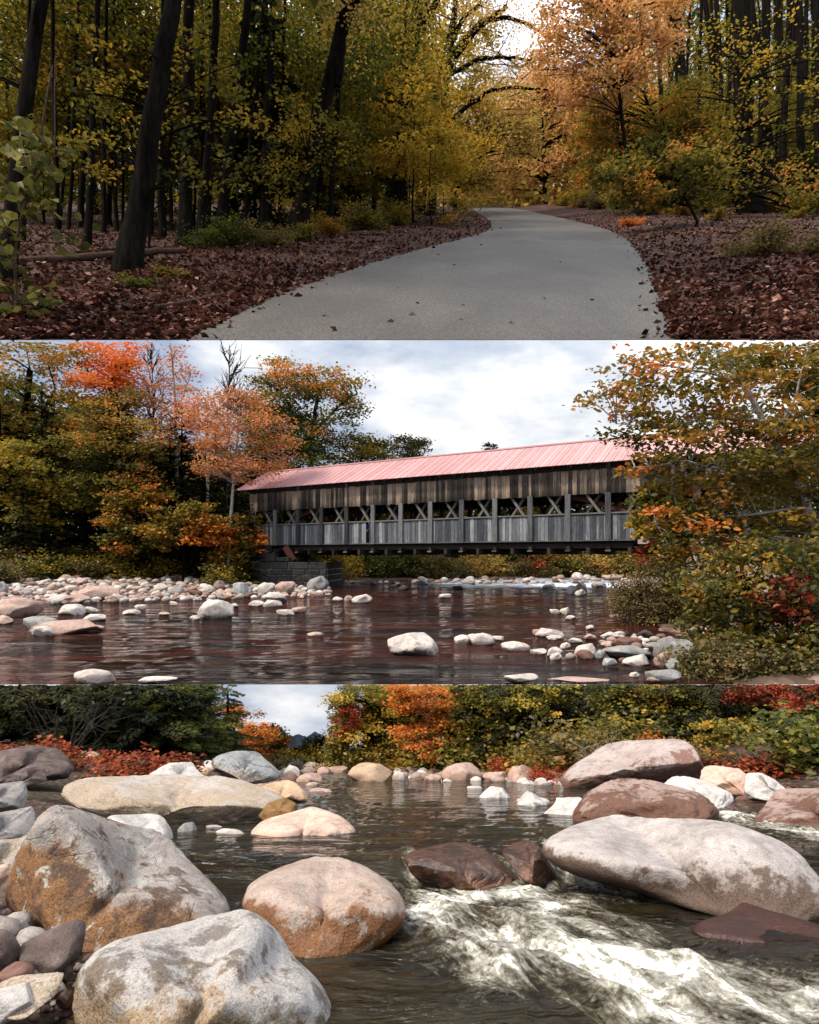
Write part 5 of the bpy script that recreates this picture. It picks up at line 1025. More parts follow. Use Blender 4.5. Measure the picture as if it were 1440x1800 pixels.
# ------------------------------------------------------------------ middle terrace: trees and bushes
def MT(name, label, cat, poly, y, depth, trunks, pal, ncl, nleaf, rc, lpx, **k): return tree_poly(name, label, cat, poly, y, depth, gM, trunks, pal, int(ncl * 1.5), int(nleaf * 1.7), rc, lpx, top=TOPC, **k)
MT('maple_tree', 'tall olive maple filling the left edge above the river', 'tree', [(-60, 600), (140, 590), (190, 640), (170, 740), (150, 800), (90, 880), (20, 900), (-60, 900)], 62, 5, [[(20, 1010, 16), (30, 800, 13), (60, 600, 9)], [(30, 800, 8), (90, 680, 4)]], 'bank', 90, 9000, 30, 6.5, seed=1, hue=lambda x, y: .10 + 0 * x)
MT('maple_tree', 'tall narrow maple with a red top at the left above the river', 'tree', [(165, 598), (235, 596), (252, 700), (240, 760), (200, 800), (150, 780), (145, 680)], 61, 4, [[(190, 1000, 11), (195, 800, 9), (205, 598, 5)]], 'orange', 70, 5600, 24, 6, seed=2, hue=lambda x, y: np.where(y < 690, .42, -.22))
MT('maple_tree', 'orange maple standing in front of the dark hemlocks on the left bank', 'tree', [(150, 690), (232, 680), (275, 760), (280, 880), (240, 930), (180, 910), (120, 860), (130, 760)], 57, 3.5, [[(218, 1010, 9), (215, 850, 8), (205, 690, 4)]], 'mixed', 90, 7000, 24, 6, seed=3, hue=lambda x, y: np.where(x < 200, .08, .38))
MT('maple_tree', 'golden olive maple low at the left edge reaching over the bank', 'tree', [(-40, 770), (60, 780), (125, 830), (130, 900), (70, 930), (-40, 900)], 55, 3, [[(-20, 1000, 9), (10, 850, 7), (60, 800, 4)]], 'gold', 50, 3600, 24, 7.5, seed=4, hue=lambda x, y: -.18 + 0 * x)
MT('birch_tree', 'slender white birch with thin pale orange leaves, tallest of the birches', 'tree', [(268, 640), (300, 608), (335, 625), (352, 700), (345, 780), (300, 800), (262, 760), (245, 700)], 62, 3, [[(312, 980, 6), (310, 790, 5), (308, 700, 4), (300, 602, 2)], [(310, 760, 2.5), (280, 690, 1.5), (268, 640, 1)], [(309, 730, 2.5), (335, 660, 1.2)], [(311, 780, 2), (345, 720, 1.2)]], 'peach', 55, 2000, 20, 5, bark='birch', twig=.8, seed=5)
MT('birch_tree', 'leaning birch with a wide peach-orange crown beside the left end of the roof', 'tree', [(360, 720), (395, 690), (450, 695), (500, 730), (530, 770), (500, 820), (440, 850), (380, 860), (350, 820), (370, 770)], 55, 3.5, [[(400, 1000, 6), (410, 850, 5), (418, 760, 4), (420, 690, 2)], [(414, 800, 3), (450, 770, 2), (500, 745, 1.2)], [(412, 830, 3), (380, 780, 2), (370, 740, 1)], [(414, 810, 2.5), (460, 800, 2), (520, 770, 1)]], 'peach', 85, 4300, 22, 5, bark='birch', twig=.7, seed=6)
MT('birch_tree', 'peach-leaved birch between the tall birch and the bare treetop', 'tree', [(340, 700), (380, 690), (400, 740), (390, 800), (340, 800), (320, 750)], 60, 3, [[(362, 990, 6), (365, 800, 5), (366, 690, 2)]], 'peach', 40, 1800, 22, 5, bark='birch', seed=7)
def bare_tree(name, label, px, pyb, pyt, y, gf, seed, spread=34, w=6, lean=0, top=None):
    rg = np.random.default_rng(seed); u = y / F; bx = X(px, y); bz = float(gf(bx, y)[0]) - .1; zt = Z(pyt, y); G = Geo(); Ht = zt - bz
    if top: Ht = min(Ht, top * y - bz - .1)
    P = np.c_[np.linspace(0, lean * u, 9) + rg.normal(0, .05, 9), rg.normal(0, .05, 9), np.linspace(0, Ht, 9)]; P[0, :2] = 0; G.tube(P, np.linspace(w * u / 2, .6 * u, 9), 6)
    for k in range(26):
        t = rg.uniform(.55, .97); p0 = np.array([np.interp(t, np.linspace(0, 1, 9), P[:, i]) for i in range(3)]); L = spread * u * rg.uniform(.5, 1) * (1.2 - t); az = rg.uniform(0, 6.28)
        d = np.array([math.cos(az) * .6, math.sin(az) * .6, .9]); Q = p0 + d * L * np.linspace(0, 1, 5)[:, None] + np.cumsum(rg.normal(0, .05 * L, (5, 3)), 0) * (np.linspace(0, 1, 5) > 0)[:, None]
        if top: Q[:, 2] = np.minimum(Q[:, 2], top * y - bz - .05)
        G.tube(Q, np.linspace(1.3 * u, .4 * u, 5), 4)
        for j in range(4):
            q0 = Q[rg.integers(1, 4)]; dd = d + rg.normal(0, .5, 3); S2 = q0 + dd * L * .5 * np.linspace(0, 1, 3)[:, None]
            if top: S2[:, 2] = np.minimum(S2[:, 2], top * y - bz - .05)
            G.tube(S2, np.linspace(.7 * u, .35 * u, 3), 3)
    o = thing(name, label, 'tree', (bx, y, bz)); obj('trunk', G.mesh('trunk', True), BARK['grey'], o)
bare_tree('bare_tree', 'leafless grey treetop rising above the peach birches against the sky', 396, 980, 606, 63, gM, 3, 120, 5, 8, TOPC)
bare_tree('bare_tree', 'leafless pale top beside the tallest birch at the left of the sky', 275, 980, 600, 64, gM, 4, 110, 5, -8, TOPC)
MT('oak_tree', 'large green and orange oak with rounded crown behind the left end of the bridge', 'tree', [(430, 690), (470, 645), (500, 634), (550, 655), (600, 660), (635, 680), (640, 710), (630, 745), (580, 765), (540, 800), (480, 790), (440, 740)], 74, 6, [[(540, 990, 14), (545, 830, 11), (552, 740, 8), (560, 690, 5)], [(550, 760, 7), (600, 710, 4), (628, 690, 2)], [(548, 780, 7), (500, 700, 4), (480, 660, 2)]], 'mixed', 100, 9500, 24, 5.5, seed=8, hue=lambda x, y: np.where(y < 700, .22, -.15))
MT('oak_tree', 'dark green tree under the oak crown behind the roof edge', 'tree', [(440, 740), (500, 750), (560, 770), (560, 830), (480, 840), (430, 800)], 70, 5, [[(500, 990, 9), (505, 790, 6)]], 'green', 50, 4200, 22, 6, seed=9)
MT('maple_tree', 'yellow-green maple just above the roof right of the oak', 'tree', [(560, 790), (590, 765), (640, 760), (680, 780), (700, 805), (690, 830), (570, 840)], 80, 5, [[(630, 990, 8), (632, 830, 6), (640, 780, 3)]], 'gold', 46, 3600, 20, 5, seed=10, hue=lambda x, y: -.2 + 0 * x)
MT('maple_tree', 'small pale green treetop above the middle of the roof', 'tree', [(692, 800), (700, 775), (720, 766), (745, 775), (757, 800), (740, 815), (700, 815)], 92, 4, [[(725, 990, 7), (725, 790, 3)]], 'pale', 26, 1700, 14, 4.5, seed=11, hue=lambda x, y: -.1 + 0 * x)
MT('pine_tree', 'tiny dark treetop poking above the roof ridge near the middle', 'tree', [(850, 800), (852, 780), (860, 773), (868, 782), (870, 800)], 96, 1.5, [[(860, 990, 5), (860, 776, 1.5)]], 'green', 8, 300, 7, 4.5, seed=12)
def pM(px, y): x = X(px, y); return (x, y, float(gM(x, y)[0]) - .1)
for a, y, s, lab in [(75, 57, 1.05, 'dark hemlock in the shade behind the left bank bushes'), (150, 60, .95, 'dark hemlock behind the orange maple'), (270, 57, .85, 'dark hemlock right of the orange maple'), (318, 60.5, 1.02, 'tall dark hemlock under the tallest birch'),
                     (362, 61, .9, 'dark hemlock between the birches'), (412, 57.5, .62, 'dark hemlock in front of the left end of the bridge'), (440, 54.5, .45, 'low dark hemlock beside the stone abutment'), (0, 58, 1.1, 'dark hemlock at the left edge behind the olive maple'), (225, 59, 1.1, 'dark hemlock filling the gap behind the red-topped maple'), (300, 64, 1.1, 'dark hemlock far behind the birches'), (40, 53, .6, 'smaller dark hemlock at the left edge of the bank'), (355, 58, .62, 'smaller dark hemlock behind the orange saplings')]:
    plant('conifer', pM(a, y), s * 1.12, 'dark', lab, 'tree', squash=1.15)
MT('sapling', 'bright orange maple sapling spreading low in front of the bridge end', 'sapling', [(330, 915), (370, 905), (415, 935), (400, 955), (340, 955), (325, 935)], 54.2, 1.4, [[(360, 1020, 4), (362, 930, 3)]], 'orange', 30, 1500, 15, 7, seed=13)
MT('sapling', 'orange twig of leaves hanging beside the stone abutment', 'sapling', [(436, 930), (462, 935), (464, 970), (445, 975)], 54.6, .7, [[(440, 1025, 3), (448, 945, 2)]], 'orange', 10, 420, 9, 6, seed=14)
MT('sapling', 'mixed pink and olive sapling right of the orange maple', 'sapling', [(290, 900), (350, 880), (380, 890), (350, 930), (300, 980), (270, 960)], 54.6, 1.6, [[(322, 1015, 4), (325, 900, 2)]], 'mixed', 34, 2000, 18, 6.5, seed=15, hue=lambda x, y: .15 + 0 * x)
MT('sapling', 'olive green sapling before the dark hemlocks in the middle of the left bank', 'sapling', [(190, 880), (260, 850), (300, 880), (290, 960), (230, 980), (180, 950)], 55, 2, [[(240, 1015, 5), (240, 880, 2)]], 'bank', 46, 3000, 20, 7, seed=16)
MT('sapling', 'olive sapling under the leaning birch', 'sapling', [(370, 940), (430, 900), (455, 950), (430, 1000), (370, 1000)], 55.2, 1.5, [[(405, 1020, 4), (410, 930, 2)]], 'bank', 34, 2200, 17, 6.5, seed=17)
for a, y, s, pal, lab in [(10, 48, 1.7, 'brown', 'brown-green bush at the far left end of the beach'), (60, 52, 1.8, 'olive', 'olive bush on the left bank below the golden maple'), (110, 54, 1.6, 'olive', 'yellow-olive bush left of centre above the beach'), (165, 55, 1.5, 'brown', 'brown bush above the pink angular boulder'), (215, 56, 1.9, 'olive', 'big leafy bush below the orange maple'),
                     (265, 56.5, 1.7, 'bank', 'bush with mixed leaves above the middle of the beach'), (310, 57.5, 1.5, 'olive', 'bush below the pink and olive sapling'), (355, 58, 1.3, 'brown', 'bush below the orange sapling'), (395, 58.5, 1.0, 'brown', 'small round grey-green bush on the stones near the abutment'), (395, 53.5, 1.5, 'olive', 'leafy bush hiding the foot of the leaning birch'), (438, 60.5, 1.1, 'olive', 'bush against the left side of the abutment'), (135, 58, 2.2, 'bank', 'tall bush behind the left bank row'), (20, 55, 2.3, 'bank', 'tall bush at the left edge under the golden maple'), (330, 60, 2.0, 'green', 'dark bush behind the row near the saplings'),
                     (592, 68, 1.5, 'brown', 'grey-green bush right of the abutment'), (612, 76, 2.5, 'gold', 'yellow-green bush under the left part of the bridge'), (650, 78, 2.7, 'green', 'deep green bush under the bridge near the people'), (700, 80, 2.7, 'green', 'deep green bush under the middle of the bridge'), (745, 80, 2.6, 'olive', 'yellowish green bush under the middle of the bridge'), (770, 78, 2.7, 'brown', 'big grey-green bush on the far shore under the bridge'), (812, 82, 2.0, 'brown', 'grey-brown bush right of the big grey-green one'),
                     (838, 84, 2.3, 'glow', 'small golden tree on the far shore under the bridge'), (868, 86, 2.6, 'glow', 'bright yellow bush under the bridge right of the golden tree'), (905, 86, 1.9, 'brown', 'brown bush below the red leaves under the bridge'), (945, 88, 2.8, 'red', 'red-leaved shrub under the right half of the bridge'), (985, 88, 3.0, 'green', 'dark green bush under the right half of the bridge'), (1010, 88, 2.9, 'glow', 'yellow bush above the white angular boulder'), (1050, 88, 3.0, 'glow', 'golden bush under the bridge near its right end'), (1085, 90, 3.0, 'olive', 'olive bush under the bridge beside the right bush'), (1030, 86, 1.6, 'brown', 'low brown bush behind the white angular boulder'), (960, 85, 1.5, 'brown', 'low brown bush on the far shore by the rapids'), (1115, 90, 3.2, 'gold', 'yellow bush at the right end of the far shore'), (880, 92, 3.6, 'green', 'tall green bush at the back under the bridge'), (1150, 88, 3.2, 'olive', 'olive bush behind the right bank bush')]:
    plant('shrub', pM(a, y), s * 1.25, pal, lab, 'shrub', squash=1.2)
for a, s, pal, lab in ((575, .95, 'green', 'first'), (630, .9, 'olive', 'second'), (690, .95, 'green', 'third'), (750, .9, 'gold', 'fourth'), (805, .95, 'olive', 'fifth'), (865, .95, 'green', 'sixth'), (925, 1.0, 'gold', 'seventh'), (985, 1.0, 'olive', 'eighth'), (1045, 1.05, 'green', 'ninth'), (1110, 1.1, 'olive', 'tenth'), (1180, 1.1, 'gold', 'eleventh'), (1260, 1.1, 'green', 'twelfth'), (1350, 1.1, 'olive', 'thirteenth')):
    plant('maple', pM(a, 94), s, pal, 'tree standing behind the bridge and seen through its openings, %s from the left' % lab, 'tree', k=3)
for a, y, s, pal, lab in [(30, 70, 1.15, 'olive', 'olive maple deep behind the left bank trees at the edge'), (110, 71, 1.1, 'bank', 'mixed maple deep behind the red-topped maple'), (190, 71, .95, 'olive', 'olive maple deep behind the orange maple'), (260, 70, .85, 'green', 'green maple deep behind the tallest birch'), (330, 70, .85, 'green', 'dark green maple deep behind the birches'), (400, 71, .8, 'green', 'dark green maple deep behind the leaning birch'), (-50, 68, 1.1, 'olive', 'olive maple deep beyond the left edge'), (450, 70, .8, 'green', 'green maple behind the left end of the bridge')]:
    plant('crown', pM(a, y), s * 1.3, pal, lab, 'tree', squash=1.15)
# the right bank: big leafy tree, brown bush and low foliage
RT = [(1050, 640), (1075, 606), (1130, 597), (1500, 597), (1560, 900), (1500, 1000), (1330, 1010), (1250, 985), (1190, 975), (1140, 950), (1120, 900), (1150, 850), (1105, 830), (1090, 805), (1140, 780), (1080, 755), (1070, 715), (1100, 700), (1045, 690)]
RTR = [[(1490, 1010, 20), (1440, 930, 16), (1395, 830, 14), (1345, 740, 11), (1300, 670, 9), (1252, 590, 6)], [(1340, 740, 7), (1250, 730, 5), (1180, 745, 3), (1100, 735, 1.5)], [(1300, 670, 6), (1240, 660, 4), (1150, 650, 2.5), (1070, 640, 1.3)],
       [(1395, 830, 7), (1300, 830, 5), (1200, 815, 3), (1110, 825, 1.5)], [(1420, 890, 7), (1320, 905, 5), (1220, 910, 3), (1150, 925, 1.5)], [(1360, 770, 6), (1390, 700, 5), (1400, 620, 3)], [(1440, 930, 6), (1460, 850, 5), (1440, 720, 3)]]
MT('maple_tree', 'large tree with pale slanting trunk and small orange and olive leaves on the right bank', 'tree', RT, 25, 3.2, RTR, 'bank', 215, 9000, 32, 10.5, bark='birch', seed=20, twig=.75, bot=-.196, hue=lambda x, y: np.where((x < 1180), .10, -.02))
MT('maple_tree', 'darker tree behind the pale-trunked one at the right edge', 'tree', [(1240, 600), (1560, 597), (1580, 1000), (1400, 1000), (1310, 930), (1270, 820), (1290, 700)], 30, 2.5, [[(1480, 1060, 16), (1450, 800, 12), (1420, 600, 7)], [(1470, 760, 8), (1340, 650, 3)]], 'olive', 110, 6000, 36, 9, seed=21, bot=-.196)
MT('sapling', 'leafy sapling with golden lobed leaves before the right end of the bridge', 'sapling', [(1120, 870), (1160, 850), (1240, 880), (1260, 940), (1180, 965), (1120, 935)], 27, 1.4, [[(1240, 1040, 5), (1200, 930, 3)]], 'gold', 40, 1500, 22, 11, seed=22, bot=-.196)
MT('sapling', 'small red-leaved sapling hanging below the bridge at the right bank', 'sapling', [(1130, 955), (1180, 945), (1215, 950), (1200, 975), (1150, 995), (1128, 985)], 28, .9, [[(1190, 1050, 4), (1170, 970, 2)]], 'red', 20, 560, 15, 9, seed=23)
MT('shrub', 'bushy brown-green willow shrub leaning over the water on the right bank', 'shrub', [(1088, 1075), (1084, 1040), (1110, 1000), (1150, 985), (1230, 990), (1270, 1020), (1280, 1100), (1230, 1125), (1170, 1115), (1120, 1100)], 26, 1.6, [[(1190, 1120, 4), (1170, 1050, 3)], [(1195, 1115, 3), (1130, 1050, 2)]], 'brown', 150, 9500, 19, 5.2, seed=24, flat=.8, tilt=.9)
MT('shrub', 'dense dark leafy bush filling the lower right corner of the right bank', 'shrub', [(1210, 1030), (1300, 960), (1520, 940), (1600, 1235), (1210, 1235), (1205, 1150), (1240, 1110)], 16.2, 1.6, [[(1400, 1190, 8), (1380, 1080, 5)], [(1405, 1180, 6), (1300, 1060, 3)], [(1400, 1180, 6), (1480, 1040, 3)]], 'bank', 210, 8000, 28, 11, seed=25, flat=.7, bot=-.1955, tilt=.9, hue=lambda x, y: -.16 + 0 * x)
MT('shrub', 'low red-tinged leaves in the dark bush at the right edge', 'shrub', [(1330, 1020), (1400, 1000), (1470, 1040), (1460, 1110), (1360, 1090)], 15.2, .5, [[(1420, 1190, 4), (1400, 1060, 2)]], 'red', 22, 260, 20, 13, seed=26, bot=-.1955, hue=lambda x, y: -.25 + 0 * x)
MT('shrub', 'grey-green low bush at the near right water edge', 'shrub', [(1195, 1150), (1260, 1130), (1330, 1140), (1360, 1235), (1200, 1235)], 14.6, .6, [[(1280, 1195, 4), (1270, 1150, 2)]], 'brown', 60, 2600, 20, 9, seed=27, flat=.8, bot=-.1955, tilt=.9)

MT('shrub', 'leafy dark bush at the very corner of the right bank', 'shrub', [(1330, 1130), (1420, 1100), (1520, 1110), (1560, 1240), (1320, 1240)], 14.3, .5, [[(1440, 1196, 4), (1430, 1140, 2)]], 'bank', 60, 1500, 22, 11, seed=28, flat=.8, bot=-.1955, tilt=.9, hue=lambda x, y: -.12 + 0 * x)
def wood_mass(name, label, px0, px1, y0, y1, ztop, n, ls, pal, seed, hoff):
    rg = np.random.default_rng(seed); px = rg.uniform(px0, px1, n); y = rg.uniform(y0, y1, n); x = X(px, y); gz = gM(x, y); zt = (H0 - np.interp(px, *ztop)) / F * y * rg.uniform(.75, 1.0, n)
    P = np.c_[x, y, gz + (zt - gz) * rg.uniform(0, 1, n)]; V, Fc = leaf_quads(P, ls, .8, .75, rg); h = np.clip(.42 + hoff + .30 * fbm(P * [.25, .2, .4], seed, 3) + rg.normal(0, .12, n), 0, 1)
    keep = (V[:, 2] / V[:, 1]).reshape(-1, 4).max(1) < TOPC; V = V[np.repeat(keep, 4)]
    o = obj(name, mesh_np(name, V, np.arange(len(V)).reshape(-1, 4), face={'hue': h[keep]}), LEAF[pal]); o['kind'] = 'stuff'; tag(o, label, 'wood')
wood_mass('far_wood', 'dense dark wood behind the trees of the left river bank', -260, 560, 68, 75, ([-300, 0, 150, 250, 350, 450, 560], [640, 650, 690, 760, 770, 790, 830]), 70000, .55, 'green', 71, -.05)
wood_mass('far_wood', 'far wood of mixed colours on the opposite bank behind the bridge', 480, 1600, 96, 108, ([480, 760, 1000, 1100, 1500], [850, 860, 850, 830, 800]), 80000, .6, 'mixed', 72, .10)

MT('shrub', 'low brown bush spreading along the near edge of the right bank', 'shrub', [(1215, 1165), (1300, 1150), (1400, 1150), (1500, 1160), (1520, 1250), (1210, 1250)], 14.0, .35, [[(1330, 1196, 4), (1320, 1170, 2)]], 'brown', 90, 3600, 16, 8, seed=29, flat=.8, bot=-.1955, tilt=.9)

# ------------------------------------------------------------------ lower terrace: boulders
def boulder(poly, yb, depth, label, mat, planes=(), e1=.72, e2=.75, seed=0, rough=.05, crack=None, tiltback=.25, skew=0.0):
    """boulder with an outline traced in image pixels, stretched to fit it from the camera; planes = worn facets (nx, ny, nz, d) in its own half-size units"""
    D, Fc = ICO[6]; yb, depth = yb * KB, depth * KB; y = yb + depth * .5; u = y / F
    xs = [p[0] for p in poly]; ys = [p[1] for p in poly]; cx, cy = (min(xs) + max(xs)) / 2, (min(ys) + max(ys)) / 2; hw, hh = (max(xs) - min(xs)) / 2, (max(ys) - min(ys)) / 2
    n = 360; th = np.arange(n) / n * 2 * math.pi; Rr = np.zeros(n); P = np.array([((a - cx), (cy - b)) for a, b in poly])
    for i in range(len(P)):
        a, b = P[i], P[(i + 1) % len(P)]; d = np.stack([np.cos(th), np.sin(th)], 1); e_ = b - a; den = d[:, 0] * e_[1] - d[:, 1] * e_[0]
        with np.errstate(all='ignore'):
            t = (a[0] * e_[1] - a[1] * e_[0]) / den; s = (a[0] * d[:, 1] - a[1] * d[:, 0]) / den
        ok = (s >= -1e-6) & (s <= 1 + 1e-6) & (t > 0) & np.isfinite(t); Rr = np.where(ok, np.maximum(Rr, np.where(ok, t, 0)), Rr)
    ker = np.hanning(11); ker /= ker.sum(); Rr = np.convolve(np.r_[Rr[-5:], Rr, Rr[:5]], ker, 'valid')
    # equalise angles on an ellipse so wide stones keep even detail
    ang = np.arctan2(D[:, 2] * hh, D[:, 0] * hw) % (2 * math.pi); r = np.interp(ang, np.r_[th, 2 * math.pi], np.r_[Rr, Rr[:1]])
    sp = np.hypot(D[:, 0], D[:, 2]); cp = D[:, 1]; r = r * sp ** e1
    Q = np.stack([r * np.cos(ang), np.sign(cp) * np.abs(cp) ** e2 * (depth / 2 / u), r * np.sin(ang)], 1)
    Q[:, 2] += tiltback * hh * (Q[:, 1] * u / (depth / 2)) * (1 - sp ** 3) * 1.0
    S3 = np.array([hw, depth / 2 / u, hh])
    rim = (Q / S3)[sp > .985]
    for nx, ny, nz, f0 in planes:                    # each worn facet meets the outline, never cuts it
        nv = np.array([nx, ny, nz], float); nv /= np.linalg.norm(nv); d0 = f0 * (rim @ nv).max(); q = Q / S3; ex = q @ nv - d0
        Q = Q - (np.where(ex > 0, ex, 0) * .94)[:, None] * nv * S3
    sz = (hw * hh) ** .5; nz_ = Q / sz; nr_ = Q / (np.linalg.norm(Q / S3 / S3, axis=1)[:, None] * S3 * S3 + 1e-9); nr_ /= np.linalg.norm(nr_, axis=1)[:, None]
    rdg = 1 - np.abs(fbm(nz_ * 2.2 + seed * 3, seed + 9, 3)) * 1.6
    dsp = rough * (fbm(nz_ * 1.5 + seed, seed, 4) * .6 + .42 * fbm(nz_ * 4.5 + seed, seed + 3, 4) + .20 * fbm(nz_ * 16 + seed, seed + 7, 4) + .35 * np.clip(rdg, -1, 1))
    if crack is not None:
        for (a, b) in zip(crack[:-1], crack[1:]):
            dd, t = line_d(np.c_[Q[:, 0], Q[:, 2]] , (a[0] - cx, cy - a[1]), (b[0] - cx, cy - b[1])); dd = dd + 4 * vnoise(nz_ * 6, 3)
            dsp -= (.055 * np.exp(-(dd / 4.0) ** 2)) * (Q[:, 1] < 0) * 1.0
    Q = Q + nr_ * (dsp * sz)[:, None]
    Q[:, 1] += skew * Q[:, 0]
    for _ in range(3):                               # keep the seen outline: near parts look larger than the rim
        yv = y + Q[:, 1] * u; sx = (cx - C0 + Q[:, 0]) * y / yv + C0 - cx; sy = (H0 - cy + Q[:, 2]) * y / yv - (H0 - cy); rad = np.hypot(sx, sy); bi = ((np.arctan2(sy, sx) % (2 * math.pi)) / (2 * math.pi) * 90).astype(int) % 90
        mx = np.zeros(90); np.maximum.at(mx, bi, rad); want = np.interp((np.arange(90) + .5) / 90 * 2 * math.pi, np.r_[th, 2 * math.pi], np.r_[Rr, Rr[:1]]); k_ = np.where(mx > 1, want / np.maximum(mx, 1), 1); k_ = np.convolve(np.r_[k_[-2:], k_, k_[:2]], [.15, .2, .3, .2, .15], 'valid')
        kv = np.interp((np.arctan2(sy, sx) % (2 * math.pi)) / (2 * math.pi) * 90, np.arange(-1, 92) + .5 - 0, np.r_[k_[-1], k_, k_[:2]]); Q[:, 0] *= kv; Q[:, 2] *= kv
    vv = Q[:, 2] * .45 + .55 * ((H0 - cy + Q[:, 2]) * y / (y + Q[:, 1] * u))      # mix of real height and height as projected to the camera
    xb = np.clip(((Q[:, 0] - Q[:, 0].min()) / np.ptp(Q[:, 0]) * 24).astype(int), 0, 23); fr = Q[:, 1] < .15 * depth / u; lo_, hi_ = np.full(24, 1e9), np.full(24, -1e9); np.minimum.at(lo_, xb[fr], vv[fr]); np.maximum.at(hi_, xb[fr], vv[fr])
    lo_ = np.convolve(np.r_[lo_[:1], lo_, lo_[-1:]], [.25, .5, .25], 'valid'); hi_ = np.convolve(np.r_[hi_[:1], hi_, hi_[-1:]], [.25, .5, .25], 'valid'); xc = (Q[:, 0] - Q[:, 0].min()) / np.ptp(Q[:, 0]) * 24 - .5; l2 = np.interp(xc, np.arange(24), lo_); h2 = np.interp(xc, np.arange(24), hi_)
    hz = np.clip((vv - l2) / np.maximum(h2 - l2, .35 * hh), 0, 1)
    o = obj('boulder', mesh_np('boulder', Q * u, Fc, True, vert={'hz': hz}), mat); o.location = W(cx, cy, y); return tag(o, label, 'boulder')
RM = {'A': rock_mat('lichened_granite', (.22, .19, .175), (.44, .40, .37), 2.6 / KB, (.20, .092, .030), .92, .9, (.055, .040, .036), .8, .55, sh=.92, crk=.4),
      'B': rock_mat('front_granite', (.29, .275, .265), (.52, .495, .48), 2.6 / KB, (.27, .17, .075), .8, .6, (.07, .055, .045), .8, .6, sh=.85, crk=.08),
      'C': rock_mat('wet_stained_granite', (.32, .24, .20), (.50, .40, .345), 2.6 / KB, (.15, .060, .018), 1.0, .40, None, .36, .55, spec=.4, sh=.84, crk=.06),
      'D': rock_mat('long_pale_granite', (.36, .33, .31), (.56, .525, .50), 2.0 / KB, (.30, .225, .15), .8, .1, None, .8, .45, sh=1.12, crk=.3),
      'L': rock_mat('smooth_grey_granite', (.29, .26, .25), (.47, .425, .41), 2.4 / KB, (.075, .044, .028), .92, .0, None, .62, .55, sh=.72, crk=0.0),
      'M': rock_mat('brown_granite', (.26, .18, .155), (.48, .38, .34), 2.0 / KB, (.11, .050, .032), .95, .0, None, .6, .4, sh=1.05, crk=.15),
      'N': rock_mat('rust_faced_granite', (.28, .22, .205), (.50, .44, .42), 1.4 / KB, (.15, .07, .052), .9, .0, None, .85, .35, sh=.92, crk=.45),
      'W': rock_mat('white_granite', (.36, .34, .325), (.56, .53, .51), 2.4 / KB, None, 0, .0, None, .8, .4, crk=.12),
      'P': rock_mat('peach_granite', (.44, .30, .235), (.62, .48, .40), 2.4 / KB, (.36, .17, .095), .55, .0, None, .75, .4, crk=.05),
      'G': rock_mat('blue_grey_granite', (.17, .18, .185), (.42, .43, .43), 2.2 / KB, (.27, .16, .09), .6, .1, (.06, .06, .06), .8, .5),
      'T': rock_mat('tan_granite', (.40, .25, .15), (.58, .41, .28), 2.4 / KB, None, 0, .0, None, .8, .4),
      'J': rock_mat('wet_dark_rock', (.035, .018, .012), (.14, .072, .05), 3.0 / KB, (.24, .09, .03), .35, .0, (.012, .009, .008), .16, .3, spec=.6),
      'R': rock_mat('submerged_red_rock', (.022, .008, .006), (.06, .018, .012), 3.0 / KB, None, 0, .0, (.05, .014, .01), .18, .35, spec=.6),
      'K': rock_mat('cobble_dark', (.045, .03, .026), (.15, .11, .10), 3.4 / KB, None, 0, .1, None, .7, .5),
      'C2': rock_mat('cobble_grey', (.16, .145, .14), (.32, .30, .29), 3.4 / KB, None, 0, .1, None, .75, .5)}
FT = (0, -.50, .86)
boulder([(8, 1560), (28, 1500), (60, 1445), (88, 1416), (112, 1411), (150, 1424), (205, 1452), (260, 1482), (330, 1522), (385, 1560), (412, 1600), (408, 1640), (360, 1690), (250, 1715), (190, 1700), (150, 1688), (90, 1655), (30, 1622), (12, 1595)], 2.03, .80,
        'huge tilted boulder with orange stains and a dark crack left of the river', RM['A'], [(.38, -.78, .50, .97), (-.62, -.75, .15, .98), (.05, -.80, -.60, 1.02)], .8, .8, 3, .045, [(62, 1500), (78, 1525), (82, 1545), (100, 1552), (140, 1565), (190, 1588), (250, 1610)])
boulder([(128, 1760), (132, 1722), (148, 1690), (180, 1660), (230, 1642), (290, 1634), (360, 1618), (420, 1606), (455, 1612), (482, 1634), (505, 1668), (530, 1700), (556, 1712), (578, 1745), (590, 1800), (586, 1900), (130, 1900)], 1.35, .52,
        'pale speckled boulder with lichen patches, nearest at the bottom edge', RM['B'], [(.0, -.66, .75, .98), (-.62, -.78, .05, 1.03), (.62, -.76, .1, 1.03)], .75, .75, 7, .035)
boulder([(424, 1600), (430, 1568), (446, 1545), (490, 1525), (545, 1511), (600, 1515), (650, 1528), (694, 1556), (714, 1590), (712, 1622), (690, 1652), (640, 1684), (590, 1700), (530, 1700), (480, 1672), (440, 1630)], 2.02, .62,
        'rounded wet boulder with pinkish top and orange brown lower half in mid foreground', RM['C'], [(-.06, -.64, .77, .98), (.1, -.85, -.5, 1.1)], .8, .85, 11, .03)
boulder([(104, 1396), (112, 1374), (150, 1362), (205, 1364), (260, 1362), (330, 1368), (400, 1368), (440, 1374), (480, 1390), (518, 1408), (524, 1428), (505, 1440), (470, 1440), (446, 1456), (430, 1466), (360, 1472), (290, 1470), (200, 1440), (120, 1424)], 4.9, 1.1,
        'long flat-topped pale tan boulder lying across the left bank', RM['D'], [(0, -.72, .70, .97), (0, -.97, -.22, 1.0), (.5, -.85, -.1, 1.05)], .7, .7, 15, .05)
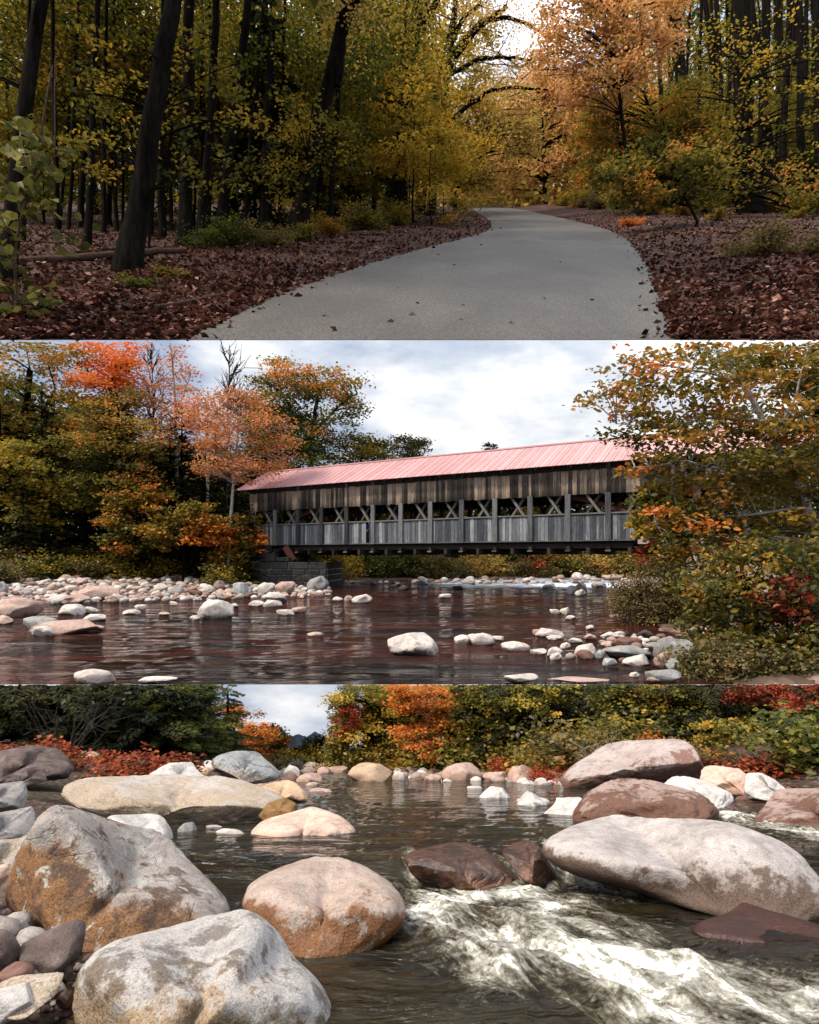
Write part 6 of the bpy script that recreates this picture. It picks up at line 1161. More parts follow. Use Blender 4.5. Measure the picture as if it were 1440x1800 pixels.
boulder([(452, 1436), (470, 1412), (500, 1402), (522, 1412), (524, 1430), (508, 1442), (470, 1446)], 4.86, .3, 'dark brown stained end of rock jutting from the long tan boulder towards the water', rock_mat('brown_end', (.10, .055, .02), (.24, .13, .05), 3.0 / KB, None, 0, 0, None, .75), [], .7, .7, 16, .06)
boulder([(184, 1440), (200, 1431), (250, 1434), (288, 1442), (304, 1465), (306, 1495), (280, 1505), (220, 1500), (186, 1470)], 3.9, .55, 'white block of rock between the huge tilted boulder and the long tan one', RM['W'], [(0, -.68, .73, .98), (.6, -.8, 0, 1.03)], .65, .7, 18, .04)
boulder([(438, 1476), (446, 1452), (468, 1438), (510, 1431), (560, 1428), (600, 1434), (622, 1452), (630, 1470), (600, 1482), (540, 1486), (460, 1486)], 4.25, .75, 'smooth peach-coloured rounded boulder at the water edge before the long tan one', RM['P'], [], .7, .75, 20, .05)
boulder([(370, 1342), (376, 1331), (395, 1323), (418, 1320), (445, 1326), (470, 1340), (490, 1352), (496, 1368), (470, 1377), (430, 1377), (395, 1370), (374, 1352)], 7.6, 1.1, 'dark blue-grey rounded boulder perched above the far end of the long tan one', RM['G'], [(.25, -.7, .66, 1.0), (-.4, -.85, -.3, 1.0)], .8, .8, 22, .05)
boulder([(252, 1368), (275, 1352), (298, 1341), (320, 1342), (350, 1358), (376, 1374), (340, 1384), (270, 1384)], 6.6, .8, 'pale peaked rock rising behind the long tan boulder', RM['W'], [(.35, -.75, .55, 1.0), (-.5, -.8, .3, 1.0)], .8, .8, 24, .06)
boulder([(448, 1392), (462, 1380), (490, 1375), (520, 1378), (540, 1394), (542, 1410), (520, 1414), (480, 1410)], 6.5, .7, 'tan angular rock at the water edge behind the long boulder', RM['T'], [(0, -.68, .73, .98), (0, -.95, -.3, 1.0)], .65, .7, 26, .05)
boulder([(708, 1512), (712, 1499), (740, 1491), (790, 1485), (830, 1487), (862, 1500), (895, 1524), (922, 1552), (905, 1570), (850, 1572), (780, 1566), (730, 1548)], 2.98, .48, 'dark wet rock with a brown sheen that splits the small waterfall', RM['J'], [(-.1, -.70, .70, .97), (.45, -.80, .35, 1.0), (-.3, -.9, -.2, 1.0)], .75, .75, 30, .075)
boulder([(880, 1496), (900, 1485), (930, 1477), (948, 1488), (966, 1515), (980, 1540), (965, 1558), (925, 1556), (900, 1525)], 3.05, .34, 'smaller wet brown rock wedged between the waterfall rock and the big grey boulder', RM['J'], [(-.5, -.75, .45, 1.0), (.55, -.8, .1, 1.0)], .75, .75, 33, .07)
boulder([(944, 1484), (950, 1470), (975, 1460), (1030, 1453), (1100, 1446), (1170, 1441), (1232, 1440), (1290, 1447), (1340, 1462), (1390, 1484), (1430, 1520), (1475, 1590), (1470, 1625), (1400, 1622), (1300, 1612), (1200, 1594), (1110, 1568), (1040, 1552), (985, 1536), (955, 1508)], 2.56, .82,
        'long smooth pale grey boulder with brown underside right of the rapids', RM['L'], [(-.05, -.62, .78, 1.0), (0, -.8, -.6, 1.08)], .85, .9, 36, .03, skew=-.42)
boulder([(1002, 1446), (1012, 1415), (1034, 1390), (1066, 1376), (1110, 1371), (1150, 1374), (1200, 1384), (1240, 1395), (1262, 1420), (1272, 1444), (1230, 1452), (1120, 1456), (1030, 1458)], 4.9, 1.0, 'brown rounded boulder with white crest just behind the long pale grey one', RM['M'], [(.12, -.66, .74, .98), (-.35, -.9, .2, 1.05), (.3, -.85, -.4, 1.0)], .78, .8, 40, .075, [(1010, 1430), (1060, 1446), (1090, 1450)])
boulder([(984, 1358), (996, 1350), (1030, 1334), (1070, 1314), (1110, 1306), (1180, 1297), (1212, 1302), (1228, 1325), (1240, 1346), (1238, 1372), (1200, 1392), (1100, 1400), (1000, 1396), (988, 1385)], 10.2, 2.2, 'massive angular rock with a sloping white top and rust-red front, largest on the right bank', RM['N'], [(-.12, -.60, .80, .94), (.1, -.97, -.22, .96), (-.5, -.85, -.1, 1.0)], .6, .62, 44, .05)
boulder([(1318, 1450), (1330, 1430), (1362, 1408), (1400, 1394), (1450, 1386), (1520, 1390), (1540, 1460), (1440, 1468), (1360, 1464)], 4.6, .9, 'reddish brown smooth boulder at the right edge of the river', RM['M'], [], .74, .78, 48, .05)
boulder([(1228, 1374), (1236, 1354), (1262, 1347), (1300, 1351), (1322, 1368), (1318, 1386), (1280, 1398), (1240, 1392)], 8.3, 1.0, 'pinkish grey boulder right of the massive angular rock', RM['P'], [(.2, -.7, .65, 1.0), (-.5, -.8, 0, 1.02)], .75, .78, 50, .06)
boulder([(1306, 1392), (1314, 1366), (1336, 1357), (1362, 1370), (1394, 1396), (1370, 1410), (1320, 1408)], 7.3, .8, 'white pointed boulder near the red bushes on the right bank', RM['W'], [(.3, -.8, .5, 1.0), (-.5, -.8, .3, 1.0)], .75, .78, 52, .06)
boulder([(1150, 1388), (1180, 1372), (1212, 1366), (1250, 1376), (1292, 1396), (1290, 1412), (1250, 1424), (1190, 1424)], 6.5, .9, 'pale rounded rock between the brown boulder and the massive angular one', RM['W'], [(.2, -.66, .7, 1.0)], .78, .8, 54, .06)
boulder([(838, 1406), (848, 1394), (862, 1384), (884, 1384), (898, 1402), (896, 1410), (850, 1412)], 8.2, .5, 'pale triangular rock standing in the calm water right of centre', RM['W'], [(-.5, -.75, .4, 1.0), (.6, -.7, .4, 1.0)], .6, .62, 56, .05)
boulder([(906, 1418), (914, 1404), (926, 1391), (938, 1394), (962, 1412), (964, 1422), (920, 1426)], 7.0, .42, 'pale pointed rock with flat foot stones in the calm water, right of the triangular one', RM['W'], [(-.6, -.7, .4, 1.0), (.6, -.7, .4, 1.0)], .6, .62, 58, .05)
boulder([(950, 1432), (975, 1416), (1000, 1402), (1022, 1400), (1030, 1420), (1010, 1440), (970, 1440)], 5.9, .5, 'smooth white rock in the water touching the brown rounded boulder', RM['W'], [(-.3, -.7, .65, 1.0)], .7, .7, 60, .04)
boulder([(1185, 1634), (1260, 1614), (1350, 1612), (1480, 1632), (1580, 1690), (1520, 1712), (1380, 1690), (1260, 1660)], 2.05, .55, 'flat dark red rock awash under the current below the long grey boulder', RM['R'], [(0, -.6, .8, 1.0)], .8, .8, 62, .04)
boulder([(-60, 1476), (-30, 1440), (0, 1428), (40, 1424), (62, 1446), (64, 1474), (30, 1490)], 3.0, .5, 'grey boulder behind the huge tilted one at the left edge', RM['C2'], [(.2, -.66, .72, 1.0), (-.5, -.8, .2, 1.02)], .7, .7, 64, .05)
boulder([(-60, 1530), (-30, 1490), (0, 1476), (40, 1474), (62, 1492), (50, 1530), (10, 1545)], 2.75, .45, 'tan rounded boulder at the left edge below the grey one', RM['D'], [], .7, .7, 66, .05)
boulder([(-60, 1410), (-30, 1385), (10, 1376), (36, 1380), (50, 1400), (40, 1425), (-20, 1430)], 3.7, .5, 'pinkish grey boulder at the left edge above the grey one', RM['C2'], [(.2, -.66, .72, 1.0), (-.5, -.8, .2, 1.02)], .7, .7, 68, .05)
boulder([(-80, 1600), (-60, 1550), (-20, 1525), (20, 1515), (40, 1540), (30, 1600), (-10, 1640)], 2.2, .4, 'pinkish pale boulder cut by the left edge beside the huge tilted one', RM['P'], [], .7, .7, 70, .05)
boulder([(-40, 1350), (0, 1320), (50, 1310), (100, 1322), (135, 1345), (120, 1370), (20, 1378)], 6.0, .9, 'dark mossy rock in the shade at the left behind the red ferns', RM['K'], [(.2, -.66, .72, 1.0)], .66, .68, 72, .08)
boulder([(20, 1360), (45, 1350), (75, 1356), (85, 1372), (50, 1382)], 5.2, .4, 'small dark grey rock among the red ferns at the left', RM['K'], [], .7, .7, 73, .08)
# cobbles and pebbles in the lower left corner
for x0, y0, x1, y1, c, lab in [(4, 1630, 54, 1680, 'C2', 'light grey round cobble tucked under the huge tilted boulder'), (-50, 1652, 32, 1738, 'K', 'dark grey round cobble at the left edge of the corner'), (40, 1656, 144, 1730, 'K', 'dark red-brown speckled cobble between the two front boulders'),
                           (-20, 1756, 66, 1806, 'W', 'flat pale stone at the lower left corner'), (-30, 1792, 100, 1850, 'D', 'flat tan stone cut by the bottom edge in the lower left corner'), (40, 1738, 78, 1762, 'T', 'small orange-tan pebble in the lower left corner'), (30, 1732, 62, 1752, 'G', 'small bluish pebble above the orange-tan one'),
                           (78, 1742, 116, 1760, 'B', 'small speckled grey-green pebble right of the orange-tan one'), (82, 1724, 108, 1742, 'W', 'small round white pebble above the speckled one'), (44, 1718, 74, 1734, 'M', 'small red-brown pebble above the bluish one'), (20, 1728, 42, 1744, 'M', 'small reddish pebble left of the bluish one'),
                           (-4, 1618, 22, 1640, 'K', 'small dark cobble above the light grey round one'), (84, 1716, 104, 1726, 'T', 'tiny tan pebble behind the round white one'), (108, 1706, 128, 1722, 'K', 'tiny dark pebble under the speckled cobble'), (100, 1758, 128, 1778, 'M', 'reddish pebble beside the pale front boulder'), (4, 1738, 24, 1756, 'K', 'small dark pebble at the left of the corner')]:
    yb = dB(y1) if y1 < 1800 else 1.5 * KB; o = stone('B', x0, y0, x1, min(y1, 1799), 'white', lab, 'stone' if x1 - x0 < 60 else 'cobble', dist=yb * .97); o.material_slots[0].link = 'OBJECT'; o.material_slots[0].material = RM[c]
L_ = []
for k in range(130):
    px = R.uniform(-60, 150); yb = R.uniform(1690, 1800); w = R.uniform(9, 22)
    if 125 < px + w and yb > 1740: continue
    L_.append((px, yb - w * .55, px + w, yb))
stone_heap('B', L_, 'pebbles', 'tiny wet pebbles among the cobbles in the lower left corner', 0, .62)
B_ROCKS = [(310, 1452, 346, 1487, 'grey', 'round greyish stone standing in the shallow pool before the long tan boulder'), (345, 1460, 398, 1480, 'white', 'flat pale stone right of the round one in the shallow pool'), (368, 1466, 434, 1492, 'white', 'long pale low stone in front of the flat one in the shallow pool'), (346, 1470, 370, 1486, 'grey', 'small grey stone between the round and the long low stone'), (316, 1482, 338, 1492, 'grey', 'little flat stone at the foot of the round one'),
  (612, 1352, 690, 1382, 'tan', 'wide pale tan rock at the right edge of the far shallows'), (575, 1350, 612, 1366, 'pink', 'pinkish rock left of the wide tan rock in the far shallows'), (690, 1360, 715, 1378, 'white', 'small white pointed rock right of the wide tan rock'), (640, 1347, 668, 1360, 'grey', 'rounded grey rock behind the wide tan rock'), (776, 1352, 846, 1380, 'pink', 'wide pinkish block of rock on the right shore'), (774, 1350, 806, 1378, 'pink', 'upright pinkish rock left of the wide block on the right shore'), (848, 1362, 893, 1380, 'pink', 'low pinkish rock right of the wide block'),
  (778, 1372, 796, 1382, 'white', 'small white rock before the upright pinkish one'), (892, 1352, 945, 1382, 'pink', 'large pinkish round rock left of the red bush on the right shore'), (930, 1334, 966, 1352, 'white', 'white rounded rock high on the right shore beside the massive angular rock'), (900, 1364, 926, 1384, 'pink', 'pink rock in front of the large pinkish round one'), (938, 1372, 968, 1390, 'white', 'pale rock at the left foot of the massive angular rock'), (952, 1358, 985, 1384, 'pink', 'pink rock tucked beside the red bush'), (915, 1376, 940, 1388, 'white', 'small pale rock at the water edge on the right shore'),
  (820, 1386, 850, 1396, 'white', 'low pale stone just left of the triangular rock'), (906, 1414, 968, 1426, 'white', 'flat stones at the foot of the pale pointed rock'), (726, 1362, 752, 1372, 'blue', 'grey-blue rock on the right shore below the bushes'), (745, 1366, 776, 1380, 'pink', 'brownish rock left of the upright pinkish one'), (725, 1371, 745, 1378, 'redbrown', 'small brown rock at the water edge right of the white pointed one'),
  (560, 1345, 590, 1360, 'pink', 'far pinkish rock at the left of the river mouth'), (528, 1352, 560, 1366, 'pink', 'pale pink rock in the far left shallows'), (498, 1350, 530, 1372, 'white', 'pale rock right of the blue-grey perched boulder'), (520, 1366, 566, 1384, 'pink', 'long pink rock in the left shallows behind the tan angular rock'), (494, 1366, 522, 1380, 'redbrown', 'reddish rock between the perched boulder and the tan angular rock'), (534, 1378, 562, 1390, 'pink', 'low pink rock right of the tan angular rock'), (540, 1394, 590, 1404, 'pink', 'flat pink rock barely above the water right of the tan angular rock'),
  (395, 1372, 450, 1388, 'tan', 'tan slab under the perched blue-grey boulder'), (340, 1366, 396, 1384, 'white', 'pale rock under the left of the perched boulder'), (440, 1376, 480, 1394, 'pink', 'pinkish rock between the long boulder and the tan angular rock'), (300, 1360, 340, 1372, 'pink', 'pinkish rock left of the perched boulder'), (215, 1345, 255, 1362, 'dark', 'dark grey rock among the red ferns behind the long boulder'), (80, 1372, 130, 1392, 'dark', 'dark flat rock at the left end of the long tan boulder'), (40, 1390, 95, 1412, 'redbrown', 'brown rock in the shade left of the long tan boulder'),
  (1232, 1352, 1262, 1368, 'white', 'pale rock top behind the pinkish grey boulder'), (1340, 1350, 1376, 1372, 'pink', 'pink rock behind the white pointed boulder'), (1378, 1352, 1412, 1384, 'pink', 'pinkish rock by the red bushes at the right'), (1408, 1352, 1450, 1374, 'grey', 'grey rock at the far right of the bank'), (1320, 1338, 1386, 1356, 'pink', 'long pinkish rock at the foot of the right wood'), (1294, 1404, 1330, 1420, 'redbrown', 'red-brown rock in the water before the white pointed boulder'), (1260, 1420, 1300, 1440, 'redbrown', 'wet red-brown rock right of the brown rounded boulder'), (1390, 1376, 1450, 1396, 'pink', 'pale pink rock behind the reddish boulder at the right edge'), (1300, 1360, 1324, 1374, 'white', 'small white rock left of the white pointed boulder'), (1416, 1384, 1440, 1394, 'white', 'tiny white rock at the right edge of the bank')]
for x0, y0, x1, y1, c, lab in B_ROCKS: stone('B', x0, y0, x1, y1, c, lab, 'stone', depth=.75, k=None)
for k in range(46):
    px = R.uniform(480, 760); yb = 1350 + 16 * R.random() ** 1.5 + abs(px - 600) * .03; w = R.uniform(12, 34); h = w * R.uniform(.4, .65)
    stone('B', px, yb - h, px + w, yb, R.choice(['pink', 'white', 'tan', 'grey', 'pink']), 'pale rock among many at the head of the far shallows', 'stone', 'rocks of the far shallows')
L_ = []
for k in range(120):
    px = R.uniform(660, 1000); yb = 1364 + (px - 690) * .06 + R.uniform(0, 9); w = R.uniform(9, 28); h = w * R.uniform(.4, .65)
    L_.append((px, yb - h, px + w, yb))
stone_heap('B', L_, 'shore_stones', 'small rocks along the right shore below the bushes', .2, 1)
for k in range(22):
    px = R.uniform(-40, 520); yb = 1376 + R.uniform(0, 14) + max(0, 200 - px) * .12; w = R.uniform(12, 34); h = w * R.uniform(.35, .55)
    stone('B', px, yb - h, px + w, yb, R.choice(['dark', 'grey', 'redbrown', 'tan', 'pink']), 'small rock on the shaded left bank behind the long tan boulder', 'stone', 'small rocks of the left bank')

# ------------------------------------------------------------------ lower terrace: hills, trees and bushes
def mountain():
    mm, nt = mat_new('haze_tinted_mountain'); p = N(nt, 'ShaderNodeNewGeometry').outputs['Position']; n1 = noise(nt, p, .5, 7, .7); finish(nt, ramp(nt, n1, [(.35, (.20, .27, .32)), (.65, (.32, .39, .43))]), .95, n1, .8, .8, .0)  # bluish tones: the haze of distance is painted into the hill's colour
    y0 = 120.0; px = np.linspace(250, 900, 120); prof = 1330 - 50 * np.exp(-((px - 472) / 46) ** 2) - 34 * np.exp(-((px - 556) / 40) ** 2) - 14 * np.exp(-((px - 700) / 120) ** 2) - 30 * np.exp(-((px - 330) / 90) ** 2) + 2.0 * fbm(np.c_[px / 14, px * 0, px * 0], 4, 4)
    V = []; rows = 14
    for j in range(rows):
        t = j / (rows - 1); y = y0 + 60 * t; 
        for a, b in zip(px, prof):
            zt = Z(b, y0 + 30); zb = -SLB * y - 3.0; V.append((X(a, y0 + 30), y, zb + (zt + SLB * (y0 + 30) + 3.0) * math.sin(math.pi * min(t, .999)) ** .8 + .6 * math.sin(a * .21 + j * 1.7) * math.sin(math.pi * t)))
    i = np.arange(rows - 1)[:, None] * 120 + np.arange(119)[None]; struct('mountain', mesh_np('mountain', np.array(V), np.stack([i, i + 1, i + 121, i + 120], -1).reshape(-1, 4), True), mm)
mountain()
def BT(name, label, cat, poly, y, depth, trunks, pal, ncl, nleaf, rc, lpx, **k): k['top'] = TB; return tree_poly(name, label, cat, poly, y * KB, depth * KB, gB, trunks, pal, int(ncl * 1.3), int(nleaf * 1.4), rc, lpx, **k)
def pB(px, y): y = y * KB; x = X(px, y); return (x, y, float(gB(x, y)[0]) - .03)
TB = -.1974
BT('maple_tree', 'bright orange maple on the right bank under the river edge above', 'tree', [(690, 1180), (760, 1180), (800, 1215), (800, 1270), (790, 1320), (740, 1330), (700, 1300), (690, 1240)], 19.2, 1.0, [[(770, 1350, 4), (760, 1290, 3), (738, 1225, 1.5)]], 'orange', 80, 6000, 17, 6, bark='birch', seed=40, top=TB, hue=lambda x, y: .05 + 0 * x)
BT('maple_tree', 'yellow-green maple left of the bright orange one', 'tree', [(590, 1195), (620, 1180), (700, 1180), (705, 1250), (690, 1310), (640, 1325), (600, 1315), (590, 1250)], 21.5, 1.3, [[(655, 1352, 4), (655, 1240, 2)]], 'gold', 80, 6500, 17, 5.5, seed=41, top=TB, hue=lambda x, y: -.14 + 0 * x)
BT('maple_tree', 'small red-topped maple at the right side of the gap to the sky', 'tree', [(592, 1258), (602, 1243), (622, 1245), (632, 1268), (618, 1290), (600, 1290)], 20.8, .7, [[(612, 1352, 2.5), (612, 1260, 1.2)]], 'red', 16, 700, 11, 5, bark='grey', seed=42, hue=lambda x, y: np.where(y < 1275, .1, .4))
BT('maple_tree', 'olive and orange tree at the right edge of the sky gap', 'tree', [(575, 1300), (590, 1260), (600, 1200), (620, 1210), (620, 1320), (575, 1335)], 22, 1.2, [[(600, 1348, 3), (602, 1240, 1.5)]], 'mixed', 40, 3200, 14, 5, seed=43, hue=lambda x, y: .1 + 0 * x)
BT('maple_tree', 'olive maple right of the bright orange one', 'tree', [(790, 1180), (860, 1180), (880, 1260), (850, 1320), (800, 1310)], 18.4, 1.2, [[(838, 1352, 3.5), (838, 1220, 2)]], 'olive', 60, 4600, 17, 6, seed=44, top=TB)
for a, y, s, lab in [(860, 19, .36, 'dark hemlock behind the olive maple on the right bank'), (930, 18, .40, 'dark hemlock above the red bush on the right bank'), (1000, 18.5, .40, 'dark hemlock behind the grey twiggy bush'), (1080, 18, .36, 'dark hemlock behind the massive angular rock'), (1160, 16.8, .36, 'dark hemlock right behind the massive rock'), (1250, 16.4, .36, 'dark hemlock above the pinkish grey boulder'), (1340, 16.2, .36, 'dark hemlock above the white pointed boulder'), (1430, 16.2, .36, 'dark hemlock at the right edge of the bank'), (1500, 15.8, .36, 'dark hemlock beyond the right edge of the bank'), (1120, 20, .42, 'dark hemlock deep in the right wood'), (1290, 19, .42, 'dark hemlock deep in the right wood by the edge'), (1400, 19, .42, 'dark hemlock deep in the right wood at the corner')]:
    plant('fine_conifer', pB(a, y), s * KB * 1.25, clip=TB, pal='dark', label=lab, cat= 'tree', squash=1.35)
for poly, y, pal, lab, sd, hu in [([(880, 1190), (1000, 1185), (1010, 1225), (940, 1260), (880, 1250)], 17.2, 'gold', 'yellow-olive branches of a maple over the right bank', 50, -.22), ([(1040, 1200), (1140, 1190), (1250, 1230), (1200, 1290), (1100, 1280), (1040, 1250)], 16.4, 'olive', 'olive leafy tree behind the massive angular rock', 51, 0),
                          ([(1300, 1230), (1440, 1215), (1460, 1300), (1340, 1320), (1290, 1290)], 15.6, 'olive', 'olive leafy tree at the right edge behind the white pointed boulder', 52, -.1), ([(1290, 1190), (1440, 1185), (1450, 1230), (1340, 1250), (1290, 1235)], 15.2, 'red', 'red-leaved maple boughs at the top right of the river scene', 53, -.22), ([(1100, 1195), (1170, 1190), (1180, 1225), (1120, 1230)], 16.8, 'mixed', 'rusty leaved tree top above the massive rock', 54, .2), ([(1230, 1270), (1300, 1260), (1330, 1330), (1240, 1335)], 14.5, 'olive', 'olive sapling above the pinkish grey boulder', 55, -.05)]:
    cxm = sum(p[0] for p in poly) / len(poly); BT('maple_tree', lab, 'tree', poly, y, .8, [[(cxm, 1350, 4), (cxm + 6, 1200, 2)]], pal, 46, 3200, 17, 6.5, seed=sd, top=TB, hue=lambda x, y, h=hu: h + 0 * x)
for a, y, s, pal, lab in [(600, 24, .8, 'olive', 'olive bush at the left end of the right bank bushes'), (650, 22, .8, 'olive', 'yellow-green bush below the yellow-green maple'), (700, 20, .8, 'bank', 'olive bush below the bright orange maple'), (740, 21, .95, 'brown', 'grey-green bush below the orange maple'), (790, 20, 1.1, 'olive', 'large olive bush above the upright pinkish rock'), (840, 19, 1.1, 'olive', 'large yellow-green bush above the wide pinkish block'), (885, 17.5, 1.0, 'bank', 'bush with mixed leaves left of the red bush'), (905, 15.6, .4, 'red', 'dark red bush on the right shore'), (950, 16, .9, 'olive', 'olive bush above the white rounded rock'),
                      (985, 14.5, .7, 'bank', 'bush left of the massive angular rock'), (975, 13.2, .34, 'red', 'low red bush at the left foot of the massive rock'), (1040, 14.4, .95, 'brown', 'grey-brown bush behind the left of the massive rock'), (690, 22, .95, 'green', 'dark bush behind the yellow-green maple'), (630, 25, .9, 'gold', 'gold bush at the head of the right bank'), (1170, 13.2, .5, 'orange', 'orange leaved bush behind the top of the massive rock'), (1255, 11.5, .45, 'bank', 'russet bush right of the massive angular rock'), (1300, 11, .5, 'fern', 'rust-red bush above the pinkish grey boulder'), (1350, 10.4, .45, 'fern', 'red fern-like bush behind the white pointed boulder'), (1385, 8.6, .34, 'fern', 'small red bush between the rocks at the right'), (1420, 11, .8, 'green', 'dark green bush at the right edge of the bank'),
                      (410, 12, .4, 'brown', 'low brown bush behind the perched boulder'), (520, 24, .8, 'olive', 'olive bush at the far left of the river mouth'), (545, 26, .9, 'olive', 'bush at the far end of the river'), (575, 26, .9, 'gold', 'golden bush at the far end of the river'), (490, 20, .5, 'brown', 'brown bush behind the pale rocks left of the river mouth'), (1100, 14.5, .9, 'olive', 'olive bush behind the middle of the massive rock')]:
    plant('fern' if pal == 'fern' else 'shrub', pB(a, y), KB * s * (1.3 if a > 560 else 1.0), pal, lab, 'shrub', squash=1.25)
def bushy_bare(px, y, h, label, seed, mat='birch', sp=1.0):
    rg = np.random.default_rng(seed); G = Geo(); o = thing('bare_shrub', label, 'shrub', pB(px, y)); 
    for k in range(16):
        az = rg.uniform(0, 6.28); d = np.array([math.cos(az) * .7 * sp, math.sin(az) * .5, 1]); L = h * rg.uniform(.5, 1); P = d * L * np.linspace(0, 1, 6)[:, None] * np.array([.7, .7, .8]) + np.cumsum(rg.normal(0, .04 * L, (6, 3)), 0) * (np.linspace(0, 1, 6) > 0)[:, None]
        G.tube(P, np.linspace(.022 * h, .004 * h, 6), 4)
        for j in range(7):
            q = P[rg.integers(2, 6)]; dd = d * .4 + rg.normal(0, .6, 3); G.tube(q + dd * L * .35 * np.linspace(0, 1, 3)[:, None], np.linspace(.007 * h, .003 * h, 3), 3)
    obj('stems', G.mesh('stems', True), BARK[mat], o); return o
o = bushy_bare(1062, 12.6, 1.05 * KB, 'pale grey twiggy bush behind the massive angular rock', 5); V, Fc = leaf_quads(NR.normal(0, 1, (900, 3)) * [.26 * KB, .2 * KB, .24 * KB] + [0, 0, .72 * KB], .05 * KB, .8, .6); obj('foliage', mesh_np('foliage', V, Fc, face={'hue': NR.uniform(.3, .9, 900)}), LEAF['brown'], o)
# root of driftwood
def driftwood():
    rg = np.random.default_rng(8); o = thing('driftwood', 'pale curled driftwood root standing before the dark trees at the right', 'driftwood', pB(1385, 12.5)); G = Geo(); yd = 12.5 * KB; u = yd / F; z0 = Z(1345, yd) - o.location.z
    for k in range(9):
        a0 = rg.uniform(1.0, 2.6); r = rg.uniform(14, 26) * u; c = np.array([rg.uniform(-6, 6) * u, rg.uniform(-.1, .1), z0 + rg.uniform(28, 44) * u]); s = np.linspace(a0, a0 + rg.uniform(2, 4.2), 12)
        P = c + np.c_[np.cos(s) * r * 1.1, np.linspace(-.1, .1, 12), np.sin(s) * r * .8]; G.tube(P, np.linspace(2.0 * u, .7 * u, 12), 5)
    for dx in (-16, -8, 3, 9): G.tube([(dx * u, 0, z0 - 12 * u), (dx * .9 * u, .05, z0 + 14 * u), (dx * .4 * u, 0, z0 + 34 * u)], [2.6 * u, 2 * u, 1.4 * u], 5)
    G.tube([(10 * u, 0, z0 + 40 * u), (36 * u, .1, z0 + 34 * u), (66 * u, .2, z0 + 26 * u)], [1.8 * u, 1.5 * u, .9 * u], 5)
    obj('root', G.mesh('root', True), BARK['birch'], o)
driftwood()
def wood_mass_b(name, label, px0, px1, y0, y1, n, ls, pal, seed, hoff):
    rg = np.random.default_rng(seed); px = rg.uniform(px0, px1, n); y = rg.uniform(y0, y1, n) * KB; x = X(px, y); gz = gB(x, y)
    P = np.c_[x, y, gz + (TB * y - gz) * rg.uniform(0, 1, n)]; V, Fc = leaf_quads(P, ls * KB, .8, .7, rg); h = np.clip(.40 + hoff + .30 * fbm(P * 1.3, seed, 3) + rg.normal(0, .12, n), 0, 1)
    keep = ((V[:, 2] / V[:, 1]).reshape(-1, 4).max(1) < TB) & (P[:, 1] < 13.3); V = V[np.repeat(keep, 4)]
    o = obj(name, mesh_np(name, V, np.arange(len(V)).reshape(-1, 4), face={'hue': h[keep]}), LEAF[pal]); o['kind'] = 'stuff'; tag(o, label, 'wood')
wood_mass_b('far_wood', 'dark wood filling the gaps behind the left bank hemlocks', -500, 372, 16.5, 19, 20000, .26, 'dark', 81, 0)
wood_mass_b('far_wood', 'dark mixed wood filling the gaps behind the right bank trees', 860, 1900, 19.5, 23, 30000, .30, 'green', 82, -.1)
wood_mass_b('far_wood', 'olive and gold wood filling the gaps behind the bright orange maple', 640, 880, 21.5, 23.4, 7000, .26, 'olive', 83, .05)
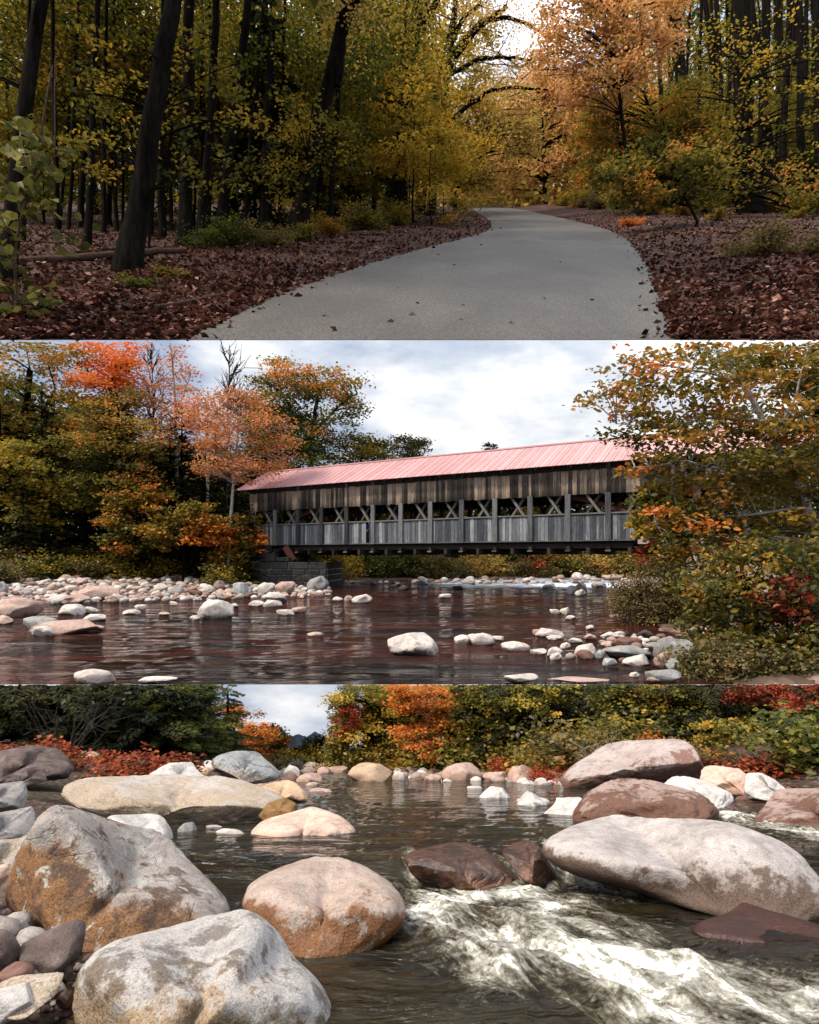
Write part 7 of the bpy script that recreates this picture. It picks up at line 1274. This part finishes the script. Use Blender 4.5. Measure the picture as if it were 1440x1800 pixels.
# left bank: dark conifers, far colours, red ferns
for a, y, s, lab in [(30, 13.8, .34, 'dark hemlock at the left edge over the red ferns'), (110, 14, .38, 'dark hemlock second from the left edge'), (190, 14.3, .38, 'dark hemlock behind the middle of the long tan boulder'), (262, 14.6, .36, 'dark hemlock above the pale peaked rock'), (296, 15, .30, 'dark green hemlock right of the one over the peaked rock'), (352, 16, .20, 'hemlock behind the perched boulder'),
                     (60, 16.5, .44, 'dark hemlock deep behind the left edge'), (150, 17, .44, 'dark hemlock deep behind the long tan boulder'), (235, 17.5, .44, 'dark hemlock deep in the left wood'), (-40, 13.5, .36, 'dark hemlock beyond the left edge'), (400, 19, .22, 'small hemlock at the end of the dark left wood'), (500, 28, .11, 'narrow dark hemlock near the river mouth on the left'), (478, 26, .12, 'dark hemlock left of the narrow one near the river mouth'), (300, 18, .36, 'tall hemlock at the edge of the dark left wood'), (536, 40, .12, 'tiny pine in the far end of the valley, left one'), (552, 40, .11, 'tiny pine in the far end of the valley, right one')]:
    plant('fine_conifer', pB(a, y), s * KB * 1.25, clip=TB, pal='green' if a in (296, 352, 300, 536, 552, 400) else 'dark', label=lab, cat= 'tree', squash=1.4)
for poly, y, pal, lab, sd, hu in [([(385, 1250), (410, 1235), (435, 1260), (440, 1330), (395, 1330)], 20, 'orange', 'orange-pink maple at the end of the dark left wood', 60, .15), ([(425, 1275), (450, 1262), (475, 1290), (475, 1335), (430, 1335)], 23, 'orange', 'rusty orange tree further along the left bank', 61, .0), ([(455, 1280), (485, 1270), (505, 1300), (505, 1338), (460, 1338)], 25, 'mixed', 'olive and gold tree near the river mouth on the left', 62, .1),
                          ([(535, 1310), (560, 1300), (600, 1305), (600, 1342), (540, 1342)], 30, 'gold', 'small yellow-green trees at the far end of the river', 63, -.15), ([(335, 1215), (375, 1210), (398, 1250), (398, 1325), (345, 1325)], 17.5, 'olive', 'olive leafy tree at the edge of the dark left wood', 64, 0), ([(510, 1322), (535, 1312), (552, 1325), (552, 1343), (510, 1343)], 34, 'olive', 'small green trees left of the far river end', 65, 0)]:
    cxm = sum(p[0] for p in poly) / len(poly); BT('maple_tree', lab, 'tree', poly, y, .9, [[(cxm, 1342, 3), (cxm, min(p[1] for p in poly) + 15, 1.2)]], pal, 40, 2800, 13, 4.6, seed=sd, top=TB, hue=lambda x, y, h=hu: h + 0 * x)
for k in range(12):
    px = R.uniform(-30, 345); y = R.uniform(7.0, 11.5) - (1.5 if px < 60 else 0)
    plant('fern', pB(px, y), KB * R.uniform(.30, .52), 'fern', 'low rust-red fern clump under the dark hemlocks on the left bank', 'fern', 'rust-red ferns on the left bank', squash=1.3)
bare = bushy_bare(120, 11.5, 1.3 * KB, 'bare dead branches hanging in front of the dark left hemlocks', 12, 'grey', 1.4)
L_ = []
for k in range(260):
    px = R.uniform(-900, 10); yb = R.uniform(1400, 1780); w = R.uniform(14, 60) * (yb - 1330) / 300
    L_.append((px, yb - w * .5, px + w, yb))
stone_heap('B', L_, 'bank_stones', 'loose stones covering the left bank at the edge of the view', 0, .75)
